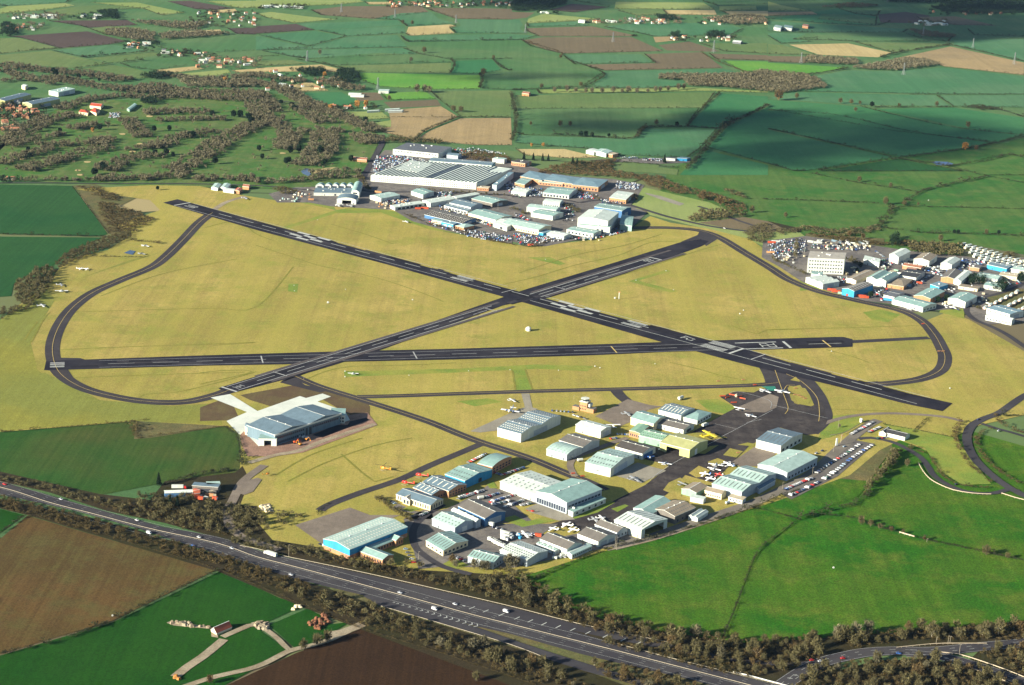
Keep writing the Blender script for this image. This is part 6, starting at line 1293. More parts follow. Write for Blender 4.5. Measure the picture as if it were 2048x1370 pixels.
WOODS = [('C 1180,600 1400,602 1900,592 2048,560 D 0,580 250,592 400,640 480,700 100,745 C 2048,735 1700,700 1400,688 1370,642 1180,640', bare_g, 9, 'long grey leafless wood in the middle distance on the right'),
         ('D 320,450 720,478 720,522 300,508', bare_g, 10, 'small leafless copse below the pale yellow field'), ('D 660,548 900,505 1100,470 1250,480 1390,520 1020,568', bare_g, 10, 'leafless wood on the shoulder of the tan hillside'),
         ('D 1130,240 1300,262 1500,288 1480,305 1250,295', bare_g, 10, 'thin wood beyond the tan hillside'), ('C 0,0 450,0 420,40 280,78 0,95', ever, 13, 'dark wood at the top edge left of centre'),
         ('D 1300,60 1500,40 2048,50 2048,110 1700,120 1400,100', ever, 15, 'dark wood on the far ridge at the top right'), ('D 900,0 2048,0 2048,40 1500,35 1000,20', ever, 18, 'dark far woodland along the top right edge'),
         ('D 400,60 700,30 900,50 700,62', bare_g, 16, 'thin far wood at the top right'), ('A 780,95 930,85 960,160 850,150', ever, 12, 'dark copse beside the top left sheds'), ('A 20,190 110,200 150,280 0,290', ever, 12, 'dark copse at the top left edge'),
         ('A 840,240 1060,235 1240,270 1230,335 1050,320 850,280', bare_g, 10, 'leafless copse beside the big damp plough'), ('A 1120,615 1260,592 1440,600 1250,640', ever, 8, 'dark low evergreen belt above the golf course'), ('A 1120,805 1260,795 1265,835 1140,840', ever, 7, 'dark square evergreen clump above the driving range'),
         ('B 300,565 540,555 560,600 420,615', ever, 8, 'dark firs above the factory approach'), ('B 660,570 780,560 830,620 720,680 600,660', ever, 9, 'dark fir wood casting a long shadow on the vivid meadow'), ('A 1040,170 1700,190 1560,240 1300,220', bare_g, 12, 'far leafless woodland right of the top left plough'),
         ('A 1280,280 1500,250 1880,270 1600,300 1300,320', bare_g, 11, 'leafless belt below the far straw field'), ('A 1400,620 1800,650 2048,640 2048,700 1500,700', bare_g, 10, 'leafless wood between the golf course and the hamlet'),
         ('C 1570,262 1700,262 1700,300 1560,300', ever, 10, 'dark firs over the hamlet of the middle distance'), ('C 1150,130 1320,130 1330,160 1180,165', ever, 11, 'dark trees round the far church'), ('C 1520,150 1900,120 2040,150 2030,190 1750,200', bare_g, 12, 'wooded village trees at the top right'),
         ('C 1270,275 1340,270 1330,300 1270,300', ever, 10, 'small dark fir clump left of the fir hamlet'), ('D 1600,850 1700,840 1850,870 1720,885', hedge_m, 8, 'dark low scrub on the field edge at the far right'),
         ('G 180,300 330,250 480,215 640,215 830,195 800,280 1000,320 1180,330 1330,400 1440,440 1430,475 1300,470 1100,410 1000,360 700,330 400,320', bare_r, 8, 'russet scrub wood behind the works estate'), ('G 480,225 820,200 780,290 500,290', hedge_m, 7, 'dark scrub behind the upper works units'),
         ('F 1600,150 1760,130 2048,180 2048,230 1700,200', bare_r, 8, 'russet scrub right of the farthest warehouse'), ('F 1040,25 1480,55 1480,75 1040,60', bare, 8, 'leafless belt above the farthest warehouse'), ('G 1440,430 1640,480 1860,560 1880,610 1760,620 1700,560 1480,500', bare_r, 8, 'russet scrub right of the big twin russet trees'),
         ('G 1700,430 1880,470 1900,530 1720,470', bare, 9, 'leafless scrub at the corner of the shaded field'), ('H 0,470 250,455 330,440 500,470 900,440 930,470 700,520 450,520 300,480 100,510', bare, 9, 'olive scrub along the near edge of the right pastures'),
         ('H 320,500 700,540 960,580 1120,560 1500,590 1480,620 1160,640 1100,600 800,590 400,530', hedge_r, 8, 'russet scrub belt above the east estate'), ('H 970,550 1040,520 1060,600 980,610', ever, 6, 'dark evergreen clump above the stepped white shed'), ('H 1120,600 1560,600 1540,680 1400,690 1150,650', bare, 9, 'leafless plantation beside the upper caravan park'),
         ('H 1600,860 1720,850 1760,900 1700,920 1580,900', ever, 6, 'dark evergreen trees in the middle of the east estate'), ('H 1760,940 1880,900 1930,930 1870,980', ever, 6, 'dark evergreen trees by the road in the east estate'), ('H 1990,840 2060,840 2060,900 2000,900', ever, 6, 'dark evergreens at the right edge of the estate'),
         ('G 1880,740 2048,700 H 0,420 60,500 0,560 G 2048,870 1950,860 1860,840', bare, 9, 'olive scrub between the taxiway and the east estate'), ('E 760,250 900,265 1100,330 1220,385 1140,470 1000,500 870,480', hedge_r, 9, 'russet bramble rough beside the left wheat field'), ('E 620,125 800,140 1000,230 850,240', hedge_r, 10, 'russet rough grass beyond the left wheat field'),
         ('G 1500,620 1700,615 1880,640 1860,660 1500,690 1400,700', bare, 9, 'leafless hedge belt above the small brown field')]
for q, mt, sp, lab in WOODS:
    P = [(x, y, rng.uniform(.5, .75) * sp * (1.0 if sp > 7.5 else .9), rng.uniform(.75, 1.15) * (9 if mt is not ever else 11) * (.45 if 'rough' in lab or 'scrub' in lab else 1)) for x, y in fill(q, sp)]
    mass('woodland', P, mt, lab, 'woodland', 40 if mt is not ever else 60)

for i, (nm_, q_, n_, kk_) in enumerate(VIL):
    (x0, y0), (x1, y1) = pts(q_); P = [(p.x, p.y, rng.uniform(4, 8), rng.uniform(5, 10)) for p in [G(random.uniform(x0 - 8, x1 + 8), random.uniform(y0 - 2, y1 + 2)) for _ in range(int(n_ * 2.2) + 4)]]
    mass('trees', P, (hedge_m, bare_g, ever)[i % 3], 'garden trees and hedges between the houses ' + nm_, 'trees', 46)
# ---- hedges: near side of every far field, plus traced ones
def hedge(q, wd, hh, mat, label, trees=0.04, cat='hedge'):
    L = wline(q, 4) if not isinstance(q, list) else q; P = []
    tot = sum((b_ - a).length for a, b_ in zip(L, L[1:])); 
    for k in range(int(tot / max(.8, wd * .42)) + 2):
        i = rng.integers(0, len(L) - 1); p = L[i].lerp(L[i + 1], rng.random()); big = rng.random() < trees
        P.append((p.x + rng.normal() * wd * .18, p.y + rng.normal() * wd * .18, wd * .6 * (1.9 if big else rng.uniform(.7, 1.15)), hh * (2.6 if big else rng.uniform(.7, 1.15))))
    return mass('hedge', P, mat, label, cat, 24, None, .3)
seen = 0
for ln in FIELDS.strip().split('\n'):
    k, rest = ln.split(' ', 1)
    if rest[0] not in 'ABCD' or 'x' in k: continue
    P = pts(rest); n = len(P)
    ar = sum(P[i][0] * P[(i + 1) % n][1] - P[(i + 1) % n][0] * P[i][1] for i in range(n)); E_ = []
    for i in range(n):
        a, b_ = P[i], P[(i + 1) % n]; dx = (b_[0] - a[0]) * (1 if ar > 0 else -1)
        if dx < -2: E_.append((a, b_))        # lower edges of the outline
    ch = []
    for a, b_ in E_:
        if ch and ch[-1][-1] == a: ch[-1].append(b_)
        else: ch.append([a, b_])
    for c in ch:
        if abs(c[0][0] - c[-1][0]) < 12 or random.random() < .12: continue
        mx, my = sum(q[0] for q in c) / len(c), sum(q[1] for q in c) / len(c); seen += 1
        L = [G(*q) for q in c]; L = [L[0]] + [x for a, b_ in zip(L, L[1:]) for x in (a.lerp(b_, .33), a.lerp(b_, .66), b_)]
        far = my < 130
        hedge(L, 3.2 if far else 2.4, 2.4 if far else 1.8, hedge_m, 'dark field hedge ' + where(mx, my), .05)
HG = [('C 0,760 15,860 30,950 20,1060 0,1130', 8, 6, 'tall dark hedge down the left side of the big shaded pasture'), ('C 1400,1015 1540,850 1660,745', 5, 3, 'dark hedge climbing to the end of the long narrow pasture'),
      ('C 1000,1100 1060,1020', 9, 6, 'thick hedge at the step of the big shaded pasture'), ('C 1390,1368 1560,1180 1640,1080 1730,1000 1880,930 2048,845', 11, 7, 'thick dark tree hedge running up beside the cloud-shaded fields'),
      ('C 330,1075 640,1095 960,1108 1060,1020 1390,1015 1640,1030', 5, 4, 'dark hedge under the big shaded pasture'), ('D 740,850 850,880 1100,940 1500,1022 2040,1082', 4, 2.4, 'long thin hedge across the cloud-shaded fields'),
      ('D 0,880 350,900 600,930 1150,1052 1780,1140', 4, 2, 'second long thin hedge across the cloud-shaded fields'), ('D 0,1030 500,1140 1000,1258 1300,1320 1560,1368', 4, 2.5, 'third long hedge, running down to the pond'), ('D 400,1365 1030,1270 1550,1195 1850,1140 2048,1098', 5, 3, 'dark hedge above the pond'),
      ('D 1440,1332 1780,1278 1920,1238 2048,1262', 5, 3, 'dark hedge right of the pond'), ('D 860,860 1480,858 1640,865 1850,880 2048,940', 5, 4, 'dark hedge with bushes below the far right pastures'), ('D 250,612 640,548', 6, 4, 'dark hedge below the vivid strip'),
      ('D 900,460 1100,410 1460,358', 7, 5, 'dark hedge up the left edge of the tan hillside'), ('D 1470,360 2048,490', 3, 2, 'thin hedge over the crest of the tan hillside'), ('B 1790,590 1810,640 1790,705', 6, 5, 'curved hedge at the end of the vivid meadow'), ('B 1560,480 1590,520 1555,585', 5, 4, 'curved hedge beside the small teal field'),
      ('B 1275,1120 1340,1050 1480,990 1630,935', 7, 4, 'curved hedge between two stubble fields'), ('B 1895,475 1950,530 2010,560', 5, 3, 'short diagonal hedge beyond the vivid meadow'), ('C 450,480 600,530 735,590 690,640 560,700', 5, 3, 'curved hedge ending at the long narrow pasture'), ('C 90,330 370,410 400,440', 4, 3, 'pale-edged hedge left of the brown fields'),
      ('C 1520,425 1640,490 1950,605', 4, 3, 'pale-edged hedge right of the brown fields'), ('C 0,720 560,705 1000,712 1380,690', 5, 3, 'upper hedge of the long narrow pasture'), ('B 640,935 1100,935 2048,942', 3, 2, 'thin hedge above the striped stubble'), ('B 1210,330 1700,325 2048,318', 7, 4, 'dark double hedge among the far wheat'),
      ('A 650,458 900,440 1230,412', 7, 5, 'dark thick hedge below the hamlet on the left'), ('A 600,548 900,510 1150,480', 6, 4, 'dark hedge across the small strip fields'), ('A 240,400 500,385', 5, 3, 'hedge under the big damp plough'), ('H 1080,270 1220,170 1400,120 1770,42', 7, 4, 'dark hedge curving up through the right-hand pastures'),
      ('H 1000,285 970,350 880,450', 9, 5, 'thick short hedge at the fork of the right-hand pastures'), ('H -40,225 300,235 900,260 980,270', 4, 2.5, 'hedge above the lower left pasture of the right-hand group'), ('H 1040,285 1500,290 2048,305', 3, 2, 'thin hedge between the two right-hand pastures'), ('H 930,455 1240,495 1500,500 2048,520', 5, 3, 'bushy hedge under the right-hand pastures'),
      ('H 350,20 700,90 1200,168', 4, 2.5, 'thin hedge running down to the curved hedge'), ('H 1760,42 2048,95', 3, 2, 'thin hedge at the right edge above the pastures'), ('H 860,450 700,490 500,500', 5, 3, 'low hedge beyond the east estate'),
      ('E 0,505 400,515 840,525', 4, 2.5, 'thin hedge across the left wheat field'), ('E 580,125 700,280 870,500', 2, 1.2, 'thin field edge of the left wheat field'), ('E 1060,560 1200,570 1280,580', 8, 4, 'short russet hedge by the enclosure in the airfield'), ('E 740,680 900,685 1180,688', 3, 1.5, 'low hedge under the enclosure in the airfield'),
      ('_ 0,864 120,855 272,842 290,838', 2.5, 1.5, 'brown edge hedge above the worn green field'), ('_ 272,845 268,860 272,876', 6, 2.5, 'short russet hedge at the notch of the worn green field'), ('_ 275,876 450,852', 2, 1, 'thin dry hedge above the worn green field'), ('_ 452,855 478,880 484,930', 5, 2.5, 'scrubby hedge beside the building site'),
      ('_ 0,1308 120,1280 225,1241 330,1190 436,1142', 5, 2.4, 'clipped hedge between the tan plough and the green field'), ('_ 0,1066 50,1031', 4, 2.2, 'clipped hedge at the left edge beside the tan plough'), ('_ 55,1030 160,1054 300,1098 437,1140 600,1208 720,1256 880,1306 1070,1370', 1.6, 1.2, 'thin dry fence hedge along the foot of the motorway planting'),
      ('_ 1445,1275 1470,1215 1510,1112 1545,1075 1592,1042', 2, 1.0, 'thin ditch hedge between the two big green pastures'), ('_ 1600,1038 1640,1025 1700,1010 1740,985', 6, 3.5, 'dark hedge below the grass verge of the car park'), ('_ 1505,1015 1560,1028 1598,1040', 3, 1.5, 'thin hedge from the perimeter road to the pasture corner'),
      ('_ 1620,1028 1700,1035 1760,1055 1830,1075 1900,1090 2048,1122', 4, 2.2, 'bushy hedge across the right-hand green pasture'), ('_ 1060,1162 1200,1102 1330,1070 1480,1022 1600,980', 3.5, 2.2, 'low fence line hedge outside the perimeter road'),
      ('X 1380,130 1330,220 1330,330 1380,450 1480,580 1600,690 1690,760', 5, 2.5, 'brown hedge inside the road bend, left side'), ('X 1690,195 1580,250 1540,330 1590,450 1720,590 1900,720 2048,800', 6, 2.5, 'brown hedge outside the road bend, right side'), ('X 1740,50 1780,120 1900,200 2048,250', 5, 2.5, 'brown hedge above the branch lane at the right edge'),
      ('X 1820,10 1840,60 2048,50', 4, 2, 'hedge at the right edge above the branch lane'), ('X 830,400 950,440 1060,500 1130,620 1220,720 1400,800 1680,820', 4, 2, 'russet hedge on the inner side of the winding lane'), ('X 560,150 780,190 900,210 1300,290', 1.6, 1.2, 'thin hedge behind the black-roofed office'), ('X 1040,80 950,160 880,230', 3, 1.5, 'short hedge right of the black-roofed office'),
      ('F 1180,630 1300,680 1400,720 1600,760 1740,810 1900,850 2048,875', 6, 2.5, 'brown hedge where the works estate meets the airfield'), ('G 0,880 180,890 300,840', 5, 2.2, 'brown hedge below the cluttered yard at the airfield edge'), ('Y 150,330 400,270 700,170 860,140 1200,90', 6, 4, 'dark hedge beyond the farm yard'), ('J 1430,1180 1560,1300 1700,1368', 4, 2, 'russet hedge around the cream office car park'),
      ('_ 660,1005 640,1018 636,1030', 2, 1, 'small tuft hedge at the end of the narrow taxiway'), ('G 840,215 1180,240', 4, 3, 'dark hedge above the small olive field'), ('G 1170,250 1330,262', 4, 3, 'dark clipped hedge at the end of the small olive field'), ('D 1130,755 1900,760', 2, 1.5, 'hair-thin hedge between the far right pastures')]
for q, wd, hh, lab in HG: hedge(q, wd, hh, hedge_r if ('russet' in lab or 'brown' in lab or 'dry' in lab) else hedge_m, lab, .03)

# ---- trees of their own: nearest belts first
spec = [('_ 1000,1140 1030,1140 1100,1185 1200,1225 1330,1258 1450,1276 1500,1284 1640,1270 1640,1320 1560,1345 1450,1330 1300,1290 1180,1260 1080,1225 980,1195 960,1160', 11, 'bare', 7.5, 'trees between the motorway and the big green pasture'),
        ('_ 1640,1275 1800,1262 2048,1245 2120,1240 2120,1275 2048,1280 1800,1282 1700,1300', 11, 'bare', 9, 'trees between the roundabout and the big green pasture'),
        ('_ 1620,1340 1720,1320 1860,1318 1960,1335 2040,1372 2040,1400 1560,1400', 11, 'bare', 7, 'trees on the roundabout island'), ('_ 1950,1305 2048,1290 2100,1290 2100,1370 2030,1350', 12, 'bare', 7, 'trees beyond the branch road at the right edge'),
        ('_ 620,1112 700,1115 780,1128 860,1150 960,1162 1000,1170 980,1195 880,1172 760,1150 640,1122', 11, 'bare', 6.5, 'trees between the motorway and the hangars'),
        ('_ 540,1160 640,1182 760,1220 880,1262 1000,1300 1130,1345 1180,1375 1080,1370 900,1308 720,1250 610,1205', 11.5, 'bare', 7, 'trees between the motorway and the dark plough'),
        ('_ 1200,1352 1180,1325 1240,1330 1330,1352 1400,1372 1300,1385', 11, 'russet', 6, 'trees between the motorway and its lower slip road'), ('_ 1190,1283 1300,1312 1400,1338 1500,1358 1540,1345 1440,1318 1330,1298', 10, 'bare', 5.5, 'trees in the wedge of the exit slip road'),
        ('_ 130,985 215,1010 290,1000 330,1010 420,1040 460,1075 330,1046 215,1018', 12, 'bare', 7, 'trees between the motorway and the farm yard'), ('X 700,420 760,440 700,560 560,700 430,830 340,920 420,780 560,620 640,500', 6.5, 'bare', 8.5, 'trees of the belt below the long car park verge'),
        ('E 380,760 470,800 380,960 240,1090 120,1050 110,920 200,850', 11, 'russet', 8, 'russet trees at the left edge of the airfield'), ('E 0,1120 180,1080 260,1100 60,1160 0,1200', 10, 'bare', 6, 'trees at the far left edge of the airfield'), ('E 840,530 1040,490 1060,530 800,640 560,740 480,790 440,740 560,640', 9, 'bare', 5, 'trees of the belt beside the left wheat field')]
allt = []
for q, sp_, kd, hh, g_ in spec:
    for x, y in fill(q, sp_): allt.append((PX((x, y, 0))[1], x, y, kd, hh, g_))
allt.sort(key=lambda t: -t[0]); ind, rest = allt[:262], allt[262:]
for yy, x, y, kd, hh, g_ in ind:
    k2 = kd if random.random() < .75 else random.choice(('bare', 'russet', 'grey')); h = hh * random.uniform(.5, 1.55)
    tree(Vector((x, y, 0)), h * .42, h, k2, TL[k2][1] + ' among the ' + g_, g_, random.random() < .15)
mass('trees', [(x, y, hh * .45, hh * rng.uniform(.8, 1.3)) for yy, x, y, kd, hh, g_ in rest], bare, 'further leafless trees of the airfield belts', 'woodland', 110)
under = []
for q, sp_, kd, hh, g_ in spec: under += [(x, y, rng.uniform(1.6, 2.6), rng.uniform(2, 4)) for x, y in fill(q, 5.2)]
mass('undergrowth', under, hedge_r, 'brown leafless undergrowth beneath the nearest tree belts', 'undergrowth', 44)
lowb = [(x, y, rng.uniform(1.6, 3.0), rng.uniform(2.2, 4.6)) for x, y in alongp('_ -100,985 0,1005 110,1032 270,1076 420,1118 520,1152 600,1180', 24, 4.2)]
mass('scrub', lowb, hedge_r, 'russet and brown bushes on the near bank of the motorway', 'scrub', 44)
lowb = [(x, y, rng.uniform(1.6, 3.2), rng.uniform(2.5, 6)) for x, y in alongp('_ -100,935 0,958 100,980 200,1008 280,1030 400,1060', 13, 5) + alongp('_ 470,1080 520,1092 560,1100 640,1108', 18, 5) + alongp('Y 900,650 1000,800 1200,900 1500,1000', 50, 5) + alongp('Y 1380,900 1700,850 1850,720', 70, 5.5)
        + alongp('Y 0,600 200,560 500,650 800,600', 50, 6)]
mass('scrub', lowb, bare, 'olive-brown bushes on the far bank of the motorway and round the farm yard', 'scrub', 44)
SP = [  # single trees the photo shows: tile, x, y, kind, height
 ('M', 560, 1000, 'grey', 13), ('M', 700, 980, 'grey', 14), ('M', 800, 960, 'grey', 13), ('M', 1745, 325, 'bare', 10), ('M', 1915, 350, 'bare', 6), ('M', 745, 80, 'bare', 9), ('M', 820, 95, 'bare', 7), ('M', 895, 118, 'bare', 6), ('M', 985, 135, 'russet', 5), ('M', 1080, 155, 'bare', 4.5), ('M', 1250, 205, 'russet', 4),
 ('O', 380, 1080, 'bare', 9), ('O', 490, 1045, 'bare', 11), ('O', 570, 1015, 'bare', 10), ('P', 120, 720, 'bare', 11), ('P', 340, 720, 'bare', 12), ('P', 780, 890, 'russet', 11), ('P', 1270, 980, 'bare', 12), ('P', 1920, 1130, 'bare', 14), ('N', 1680, 1350, 'russet', 7), ('O', 1760, 1330, 'bare', 8),
 ('R', 540, 1060, 'russet', 9), ('R', 585, 1110, 'grey', 7), ('R', 820, 1130, 'grey', 10), ('R', 915, 1150, 'grey', 9), ('R', 980, 1150, 'grey', 9), ('R', 1265, 1110, 'grey', 13), ('R', 1350, 1110, 'grey', 11), ('Y', 140, 310, 'fir', 12), ('Y', 320, 640, 'fir', 11), ('Y', 430, 640, 'fir', 10), ('Y', 950, 720, 'bare', 14), ('Y', 1550, 900, 'bare', 9), ('Y', 1750, 930, 'bare', 10),
 ('X', 815, 590, 'bare', 8), ('X', 100, 180, 'grey', 4), ('G', 1525, 520, 'russet', 17), ('G', 1665, 560, 'russet', 17), ('G', 1220, 220, 'fir', 15), ('G', 95, 195, 'fir', 14), ('G', 170, 200, 'fir', 13), ('G', 245, 205, 'fir', 13), ('G', 290, 205, 'fir', 12), ('G', 485, 235, 'fir', 14), ('G', 520, 240, 'fir', 13), ('G', 558, 240, 'fir', 10),
 ('G', 1920, 620, 'bare', 12), ('G', 155, 92, 'autumn', 7), ('G', 250, 92, 'autumn', 8), ('D', 1575, 1195, 'autumn', 16), ('D', 1665, 1200, 'russet', 11), ('D', 580, 825, 'bare', 13), ('D', 665, 830, 'bare', 12), ('D', 735, 835, 'bare', 9), ('D', 830, 855, 'evergreen', 13), ('D', 1350, 850, 'bare', 12), ('D', 85, 800, 'russet', 26), ('D', 230, 785, 'bare', 13),
 ('D', 1600, 1020, 'bare', 14), ('D', 700, 890, 'bare', 10), ('D', 1050, 855, 'bare', 9), ('C', 235, 705, 'bare', 12), ('C', 340, 735, 'grey', 12), ('C', 440, 730, 'grey', 15), ('C', 510, 735, 'grey', 12), ('C', 590, 740, 'grey', 12), ('C', 640, 742, 'grey', 13), ('C', 720, 742, 'grey', 13), ('C', 810, 738, 'grey', 15), ('C', 880, 740, 'grey', 10), ('C', 930, 738, 'grey', 17),
 ('C', 1000, 742, 'grey', 12), ('C', 1085, 740, 'grey', 10), ('C', 1150, 730, 'grey', 13), ('C', 1185, 730, 'grey', 12), ('C', 1250, 725, 'grey', 12), ('C', 1330, 715, 'grey', 15), ('C', 1375, 712, 'grey', 14), ('C', 385, 1010, 'bare', 13), ('C', 465, 1008, 'bare', 11), ('C', 150, 1000, 'bare', 8), ('C', 550, 1090, 'evergreen', 12), ('C', 590, 1092, 'evergreen', 12), ('C', 640, 1095, 'evergreen', 10),
 ('C', 775, 1095, 'evergreen', 8), ('C', 1155, 1000, 'bare', 12), ('C', 1320, 1010, 'evergreen', 10), ('C', 1705, 1010, 'evergreen', 12), ('C', 550, 690, 'bare', 12), ('C', 390, 465, 'bare', 11), ('B', 510, 435, 'grey', 13), ('B', 1345, 420, 'bare', 16), ('B', 1240, 492, 'grey', 12), ('B', 1820, 600, 'bare', 18), ('B', 1900, 470, 'bare', 10), ('B', 1175, 190, 'bare', 12), ('B', 1250, 195, 'bare', 12),
 ('B', 1290, 735, 'grey', 18), ('B', 1350, 735, 'grey', 17), ('B', 1385, 740, 'grey', 16), ('B', 1580, 890, 'bare', 14), ('B', 1640, 895, 'bare', 14), ('B', 1065, 800, 'bare', 11), ('B', 598, 880, 'autumn', 13), ('B', 810, 860, 'autumn', 16), ('B', 880, 850, 'autumn', 14), ('B', 550, 610, 'autumn', 12), ('B', 875, 975, 'evergreen', 12), ('B', 285, 860, 'evergreen', 13), ('B', 305, 885, 'evergreen', 13),
 ('B', 200, 830, 'evergreen', 10), ('B', 275, 1225, 'evergreen', 14), ('B', 345, 1215, 'evergreen', 13), ('B', 515, 1230, 'evergreen', 16), ('B', 550, 1310, 'evergreen', 10), ('B', 25, 1205, 'evergreen', 11), ('B', 50, 1270, 'evergreen', 10), ('B', 240, 1310, 'evergreen', 12), ('B', 265, 1300, 'evergreen', 11), ('B', 215, 960, 'grey', 14), ('B', 760, 1290, 'evergreen', 12),
 ('A', 480, 1060, 'evergreen', 10), ('A', 795, 1040, 'evergreen', 12), ('A', 1235, 1050, 'evergreen', 12), ('A', 1355, 1045, 'evergreen', 11), ('A', 1545, 1100, 'evergreen', 14), ('A', 1515, 1095, 'evergreen', 12), ('A', 1700, 930, 'evergreen', 13), ('A', 1870, 935, 'evergreen', 15), ('A', 1920, 940, 'evergreen', 16), ('A', 1990, 960, 'evergreen', 16), ('A', 2010, 990, 'evergreen', 16), ('A', 1240, 1245, 'evergreen', 12),
 ('A', 1330, 1240, 'evergreen', 13), ('A', 1385, 1255, 'evergreen', 10), ('A', 240, 1265, 'evergreen', 11), ('A', 225, 1215, 'evergreen', 10), ('A', 1720, 1310, 'evergreen', 13), ('A', 820, 1350, 'evergreen', 13), ('A', 840, 1365, 'evergreen', 12), ('A', 350, 1180, 'evergreen', 9), ('A', 740, 1055, 'autumn', 9), ('A', 1800, 655, 'autumn', 12), ('A', 630, 630, 'evergreen', 13), ('A', 445, 610, 'evergreen', 17), ('A', 425, 580, 'evergreen', 12),
 ('A', 740, 620, 'evergreen', 9), ('A', 795, 650, 'evergreen', 9), ('A', 540, 640, 'evergreen', 9), ('E', 750, 30, 'evergreen', 12), ('E', 765, 25, 'evergreen', 11), ('H', 940, 265, 'bare', 13), ('H', 1090, 275, 'bare', 9), ('H', 730, 85, 'bare', 11), ('H', 980, 130, 'bare', 9), ('H', 1200, 275, 'bare', 6), ('H', 140, 370, 'bare', 9), ('H', 710, 810, 'evergreen', 7), ('H', 740, 770, 'evergreen', 8), ('H', 820, 1010, 'evergreen', 9), ('H', 1360, 1050, 'evergreen', 9), ('H', 1430, 1040, 'evergreen', 10),
 ('H', 1490, 500, 'evergreen', 7), ('H', 1520, 500, 'evergreen', 7), ('H', 1845, 505, 'evergreen', 7), ('H', 1745, 505, 'bare', 9), ('H', 1380, 560, 'bare', 11), ('H', 650, 520, 'russet', 9), ('H', 760, 540, 'russet', 9), ('E', 1260, 150, 'evergreen', 7)]
for t_, x, y, kd, h in SP:
    p = GT(t_, x, y); tree(p, h * (.24 if kd == 'fir' else .40), h, kd)
for x, y in ((-60, 1210), (2150, 1200)): tree(G(x, y), 4, 9, 'bare')
# ------------------------------------------------------------------ vehicles
PAINT = {'white': (.52, .53, .52), 'silver': (.42, .44, .46), 'black': (.018, .018, .022), 'red': (.50, .025, .015), 'blue': (.03, .10, .32), 'darkblue': (.02, .03, .09), 'grey': (.14, .15, .16), 'green': (.02, .09, .05), 'pale blue': (.28, .38, .46)}
rubber = flat('rubber', (.015, .015, .015), .9, .1, 2)
def pmat(c): return flat('car paint ' + c, PAINT[c], .25, .04, 1, .6)
CM = {}
wheel_me = MB(); wheel_me.tube([(0, -.11, 0), (0, .11, 0)], .33, rubber, 8); wheel_me = wheel_me.mesh('wheel', smooth=False)
def loft(m, secs, mat):
    """secs: list of (x, halfwidth, z0, z1)"""
    mi = m.mat(mat); k = len(m.v)
    for x, hw, z0, z1 in secs:
        m.v += [(x, -hw, z0), (x, hw, z0), (x, hw * .97, z1), (x, -hw * .97, z1)]
    for i in range(len(secs) - 1):
        a, b_ = k + i * 4, k + i * 4 + 4
        for j in range(4): m.f.append((a + j, a + (j + 1) % 4, b_ + (j + 1) % 4, b_ + j)); m.mi.append(mi)
    m.f.append((k, k + 1, k + 2, k + 3)); m.mi.append(mi); e = k + (len(secs) - 1) * 4; m.f.append((e + 3, e + 2, e + 1, e)); m.mi.append(mi)
def car_meshes(c, van=False):
    if (c, van) in CM: return CM[c, van]
    b1 = MB(); g = MB(); pm = pmat(c)
    if van:
        loft(b1, [(-2.6, .92, .35, 1.9), (-2.5, .98, .3, 2.25), (1.1, .98, .3, 2.25), (1.6, .97, .3, 1.95), (2.2, .95, .3, 1.2), (2.65, .9, .35, 1.05)], pm)
        g.box((1.75, 0, 1.55), (.9, 1.99, .5), glass, 0, .8, .98)
    else:
        loft(b1, [(-2.1, .80, .35, .78), (-2.0, .86, .28, .92), (-.9, .88, .25, .95), (.7, .88, .25, .95), (1.7, .86, .26, .80), (2.1, .78, .35, .62)], pm)
        loft(g, [(-1.75, .74, .93, .95), (-1.25, .68, .93, 1.38), (.15, .68, .93, 1.42), (.95, .76, .93, .96)], glass)
        b1.box((-.5, 0, 1.43), (1.35, 1.26, .05), pm)
    CM[c, van] = (b1.mesh('body'), g.mesh('windows')); return CM[c, van]
COLW = ['white'] * 5 + ['silver'] * 6 + ['black'] * 3 + ['red'] * 2 + ['blue'] * 2 + ['darkblue'] * 2 + ['grey'] * 3 + ['green', 'pale blue']
NCAR = [0]
def car(p, rz, c, lab, grp, van=False, full=False):
    NCAR[0] += 1
    bd, gl = car_meshes(c, van); o = empty('parked_van' if van else ('car' if full else 'parked_car'), (p.x, p.y, -.02), rz)
    link('body', bd, o); link('windows', gl, o)
    if full:
        for sx in (-1.35, 1.35):
            for sy in (-.8, .8): w_ = link('wheel', wheel_me, o); w_.location = (sx, sy, .33)
    tag(o, lab, 'van' if van else 'car', grp); return o
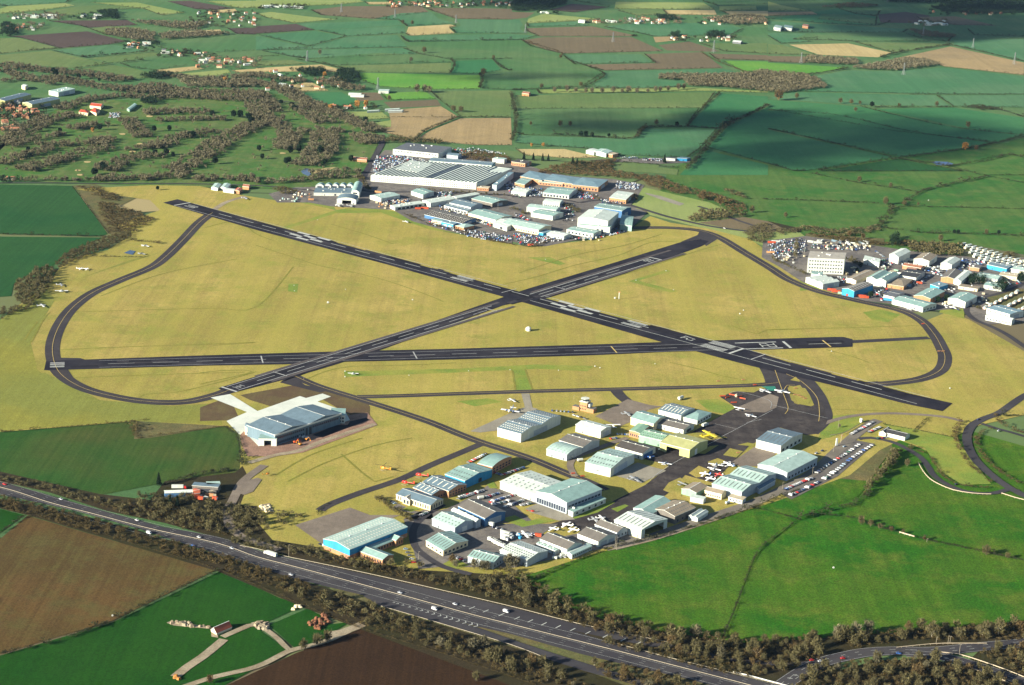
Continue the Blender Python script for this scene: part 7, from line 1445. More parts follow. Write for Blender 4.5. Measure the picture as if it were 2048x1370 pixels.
ROWS = [  # line, count, place, along(0) or across(1)
 ('L 1068,962 1180,912 1300,865', 15, 'in the lower half of the long car park\'s left row', 1), ('L 1320,830 1440,745 1560,675 1680,590', 19, 'in the upper half of the long car park\'s left row', 1),
 ('L 1115,1005 1230,955 1350,895', 15, 'in the lower half of the long car park\'s right row', 1), ('L 1380,880 1500,795 1620,700 1780,598', 20, 'in the upper half of the long car park\'s right row', 1),
 ('L 1600,518 1700,465 1790,415', 15, 'in the row below the tiny white hut', 1), ('X 400,240 530,180', 8, 'beside the black-roofed office', 1), ('X 490,300 600,290', 5, 'in front of the black-roofed office', 1),
 ('K 232,1032 400,985', 11, 'in the top row of the central car park', 1), ('K 320,1062 440,1020 520,1000', 12, 'in the second row of the central car park', 1), ('K 340,1080 470,1050', 9, 'in the third row of the central car park', 1), ('K 430,1100 590,1040', 11, 'in the bottom row of the central car park', 1),
 ('K 60,1035 270,962', 13, 'behind the blue and grey workshops', 1), ('K 140,745 290,668', 9, 'by the curved grey-roofed hangar, taxiway side', 1), ('K 425,838 595,780', 12, 'between the curved hangar and the white hangar', 1),
 ('K 1530,545 1680,592', 8, 'between the dark grey hangar and the green hangars', 1), ('K 1330,515 1500,520', 9, 'before the brick and green office', 1), ('S 780,960 920,940', 4, 'on the bend below the white box hangar', 1), ('Q 1600,500 1780,560', 5, 'outside the curved hangar\'s gable', 1),
 ('Q 1080,900 1450,800', 9, 'along the lane by the blue and grey workshops', 1), ('Q 20,960 90,1010', 3, 'at the far corner of the cream office', 1), ('Q 450,1200 620,1130', 6, 'at the near corner of the cream office', 1), ('R 1400,330 1560,300', 4, 'on the concrete by the glass-fronted hangar', 1),
 ('R 1040,600 1200,640', 3, 'in the yard behind the white trailer', 1), ('O 1190,270 1270,400', 5, 'in the dark yard of the blue hangar', 1), ('O 1560,330 1680,380', 5, 'between the two stripe-roofed workshops', 1), ('P 360,350 440,345', 2, 'beside the perimeter road workshop', 1), ('K 800,325 1000,340', 6, 'behind the two-bay hangar by the tower', 1),
 ('K 980,360 1090,395', 4, 'in the dark turning circles by the tower', 0), ('L 1400,640 1250,700', 3, 'behind the large pale mint hangar', 0), ('O 500,240 640,300', 4, 'at the left end of the blue hangar', 0), ('H 60,560 240,600', 9, 'at the left end of the east estate', 1), ('H 70,640 250,660', 9, 'in the tree-lined lot left of the office block', 1),
 ('H 860,640 930,690', 6, 'in the small lot beside the stepped shed', 1), ('H 1250,860 1400,790', 7, 'along the east estate road', 1)]
vn = 0
for q, n, pl, ac in ROWS:
    L = wline(q, 3); tot = [0]
    for a, b_ in zip(L, L[1:]): tot.append(tot[-1] + (b_ - a).length)
    for k in range(n):
        d = tot[-1] * (k + .5 + random.uniform(-.12, .12)) / n; i = max(0, min(len(L) - 2, int(np.searchsorted(tot, d)) - 1)); t = (L[i + 1] - L[i]).normalized(); p = L[i] + t * (d - tot[i])
        c = random.choice(COLW)
        if 'lower half of the long car park\'s left row' in pl and 9 < k < 13: c = 'red'
        van = random.random() < .07; rz = math.atan2(t.y, t.x) + (math.pi / 2 if ac else 0) + random.uniform(-.05, .05)
        if van: c = 'white'
        car(p, rz, c, '%s %s %s' % (c, 'van' if van else 'car', pl), 'cars ' + pl, van)
MW = [('_', 274, 1041, 'white', 0, 'car on the far carriageway below the farm yard, leftmost'), ('_', 298, 1067, 'white', 1, 'van on the near carriageway beside russet bushes'), ('_', 398, 1075, 'white', 0, 'car on the far carriageway beyond the bright blue one'), ('_', 386, 1092, 'blue', 0, 'car on the near carriageway in shade'),
      ('_', 464, 1097, 'silver', 0, 'car hugging the central barrier left of the white lorry'), ('_', 122, 999, 'silver', 0, 'car on the far carriageway near the left edge'), ('_', 9, 969, 'red', 0, 'car entering at the left edge on the motorway'), ('_', 582, 1150, 'silver', 0, 'car on the near carriageway below the white lorry'),
      ('_', 800, 1186, 'silver', 0, 'car on the far carriageway by the central barrier'), ('_', 910, 1209, 'silver', 0, 'car on the far carriageway beside the dashed slip markings'), ('_', 869, 1219, 'white', 1, 'van on the near carriageway just above the chevrons'), ('_', 1012, 1224, 'white', 1, 'van leaving on the far slip road'),
      ('M', 350, 1171, 'red', 0, 'car on the roundabout\'s left approach'), ('M', 420, 1180, 'silver', 0, 'car behind the dark red one on the roundabout'), ('M', 600, 1156, 'red', 0, 'car midway round the roundabout'), ('M', 890, 1118, 'grey', 0, 'car on top of the roundabout arc'), ('M', 1045, 1117, 'blue', 0, 'car where the roundabout road forks'),
      ('X', 1565, 103, 'darkblue', 0, 'car on the road bend at the right'), ('X', 1330, 788, 'black', 0, 'car on the winding lane'), ('X', 1780, 222, 'silver', 0, 'car on the branch lane at the right edge'), ('G', 1700, 748, 'white', 0, 'car on the road past the small brown field'), ('X', 152, 388, 'pale blue', 0, 'car on the road past the long car park')]
for t_, x, y, c, van, lab in MW:
    p = GT(t_, x, y); rz = {'_': R(-34), 'M': R(22), 'X': R(45), 'G': R(-35)}[t_]
    if t_ == 'M' and x > 800: rz = R(-5)
    car(p, rz, c, c + ' ' + lab, 'vehicles on the roads', bool(van), True)
def lorry(p, rz, lab, c='white', L=11):
    o = empty('lorry', (p.x, p.y, 0), rz); m = MB(); m.box((-1.3, 0, 2.4), (L, 2.5, 2.9), wmat('whitew')); m.build('box_body', o)
    m = MB(); loft(m, [(L / 2 - .6, 1.2, .7, 3.0), (L / 2 + 1.0, 1.2, .6, 2.9), (L / 2 + 1.5, 1.15, .6, 1.9)], pmat(c)); m.build('cab', o)
    m = MB(); m.box((L / 2 + 1.28, 0, 2.15), (.5, 2.2, .7), glass); m.build('windscreen', o)
    m = MB(); m.box((-1, 0, .75), (L + 1, 1.2, .4), rubber); m.build('chassis', o)
    for sx in (-L / 2 + .6, -L / 2 + 1.9, L / 2 + .2):
        for sy in (-1.1, 1.1): w_ = link('wheel', wheel_me, o); w_.location = (sx, sy, .5); w_.scale = (1.5, 1.5, 1.5)
    tag(o, lab, 'lorry', 'lorries'); return o
lorry(G(541, 1111), R(146), 'white box lorry on the far motorway carriageway')
lorry(GT('R', 995, 575), R(145), 'white trailer lorry parked by the dark grey hangar')
lorry(GT('Y', 455, 372), R(5), 'red-cabbed lorry beside the silver-roofed farm building', 'red')
lorry(GT('L', 440, 450), R(50), 'white bowser lorry parked at the red brick office', 'white', 7)
for k in range(7): lorry(GT('R', 1045 + k * 26, 785 + k * 14), R(-30) + random.uniform(-.3, .3), 'small white box lorry in the huddle beside the blue-walled white hangar', 'white', 5)
for k in range(5): lorry(GT('R', 1210 + (k % 2) * 50, 700 + k * 18), R(-30), 'small white box lorry in the paired rows above the huddle', 'white', 5)
# machines of the building site
oran = flat('machine orange', (.55, .22, .03), .5, .15, 1)
def digger(p, rz, lab, col=oran):
    o = empty('excavator', p, rz); m = MB(); m.box((0, 0, 1.6), (3, 2.4, 1.4), col); m.build('body', o); m = MB(); m.box((.6, .6, 2.7), (1.3, 1.1, 1.2), glass); m.build('cab', o)
    for s in (-1, 1): m = MB(); m.box((0, s * 1.1, .45), (3.8, .5, .9), rubber, 0, .85, 1); m.build('track', o)
    m = MB(); m.tube([(1.2, -.3, 1.8), (3.6, -.3, 4.2), (5.6, -.3, 2.0)], [.3, .25, .18], col, 5); m.build('boom', o); m = MB(); m.box((5.7, -.3, 1.2), (.8, .9, .9), col); m.build('bucket', o); tag(o, lab, 'excavator', 'excavators on the building site')
digger(GT('J', 760, 745), .6, 'red-orange excavator by the long dark wall of the new hangar', flat('machine red', (.6, .1, .03), .5)); digger(GT('J', 800, 760), 2.4, 'orange excavator nearest the site track'); digger(GT('J', 848, 722), -.5, 'orange excavator beside the parked white vans')
for k in range(3): car(GT('J', 800 + k * 30, 695 + k * 6), 1.2, 'white', 'white van parked against the new hangar', 'vans on the building site', True)
CST = ['white'] * 2 + ['silver'] * 5 + ['black'] * 5 + ['darkblue'] * 3 + ['grey'] * 6 + ['pale blue'] * 2 + ['red', 'blue', 'green']
# many more cars too small to tell apart
def stuff_cars(name, regs, label):
    V = []
    cb = np.array([(-2, -.85, .2), (2, -.85, .2), (2, .85, .2), (-2, .85, .2), (-1.9, -.8, .9), (1.9, -.8, .8), (1.9, .8, .8), (-1.9, .8, .9), (-1.3, -.65, 1.4), (.5, -.65, 1.4), (.5, .65, 1.4), (-1.3, .65, 1.4)])
    fc = [(0, 1, 5, 4), (1, 2, 6, 5), (2, 3, 7, 6), (3, 0, 4, 7), (4, 5, 9, 8), (5, 6, 10, 9), (6, 7, 11, 10), (7, 4, 8, 11), (8, 9, 10, 11)]; m = MB()
    for q, sx, sy, rot, dens in regs:
        W = [G(x, y) for x, y in pts(q)]; c0 = W[0]; P = [(p.x, p.y) for p in W]; ca, sa = math.cos(rot), math.sin(rot)
        for i in range(-90, 90):
            for j in range(-60, 60):
                x, y = c0.x + i * sx * ca - j * sy * sa, c0.y + i * sx * sa + j * sy * ca
                if not inside(P, x, y) or random.random() > dens: continue
                mt = pmat(random.choice(CST)); k = len(m.v); r = rot + math.pi / 2; a, b_ = math.cos(r), math.sin(r)
                m.v += [(x + v[0] * a - v[1] * b_, y + v[0] * b_ + v[1] * a, v[2]) for v in cb]
                for f in fc: m.f.append(tuple(k + t for t in f)); m.mi.append(m.mat(mt))
    tag(m.build(name), label, 'cars', kind='stuff')
stuff_cars('parked_cars', [('F 970,170 1180,160 1380,205 1150,230 1060,270 930,330 930,250', 2.9, 8, -.25, .8), ('F 1550,110 1740,100 2000,150 1640,150', 2.9, 8, -.1, .75), ('F 1960,380 2048,370 G 120,450 60,500 0,480', 2.9, 7.5, -.3, .8), ('G 840,365 1040,395 1000,440 820,430', 2.9, 7.5, -.3, .9), ('G 520,440 680,480 640,520 500,500', 2.9, 7, -.2, .8),
    ('G 130,420 240,430 240,490 140,490', 2.9, 7, -.3, .7), ('G 690,510 800,520 900,540 880,555 720,545', 2.9, 6, -.2, .85), ('F 1420,460 1620,450 1560,490 1450,500', 2.9, 7, -.2, .75), ('F 1020,520 1100,500 1260,520 1080,560 1000,560', 3, 6, .1, .8), ('F 1350,645 1500,700 1750,760 2048,810 2048,850 1700,810 1400,720', 3, 7, -.35, .6),
    ('F 1640,790 1900,790 2048,850 1900,850 1700,815', 3, 6, -.3, .7), ('G 0,790 220,800 420,840 260,860 60,880', 3, 6, -.2, .75), ('G 450,840 900,760 920,775 650,835', 3, 5, .15, .7), ('F 1460,560 1560,600 1700,650 1660,660 1480,600', 3, 6, -.4, .8), ('F 1720,640 1900,700 1880,730 1700,680', 3, 6, -.35, .8), ('G 380,530 500,560 480,600 390,580', 3, 6, -.2, .7), ('G 860,175 1000,175 1010,190 870,188', 3, 6, -.1, .8),
    ('G 1040,180 1200,190 1190,210 1050,205', 3, 6, -.1, .8), ('G 430,600 520,600 480,700 400,690', 3.4, 7, -.2, .4), ('G 0,610 100,650 180,690 60,680', 3, 6, -.3, .6), ('G 700,760 800,740 860,745 760,775', 3, 6, -.2, .7)], 'hundreds of tiny parked cars in the lots of the works estate')
stuff_cars('parked_cars', [('H 0,560 300,540 310,640 60,700 0,640', 2.9, 8, -.2, .55), ('H 900,700 1100,700 1080,740 920,760', 3, 6, .3, .8), ('H 1250,740 1360,770 1500,800 1400,840 1260,820', 3, 7, .6, .5), ('H 1550,700 1740,720 1740,760 1560,770', 3, 6, .5, .6), ('H 840,960 960,940 1000,1000 900,1040', 3, 6, .3, .5), ('H 1060,880 1260,860 1240,900 1100,940', 3, 7, .5, .5),
    ('H 360,580 800,610 800,640 340,620', 3, 7, -.1, .55), ('H 560,850 640,850 600,900', 3, 6, 0, .7), ('H 1400,930 1520,940 1500,990 1420,1000', 3, 7, .4, .5), ('H 1370,1060 1560,1080 1540,1120 1400,1090', 3, 7, .4, .5), ('H 1500,760 1600,790 1620,820 1520,800', 3.5, 7, .4, .6), ('H 1820,880 2040,850 2040,900 1860,930', 3, 7, .4, .4)], 'dozens of tiny parked cars and vans in the east estate')
stuff_cars('parked_cars', [('A 880,905 960,900 960,945 870,945', 3, 7, 0, .9), ('A 340,600 360,600 360,610', 3, 7, 0, .9), ('B 560,620 720,620 720,660 580,660', 4, 8, .2, .5), ('A 380,110 480,130 380,140', 4, 9, .2, .5)], 'tiny parked cars at the golf clubhouse and the hamlets')
# yard clutter of the works: containers, skips, pallets, each a thing
def crate(p, d, rz, col, nm, lab, grp):
    o = empty(nm, p, rz); m = MB(); m.box((0, 0, d[2] / 2), d, wmat(col)); 
    for k in range(int(d[0] / 1.2)): m.box((-d[0] / 2 + .6 + k * 1.2, 0, d[2] / 2), (.12, d[1] + .08, d[2] * .92), wmat(col))
    m.build('body', o); m = MB(); m.box((d[0] / 2 + .03, 0, d[2] / 2), (.08, d[1] * .9, d[2] * .85), trim_m); m.build('door', o); tag(o, lab, nm.replace('_', ' '), grp)
for t_, x, y, c, L in [('H', 510, 955, 'red', 12), ('H', 545, 968, 'red', 12), ('H', 600, 985, 'green', 14), ('H', 660, 1000, 'red', 12), ('H', 745, 1005, 'red', 14), ('H', 770, 1015, 'red', 12), ('H', 960, 1035, 'cyan', 12), ('F', 440, 520, 'orange', 9), ('G', 150, 885, 'red', 9), ('F', 1295, 592, 'red', 9), ('F', 1350, 590, 'red', 12), ('R', 1640, 720, 'red', 6), ('H', 1640, 790, 'cyan', 12), ('H', 30, 575, 'red', 12), ('H', 20, 655, 'orange', 12), ('H', 60, 570, 'whitew', 12),
                       ('H', 340, 570, 'whitew', 9), ('H', 400, 578, 'whitew', 12), ('Y', 740, 425, 'red', 7), ('Y', 550, 480, 'orange', 7), ('Y', 600, 482, 'orange', 6), ('Y', 655, 480, 'orange', 4), ('Y', 800, 540, 'red', 5), ('Y', 1020, 540, 'red', 5), ('Y', 965, 490, 'orange', 5), ('P', 930, 155, 'red', 3), ('H', 1210, 900, 'red', 8), ('H', 1250, 730, 'whitew', 10), ('H', 1130, 715, 'whitew', 14), ('H', 1440, 870, 'cream', 10), ('V', 1000, 330, 'orange', 12)]:
    xx, yy = px(t_, x, y); crate(G(xx, yy), (L, 2.6, 2.7), random.uniform(-.5, .1), c, 'shipping_container', {'whitew': 'white', 'cyan': 'bright blue'}.get(c, c) + ' container ' + where(xx, yy), 'containers ' + where(xx, yy))
def clutter(q, n, cols, lab, sz=(1.5, 5)):
    (x0, y0), (x1, y1) = pts(q)
    for k in range(n):
        p = G(random.uniform(x0, x1), random.uniform(y0, y1)); c = random.choice(cols); crate(p, (random.uniform(*sz), random.uniform(1.5, 3), random.uniform(1.2, 3)), random.uniform(0, 3), c, 'storage_unit', '%s storage unit %s' % ({'whitew': 'white', 'bluewall': 'pale blue'}.get(c, c), lab), 'storage units ' + lab)
clutter('F 950,520 1200,590', 34, ('whitew', 'cream', 'whitew', 'orange', 'tan'), 'in the cluttered yard before the white lean building'); clutter('H 960,700 1130,760', 26, ('whitew', 'bluewall', 'whitew'), 'in the white heap beside the curved warehouses')
clutter('F 280,440 430,500', 14, ('whitew', 'tan', 'brick'), 'left of the old arched hangar'); clutter('F 170,510 330,540', 9, ('whitew', 'mint'), 'on the grass edge left of the old hangar'); clutter('H 400,590 820,630', 30, ('tan', 'whitew', 'grey', 'cream'), 'in the open stockyard behind the office block'); clutter('F 1480,590 1700,660', 16, ('tan', 'orange', 'whitew', 'cream'), 'along the middle lane of the works')
clutter('G 440,800 700,850', 14, ('whitew', 'cream', 'tan'), 'below the low white office'); clutter('H 1480,700 1560,790', 10, ('whitew', 'bluewall'), 'by the row of two white warehouses'); clutter('H 1250,760 1380,800', 10, ('whitew', 'bluewall', 'tan'), 'below the brown-sloped warehouse'); clutter('P 340,340 430,360', 3, ('whitew',), 'beside the perimeter road workshop')
clutter('H 900,760 1060,830', 14, ('whitew', 'grey', 'tan', 'green'), 'between the twin-gabled warehouse and the stockyard', (3, 9)); clutter('H 1480,880 1900,900', 20, ('tan', 'whitew', 'brick', 'grey'), 'among the low cabins of the east estate', (4, 11)); clutter('H 1850,700 2060,760', 14, ('whitew', 'cream', 'grey'), 'below the upper caravan park', (4, 12)); clutter('H 60,600 300,740', 16, ('whitew', 'grey', 'tan'), 'left of the office block', (2, 6)); clutter('H 380,560 800,600', 26, ('tan', 'grey', 'whitew', 'steel'), 'along the top of the open stockyard', (4, 14)); clutter('H 620,760 760,850', 8, ('whitew', 'cream', 'tan'), 'between the office block and the tan unit', (2, 6)); clutter('H 1640,960 1780,1060', 9, ('whitew', 'tan'), 'at the estate entrance', (2, 6))
clutter('H 1380,1050 1560,1080', 7, ('whitew', 'cream'), 'below the last mint-roofed warehouse'); clutter('R 1280,700 1560,760', 8, ('whitew', 'bluewall', 'cyan'), 'among the aeroplanes behind the blue-walled hangar'); clutter('O 560,260 640,300', 4, ('whitew', 'orange'), 'at the near left corner of the blue hangar'); clutter('Y 780,440 1060,520', 12, ('tan', 'brick', 'whitew', 'grey'), 'in the farm yard')

# ------------------------------------------------------------------ aircraft
ap = {'white': flat('aircraft white', (.72, .73, .70), .3, .04, 1, .6), 'yellow': flat('aircraft yellow', (.75, .58, .03), .35, .05, 1, .5), 'blue': flat('aircraft blue', (.06, .16, .45), .35, .05, 1, .5), 'grey': flat('aircraft grey', (.30, .32, .33), .4, .05, 1, .5), 'red': flat('aircraft red', (.62, .03, .015), .35, .05, 1, .5), 'orange': flat('aircraft orange', (.70, .24, .02), .35, .05, 1, .5)}
AM = {}
def aero_meshes(c, c2, high, twin):
    key = (c, c2, high, twin)
    if key in AM: return AM[key]
    a, b2 = ap[c], ap[c2]; out = []
    m = MB(); m.tube([(3.6, 0, 1.2), (3.2, 0, 1.25), (2.2, 0, 1.35), (.8, 0, 1.45), (-.8, 0, 1.45), (-2.6, 0, 1.4), (-4.2, 0, 1.5)], [(.25, .2), (.48, .45), (.58, .55), (.62, .75), (.58, .68), (.34, .36), (.12, .16)], a, 8); out.append(('fuselage', m.mesh('fuselage', smooth=True)))
    zw = 2.2 if high else 1.05
    m = MB(); m.box((.6, 2.8, zw + .1), (1.5, 5.6, .18), a, 0, .9, .98); m.box((.6, -2.8, zw + .1), (1.5, 5.6, .18), a, 0, .9, .98); out.append(('wing', m.mesh('wing')))
    m = MB(); m.box((-3.9, 0, 1.6), (1.0, 3.6, .1), a); out.append(('tailplane', m.mesh('tailplane')))
    m = MB(); m.poly([(-3.3, .06, 1.6), (-4.4, .06, 1.6), (-4.6, .06, 2.9), (-4.0, .06, 2.9)], b2); m.poly([(-3.3, -.06, 1.6), (-4.4, -.06, 1.6), (-4.6, -.06, 2.9), (-4.0, -.06, 2.9)], b2); m.poly([(-3.3, .06, 1.6), (-3.3, -.06, 1.6), (-4.0, -.06, 2.9), (-4.0, .06, 2.9)], b2); m.poly([(-4.4, .06, 1.6), (-4.4, -.06, 1.6), (-4.6, -.06, 2.9), (-4.6, .06, 2.9)], b2); out.append(('fin', m.mesh('fin')))
    m = MB(); m.box((.9, 0, 1.95), (1.7, .95, .5), glass, 0, .6, .75); out.append(('canopy', m.mesh('canopy')))
    m = MB()
    if twin:
        for s in (-1, 1): m.tube([(2.2, s * 2, zw + .1), (.2, s * 2, zw + .1)], [.3, .35], b2, 6); m.box((2.3, s * 2, zw + .1), (.06, .2, 2.0), rubber)
    else: m.box((3.65, 0, 1.2), (.06, .2, 1.9), rubber)
    out.append(('propeller', m.mesh('propeller')))
    m = MB(); [m.tube([(x, y, 1.0), (x, y * 1.2, .25)], .07, steel, 4) for x, y in ((2.6, 0), (0.2, .9), (.2, -.9))]; [m.tube([(x, y * 1.2 - .08, .22), (x, y * 1.2 + .08, .22)], .24, rubber, 6) for x, y in ((2.6, 0), (0.2, .9), (.2, -.9))]; out.append(('undercarriage', m.mesh('undercarriage')))
    AM[key] = out; return out
AC = [('L', 918, 178, 40, 'white', 'white', 0, 1, 1.5, 'white twin at the left of two by the green surfacing'), ('L', 1055, 184, 60, 'white', 'white', 0, 1, 1.7, 'white twin taxiing beside the grass island'), ('L', 712, 322, 60, 'white', 'white', 1, 0, 1.2, 'white aeroplane alone above the long apron line'), ('L', 803, 374, 50, 'white', 'blue', 0, 0, 1.3, 'white aeroplane beside the apron centre line'),
      ('L', 468, 545, 30, 'yellow', 'yellow', 1, 1, 2.1, 'big yellow high-winged aeroplane at the olive hangar'), ('L', 112, 638, 120, 'white', 'white', 0, 0, 1.2, 'white aeroplane left of the olive hangar mouth'), ('L', 272, 675, 20, 'white', 'blue', 0, 0, 1.1, 'white aeroplane at the right corner of the olive hangar'), ('L', 118, 758, 70, 'white', 'blue', 0, 1, 1.3, 'white twin on the grass below the olive hangar'),
      ('K', 1470, 882, 30, 'grey', 'grey', 0, 1, 1.5, 'grey twin at the edge of the square of old concrete'), ('K', 1582, 705, 110, 'blue', 'white', 0, 0, 1.3, 'blue aeroplane before the dark grey roofed hangar'), ('K', 1412, 360, 20, 'grey', 'grey', 0, 1, 1.4, 'dark grey twin on the old apron'), ('K', 485, 335, 250, 'white', 'blue', 0, 1, 1.9, 'large white twin with blue tail behind the two-bay hangar'),
      ('K', 495, 250, 30, 'white', 'white', 0, 0, 1.2, 'white aeroplane on the grass beside the concrete path'), ('S', 845, 735, 100, 'white', 'white', 1, 0, 1.4, 'white aeroplane at the right end of the white box hangar'), ('U', 850, 115, 70, 'white', 'white', 0, 1, 1.4, 'white twin, upper left of the group by the two-bay hangar'), ('U', 820, 190, 60, 'white', 'white', 0, 0, 1.3, 'white aeroplane below the upper left twin'),
      ('U', 1050, 80, 130, 'white', 'white', 0, 0, 1.2, 'white aeroplane, top of the group by the two-bay hangar'), ('U', 1120, 120, 130, 'white', 'blue', 0, 0, 1.2, 'white aeroplane with blue fin nearest the two-bay hangar'), ('U', 640, 285, 160, 'white', 'blue', 0, 0, 1.4, 'white aeroplane with blue fin by the diamond of grass'), ('U', 740, 370, 150, 'white', 'white', 0, 0, 1.3, 'white aeroplane at the near left corner of the two-bay hangar'),
      ('U', 900, 290, 150, 'red', 'white', 0, 0, 1.1, 'red aeroplane between the white ones by the two-bay hangar'), ('U', 220, 475, 40, 'grey', 'grey', 1, 0, 1.1, 'grey aeroplane by the tan and grey workshop'), ('K', 935, 1250, 150, 'white', 'white', 0, 1, 1.4, 'white twin behind the grey-roofed hangar'), ('K', 985, 1288, 150, 'white', 'white', 0, 0, 1.3, 'white aeroplane nearest the grey-roofed hangar'),
      ('K', 825, 1280, 150, 'white', 'white', 0, 0, 1.2, 'white aeroplane beside the grey-brown hangar'), ('K', 1210, 1195, 20, 'white', 'white', 0, 0, 1.3, 'white aeroplane left of the open-mouthed hangar'), ('K', 1150, 1208, 20, 'grey', 'white', 0, 1, 1.3, 'grey twin with white tail left of the open-mouthed hangar'), ('R', 1460, 715, 20, 'white', 'white', 0, 1, 1.5, 'white twin above the blue-walled white hangar'), ('R', 1560, 710, 70, 'white', 'blue', 0, 0, 1.2, 'white aeroplane beside the red box'),
      ('V', 420, 530, 200, 'white', 'grey', 0, 1, 1.6, 'white twin outside the green arched hangar'), ('V', 590, 535, 10, 'grey', 'white', 0, 1, 1.3, 'grey twin outside the green arched hangar'), ('F', 1200, 700, 20, 'white', 'white', 0, 0, 1.2, 'white aeroplane alone on the grass near the works'), ('E', 485, 918, 20, 'grey', 'white', 0, 0, 1.3, 'grey aeroplane by the russet trees'), ('E', 492, 968, 100, 'white', 'white', 0, 0, 1.5, 'white aeroplane by the russet trees'),
      ('E', 335, 1085, 30, 'white', 'grey', 0, 1, 1.4, 'white twin on the grass at the left edge'), ('E', 640, 788, 0, 'white', 'white', 0, 0, 1.1, 'white aeroplane, left of two above the taxiway curve'), ('E', 690, 790, 0, 'white', 'grey', 0, 0, 1.1, 'white aeroplane, right of two above the taxiway curve'), ('E', 1160, 605, 60, 'white', 'white', 0, 0, 1.3, 'white wreck in the hedged enclosure'), ('E', 1130, 668, 60, 'grey', 'white', 0, 0, 1.2, 'grey wreck in the hedged enclosure'),
      ('E', 1960, 225, 20, 'grey', 'white', 0, 1, 1.4, 'grey twin on the stub beyond the far runway end'), ('J', 1225, 195, 90, 'white', 'grey', 0, 0, 1.1, 'white aeroplane on the mown strip left end'), ('H', 1130, 1110, 200, 'white', 'white', 0, 0, 1.1, 'white aeroplane before the red-fascia unit'), ('H', 1480, 1100, 20, 'white', 'white', 0, 1, 1.2, 'white twin on the grass below the mint-roofed warehouse')]
for t_, x, y, hd_, c, c2, hi, tw_, s, lab in AC:
    p = GT(t_, x, y); o = empty('light_aircraft', (p.x, p.y, -.02), R(hd_), s)
    for nm, me in aero_meshes(c, c2, hi, tw_): link(nm, me, o)
    tag(o, lab, 'aeroplane', 'aeroplanes')
def heli(p, rz, c, lab, s=1.2):
    o = empty('helicopter', p, rz, s); a = ap[c]
    m = MB(); m.tube([(2.2, 0, 1.3), (1.6, 0, 1.45), (.3, 0, 1.7), (-1.2, 0, 1.8), (-1.8, 0, 1.9)], [.2, .7, .95, .75, .3], a, 8); m.build('body', o, smooth=True)
    m = MB(); m.tube([(-1.5, 0, 1.9), (-6, 0, 2.3)], [.3, .12], a, 6); m.build('tail_boom', o); m = MB(); m.box((-6.1, 0, 2.8), (.7, .1, 1.5), a); m.build('fin', o); m = MB(); m.box((1.5, 0, 1.75), (.9, 1.2, .6), glass, 0, .6, .8); m.build('windscreen', o)
    m = MB(); m.tube([(0, 0, 2.5), (0, 0, 3.0)], .12, steel, 5)
    for k in range(4): m.box((math.cos(k * 1.5708 + .4) * 2.6, math.sin(k * 1.5708 + .4) * 2.6, 3.0), (5.2, .28, .05), rubber, k * 1.5708 + .4)
    m.build('rotor', o)
    for sgn in (-1, 1): m = MB(); m.tube([(-1.5, sgn, .1), (1.8, sgn, .1)], .07, steel, 4); m.tube([(0.8, sgn, .1), (.6, sgn * .5, 1.1)], .05, steel, 4); m.tube([(-.8, sgn, .1), (-.7, sgn * .5, 1.1)], .05, steel, 4); m.build('skid', o)
    tag(o, lab, 'helicopter', 'helicopters')
heli(GT('Q', 235, 705), 2.6, 'red', 'red helicopter nearer the cream office, lower of two', 1.7); heli(GT('Q', 455, 585), 2.6, 'red', 'red helicopter further up the narrow taxiway, upper of two', 1.7)
heli(GT('J', 1465, 962), 2.4, 'orange', 'orange helicopter standing on the open grass', 1.7); heli(GT('J', 540, 1002), .8, 'orange', 'small orange helicopter at the edge of the site track', 1.0); heli(GT('K', 1595, 712), .2, 'blue', 'blue helicopter tight against the dark roofed hangar', .8)
heli(GT('R', 1570, 415), .3, 'red', 'red helicopter on the concrete before the glass front', .9)

# fuel compound, tanks, small airfield furniture
def tank(p, rz, lab, L=6, r=1.4, c='whitew'):
    o = empty('tank', p, rz); m = MB(); m.tube([(-L / 2, 0, r + .4), (-L / 2 + .3, 0, r + .4), (L / 2 - .3, 0, r + .4), (L / 2, 0, r + .4)], [r * .7, r, r, r * .7], wmat(c), 12); m.build('barrel', o)
    for x in (-L * .3, L * .3): m = MB(); m.box((x, 0, .3), (.4, r * 1.6, 1.0), wmat('grey')); m.build('saddle', o)
    tag(o, lab, 'tank', 'tanks')
tank(GT('L', 245, 235), .9, 'white tank on the dirt pad above the steel-blue hangar', 8, 1.8); tank(GT('K', 1130, 625), .2, 'white tank beside the dark grey gabled workshop', 5, 1.5); tank(GT('K', 962, 705), .2, 'white tank at the corner of the pale curved-roof hangar', 6, 1.5); tank(GT('K', 1040, 730), .4, 'white tank left of the pale mint hangar', 6, 1.4)
tank(GT('R', 905, 245), .4, 'white tank above the dark grey hangar, left', 6, 1.6); tank(GT('L', 620, 1070), .6, 'small pale tank on the grass by the perimeter road', 5, 1.2, 'bluewall'); tank(GT('L', 690, 215), 1.2, 'pale tank upright in the red-fenced fuel compound', 4, 1.5, 'tan')
for k, (x, y) in enumerate(((580, 210), (620, 222), (670, 262), (740, 230), (715, 215), (655, 200))): crate(GT('L', x, y), (7, .5, 1.2), random.uniform(-.6, .9), 'red', 'barrier_block', 'red barrier block round the fuel compound', 'red barrier blocks')
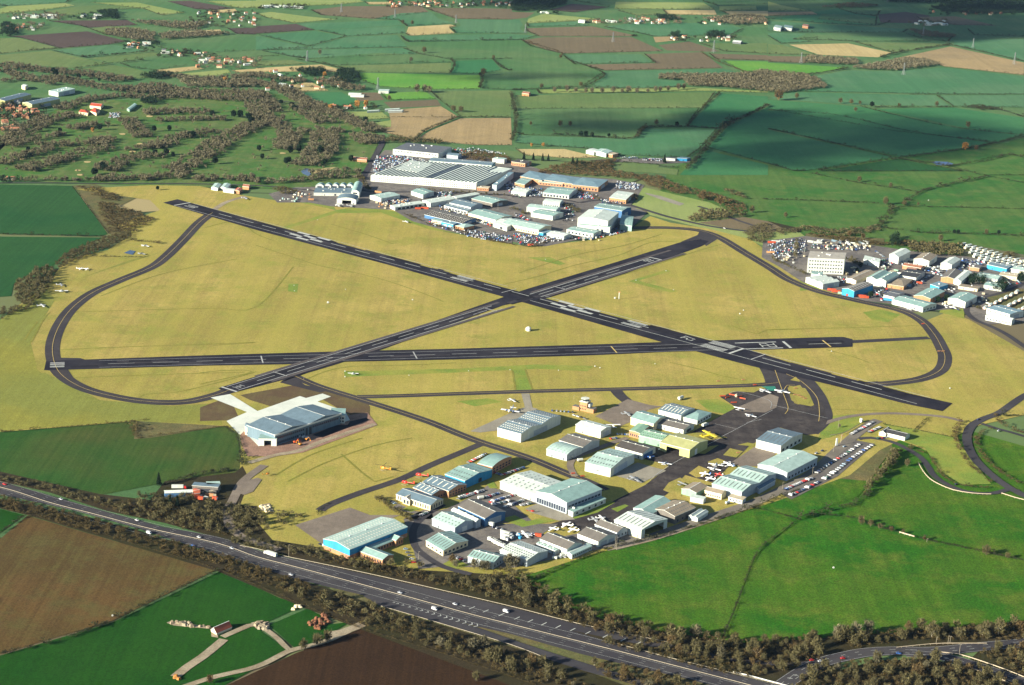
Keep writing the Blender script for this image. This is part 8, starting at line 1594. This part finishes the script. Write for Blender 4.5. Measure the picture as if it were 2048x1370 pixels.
for t_, x, y, c in (('L', 838, 122, 'red'), ('L', 545, 92, 'orange'), ('L', 745, 80, 'orange'), ('L', 1165, 148, 'orange'), ('L', 1160, 200, 'orange'), ('L', 1190, 205, 'orange'), ('L', 1215, 218, 'orange'), ('L', 1240, 230, 'orange'), ('K', 985, 830, 'red'), ('K', 1060, 852, 'red'), ('H', 1240, 1225, 'red'), ('L', 705, 665, 'orange'), ('_', 1886, 703, 'orange'), ('_', 1878, 703, 'orange')):
    xx, yy = px(t_, x, y); o = empty('taxiway_sign', G(xx, yy), .3); m = MB(); m.box((0, 0, .75), (4, .5, 1.1), wmat(c)); m.build('board', o); m = MB(); [m.tube([(s, 0, -.1), (s, 0, .3)], .08, steel, 4) for s in (-1.4, 1.4)]; m.build('legs', o)
    tag(o, c + ' taxiway sign ' + where(xx, yy), 'sign', 'taxiway signs')
for x, y, s in ((656, 606, 2.6), (1230, 597, 2.4), (825, 600, 1.5), (588, 571, 1), (589, 582, 1), (691, 579, 1), (635, 440, 1), (1487, 621, 1.4), (1480, 628, 1.6), (1332, 542, 1.1), (1347, 580, 1.1), (1272, 561, 1.1), (1091, 519, 1), (690, 743, 1.3), (690, 754, 1.3), (1190, 733, 1.4), (1200, 736, 1.2), (818, 751, 1), (1900, 777, 1.4), (1310, 728, 1), (1020, 740, 1), (1663, 703, 1.3), (1667, 1136, 1.5), (1857, 401, 1.6), (225, 1232, 1.4), (1117, 741, 1), (937, 742, 1)):
    o = empty('marker_board', G(x, y), .3); m = MB(); m.box((0, 0, s * .4), (s * .95, s * .7, s * .8), wmat('whitew'), 0, .8); m.build('board', o); tag(o, 'white marker board on the grass ' + where(x, y), 'marker', 'marker boards')
o = empty('radio_beacon', G(1057, 661)); m = MB(); m.tube([(0, 0, -.2), (0, 0, 3.2)], [3.2, 3.0], wmat('whitew'), 14); m.build('drum', o); m = MB(); m.tube([(0, 0, 3.2), (0, 0, 4.4), (0, 0, 5.2)], [3.4, 2.2, .3], wmat('whitew'), 14); m.build('dome', o); m = MB(); m.box((-3, 2, 1.2), (2.4, 2.4, 2.8), wmat('cream')); m.build('hut', o); tag(o, 'round white radio beacon with dark shadow in the middle triangle of grass', 'radio beacon')
o = empty('radar_mast', G(1238, 598)); m = MB(); m.tube([(0, 0, 0), (0, 0, 9)], .6, wmat('whitew'), 6); m.build('mast', o); m = MB(); m.box((0, 0, 9.6), (3, .6, 1.3), wmat('orange')); m.build('antenna', o); tag(o, 'white mast with orange head beside a white marker board', 'mast')
def post(p, h, lab, nm='lamp_post', cat='lamp post', grp=None):
    o = empty(nm, p); m = MB(); m.tube([(0, 0, -.3), (0, 0, h)], [.16, .09], steel, 5); m.build('column', o); m = MB(); m.box((.6, 0, h), (1.3, .35, .2), steel); m.build('lantern', o); tag(o, lab, cat, grp or cat + 's')
for t_, x, y, h in (('O', 262, 340, 11), ('P', 835, 285, 12), ('P', 825, 275, 12), ('M', 1345, 1030, 5), ('M', 1440, 1030, 6), ('M', 1455, 1035, 6), ('M', 1530, 1118, 8), ('L', 1525, 580, 9), ('L', 1505, 465, 9), ('L', 1060, 950, 7), ('L', 1300, 830, 7), ('X', 118, 330, 8), ('X', 35, 440, 6), ('O', 1300, 360, 7), ('P', 20, 430, 7), ('M', 1270, 222, 3), ('F', 1935, 600, 20), ('H', 290, 660, 18), ('K', 990, 235, 5), ('J', 830, 235, 3)):
    xx, yy = px(t_, x, y); post(G(xx, yy), h, 'thin grey lamp post ' + where(xx, yy))
o = empty('sculpture', GT('L', 1492, 605)); m = MB(); m.box((0, 0, 4), (2.4, 1.2, 8.6), wmat('whitew'), .4, .8); m.build('panel', o); m = MB(); m.box((0, 0, .1), (4, 3, .5), wmat('grey'), .4); m.build('base', o); tag(o, 'tall white upright panel on the verge beside the long car park', 'sign')
o = empty('windsock', GT('L', 1525, 585)); m = MB(); m.tube([(0, 0, 0), (0, 0, 9)], .12, steel, 5); m.build('pole', o); m = MB(); m.tube([(.3, 0, 8.8), (3.4, .6, 8.3)], [.5, .25], wmat('orange'), 8); m.build('sock', o); tag(o, 'windsock on a thin pole beside the tall white panel', 'windsock')
# pylons
lat = flat('lattice steel', (.22, .24, .24), .6, .1, 1)
def pylon(p, h, rz, lab):
    o = empty('pylon', p, rz); m = MB(); w0, w1 = h * .12, h * .022
    def W_(z): return w0 + (w1 - w0) * min(1, z / (h * .62)) if z < h * .62 else w1
    zs = [0, h * .16, h * .3, h * .42, h * .52, h * .62, h * .72, h * .82, h * .92]
    for sx in (-1, 1):
        for sy in (-1, 1):
            m.tube([(sx * W_(z), sy * W_(z), z) for z in zs] + [(0, 0, h)], .28, lat, 4)
    for a, b_ in zip(zs, zs[1:]):
        for s in (-1, 1):
            m.tube([(-W_(a), s * W_(a), a), (W_(b_), s * W_(b_), b_)], .13, lat, 3, False); m.tube([(W_(a), s * W_(a), a), (-W_(b_), s * W_(b_), b_)], .13, lat, 3, False)
            m.tube([(s * W_(a), -W_(a), a), (s * W_(b_), W_(b_), b_)], .13, lat, 3, False); m.tube([(s * W_(a), W_(a), a), (s * W_(b_), -W_(b_), b_)], .13, lat, 3, False)
    m.build('tower', o)
    for z, L in ((.64, .17), (.78, .2), (.9, .14)): m = MB(); m.tube([(-h * L, 0, h * z), (0, 0, h * z + h * .035), (h * L, 0, h * z)], [.12, .45, .12], lat, 4); m.build('crossarm', o)
    tag(o, lab, 'pylon', 'lattice pylons across the far fields')
for t_, x, y, h in (('C', 107, 262, 24), ('C', 808, 335, 27), ('C', 1613, 418, 32), ('D', 265, 505, 28), ('D', 1085, 598, 30), ('D', 1240, 290, 28), ('D', 1640, 380, 26), ('D', 1970, 515, 32), ('B', 683, 98, 26), ('B', 1112, 142, 26), ('B', 1600, 185, 24), ('B', 410, 490, 26), ('B', 975, 720, 28), ('D', 955, 20, 26)):
    xx, yy = px(t_, x, y); pylon(G(xx, yy), h, .6, 'pale lattice pylon ' + where(xx, yy))
# pond and golf stream
sheet('pond', 'D 1310,1300 1340,1290 1440,1295 1485,1310 1440,1325 1350,1318', flat('pond water', (.01, .04, .14), .35, .05, .1, .8)); sheet('pond', 'F 360,290 395,265 430,270 440,310 420,330 375,310', flat('dark water', (.03, .05, .09), .08, .05, .1, .8)); sheet('sand', 'F 450,290 560,262 640,258 560,290 470,315', FM['s'])
sheet('pond', 'E 990,655 1040,632 1085,640 1060,670', flat('dark water', (.03, .05, .09), .08))
for q in ('E 1050,470 1100,485', ): pass
for x, y, r_ in (('A', 1195, 930), ('A', 1120, 1150), ('A', 700, 1295), ('A', 1060, 1212), ('A', 450, 1285), ('A', 980, 1072), ('A', 180, 1272), ('B', 210, 1225), ('A', 620, 1362), ('A', 1340, 1210), ('E', 640, 30)):
    t_, x, y = x, y, r_; xx, yy = px(t_, x, y); sheet('bunker', [(xx + 7 * math.cos(a) + random.uniform(-1.5, 1.5), yy + 1.8 * math.sin(a)) for a in np.linspace(0, 5.6, 8)], FM['s'])
# rubble heaps and the fenced manege in the field
rub = MB()
def heap(q, n, s, mat, nm, lab):
    m = MB()
    for x, y in fill(q, s * 1.6): r = random.uniform(.6, 1.3) * s; m.box((x, y, r * .25), (r * 1.6, r * 1.3, r * random.uniform(.5, 1.1)), mat, random.uniform(0, 3), random.uniform(.4, .7))
    tag(m.build(nm), lab, 'rubble', kind='stuff')
heap('N 1350,860 1380,848 1500,860 1680,900 1680,915 1500,895 1380,885', 0, 2, dirt, 'rubble', 'pale stony heap along the track left of the red-roofed barn'); heap('O 0,870 80,850 110,890 80,930 0,915', 0, 2, dirt, 'rubble', 'pale rubble heaps in the gap right of the barn track')
heap('O 400,860 480,820 560,790 600,850 540,920 440,910', 0, 2.4, flat('burnt rubble', (.14, .06, .03), .95, .4, .5), 'rubble', 'reddish brown rubble mound beside the small green field'); heap('Y 1720,690 1760,620 1900,640 1940,740 1860,750', 0, 2, flat('pale rubble', (.62, .55, .36), .95, .2, .5), 'rubble', 'bright pale spoil heap above the motorway trees'); heap('O 270,770 330,735 380,740 320,765', 0, 2, flat('pale rubble', (.62, .55, .36), .95, .2, .5), 'rubble', 'small pale rubble line in the green field corner')
heap('N 1380,1300 1440,1270 1450,1320 1390,1335', 0, 2.2, flat('orange scrap', (.35, .16, .04), .95, .4, .5), 'rubble', 'orange-brown scrap heap at the near end of the barn track')
barrier('timber_fence', 'X 930,560 980,650 1050,730 1150,790 1300,850 1500,885 1700,895', 'pale post-and-rail fence on the outer side of the winding lane', 1.3, mat=post_m, wd=.3); barrier('timber_fence', 'X 1810,885 1950,930 2048,955', 'pale post-and-rail fence continuing to the right edge', 1.3, mat=post_m, wd=.3); barrier('timber_fence', 'X 0,275 130,255 250,195 350,130', 'fence curving between the apron grass and the car row', 1.6, mat=steel, wd=.15); barrier('timber_fence', 'M 1050,155 1170,190', 'short pale timber fence in the bushy hedge on the right', 2.0, mat=post_m, wd=.6)

P = [(x, y, rng.uniform(1.6, 3), rng.uniform(3, 6)) for q, w_ in (('H 230,560 220,700', 5), ('H 20,700 300,830', 6), ('H 640,700 740,760', 14), ('H 560,800 640,840', 6), ('G 520,440 700,520', 5), ('G 940,480 1000,520', 16), ('F 1300,440 2048,490', 4), ('G 0,590 120,640', 8), ('G 430,560 540,620', 12), ('F 820,320 900,440', 10), ('H 1060,880 1180,860', 6), ('H 1900,700 1960,660', 20), ('H 1580,1060 1720,1120', 5), ('J 1420,1190 1700,1368', 8), ('O 1200,380 1330,430', 6), ('F 170,430 290,470', 30)) for x, y in alongp(q, w_, 4.5)]
mass('shrubs', P, bare, 'leafless shrubs and small trees between the buildings of the estates', 'shrubs', 46)
# ------------------------------------------------------------------ clouds that shade the far fields; air
cm = bpy.data.materials.new('cloud'); n, b_ = nodes(cm); b_.inputs['Base Color'].default_value = (.9, .92, .95, 1); b_.inputs['Roughness'].default_value = 1; b_.inputs['Alpha'].default_value = .28
CL = [  # shaded patches as ellipses on the ground: px x, y, half width px, half depth px
 [(1330, 245, 300, 18), (1600, 262, 280, 40), (1800, 285, 300, 36), (1560, 318, 200, 26), (1500, 230, 130, 14)], [(1040, 152, 150, 7), (900, 147, 60, 4)], [(1080, 8, 190, 12)], [(1700, 14, 230, 22), (1960, 25, 260, 36), (1900, 66, 180, 12), (1800, -20, 300, 20), (1850, 40, 260, 26), (1620, 6, 240, 14), (1980, 75, 150, 10)], [(40, 20, 100, 4)], [(1480, 415, 60, 7)]]
icob = bmesh.new(); bmesh.ops.create_icosphere(icob, subdivisions=2, radius=1); IV = np.array([v.co[:] for v in icob.verts]); IF = [[v.index for v in f.verts] for f in icob.faces]; icob.free()
CZ = 1500
for ci, grp_ in enumerate(CL[:4]):
    m = MB()
    for x, y, a, b2 in grp_:
        c = G(x, y); ex = (G(x + a, y) - c); ey = (G(x, y - b2) - c)
        nb = int(max(8, ex.length * ey.length / 9000)); nb = min(nb, 110)
        for k in range(nb):
            r_ = math.sqrt(rng.random()); t_ = rng.random() * 6.28; p = c + ex * r_ * math.cos(t_) + ey * r_ * math.sin(t_); rr = rng.uniform(.8, 1.3) * math.sqrt(ex.length * ey.length / nb) * 1.0
            p = p + SD * (CZ / SD.z); k0 = len(m.v); V = IV * (1 + .12 * np.sin(IV[:, [1, 2, 0]] * 5 + k)) * np.array([rr, rr, rr * .45])
            m.v += [(p.x + v[0], p.y + v[1], p.z + v[2] + rng.uniform(0, 6) * 0) for v in V]; m.f += [tuple(k0 + i for i in f) for f in IF]; m.mi += [m.mat(cm)] * len(IF)
    tag(m.build('cloud', smooth=True), kind='structure')
hz = MB(); hz.box((0, 14000, 338), (44000, 32000, 680), None); ho = hz.build('haze')
hm = bpy.data.materials.new('haze'); hm.use_nodes = True; n = hm.node_tree; n.nodes.clear(); out = n.nodes.new('ShaderNodeOutputMaterial'); pv = n.nodes.new('ShaderNodeVolumePrincipled')
pv.inputs['Color'].default_value = (.40, .64, 1.0, 1); pv.inputs['Density'].default_value = HAZE = 0.000007; pv.inputs['Anisotropy'].default_value = .1; n.links.new(pv.outputs[0], out.inputs['Volume']); ho.data.materials.append(hm)
tag(ho, kind='stuff', label='pale blue haze thickening over the far fields', cat='haze')

# ------------------------------------------------------------------ labels: keep each to one thing
def words(s): return len(s.split())
U_ = 'zero one two three four five six seven eight nine ten eleven twelve thirteen fourteen fifteen sixteen seventeen eighteen nineteen'.split(); T_ = 'twenty thirty forty fifty sixty seventy eighty ninety'.split()
def card(n): return U_[n] if n < 20 else T_[n // 10 - 2] + ('-' + U_[n % 10] if n % 10 else '')
def ordn(n):
    c = card(n); a, s_, b2 = c.rpartition('-'); b2 = {'one': 'first', 'two': 'second', 'three': 'third', 'five': 'fifth', 'eight': 'eighth', 'nine': 'ninth', 'twelve': 'twelfth'}.get(b2, b2[:-1] + 'ieth' if b2.endswith('y') else b2 + 'th'); return a + s_ + b2
bpy.context.view_layer.update()
by = {}
for o in sc.objects:
    if o.parent is None and 'label' in o.keys() and o.get('kind') != 'stuff': by.setdefault(o['label'], []).append(o)
def centre(o):
    if o.type == 'MESH' and len(o.data.vertices):
        v = o.data.vertices; a = v[0].co; b2 = v[len(v) // 2].co; c = v[-1].co; return (a + b2 + c) / 3
    return o.location
for lab, os_ in by.items():
    if len(os_) < 2: continue
    g = os_[0].get('group') or (os_[0]['category'] + 's ' + where(*PX(centre(os_[0]))))
    for o in os_: o['group'] = o.get('group') or g
    if len(os_) < 100:
        for i, o in enumerate(sorted(os_, key=lambda q: PX(centre(q))[0])):
            o['label'] = '%s, %s' % (lab, ('%s of %s from left' % (ordn(i + 1), card(len(os_)))) if len(os_) > 2 else ('left of two', 'right of two')[i])
def shorten(t):
    for a, b2 in ((' with red tiled roof', ' with red roof'), (' with dark slate roof', ' with slate roof'), (' strung along ', ' at '), (' the ', ' '), (' with ', ', '), ('long car park\'s ', 'car park '), (' of ', ' '), (' and ', ', '), (' with ', ', '), (' a ', ' '), ('long ', '')):
        while words(t) > 16 and a in t: i = t.rfind(a); t = t[:i] + b2 + t[i + len(a):]
    return t
for o in sc.objects:
    if o.parent is None and 'label' in o.keys(): o['label'] = shorten(o['label'])
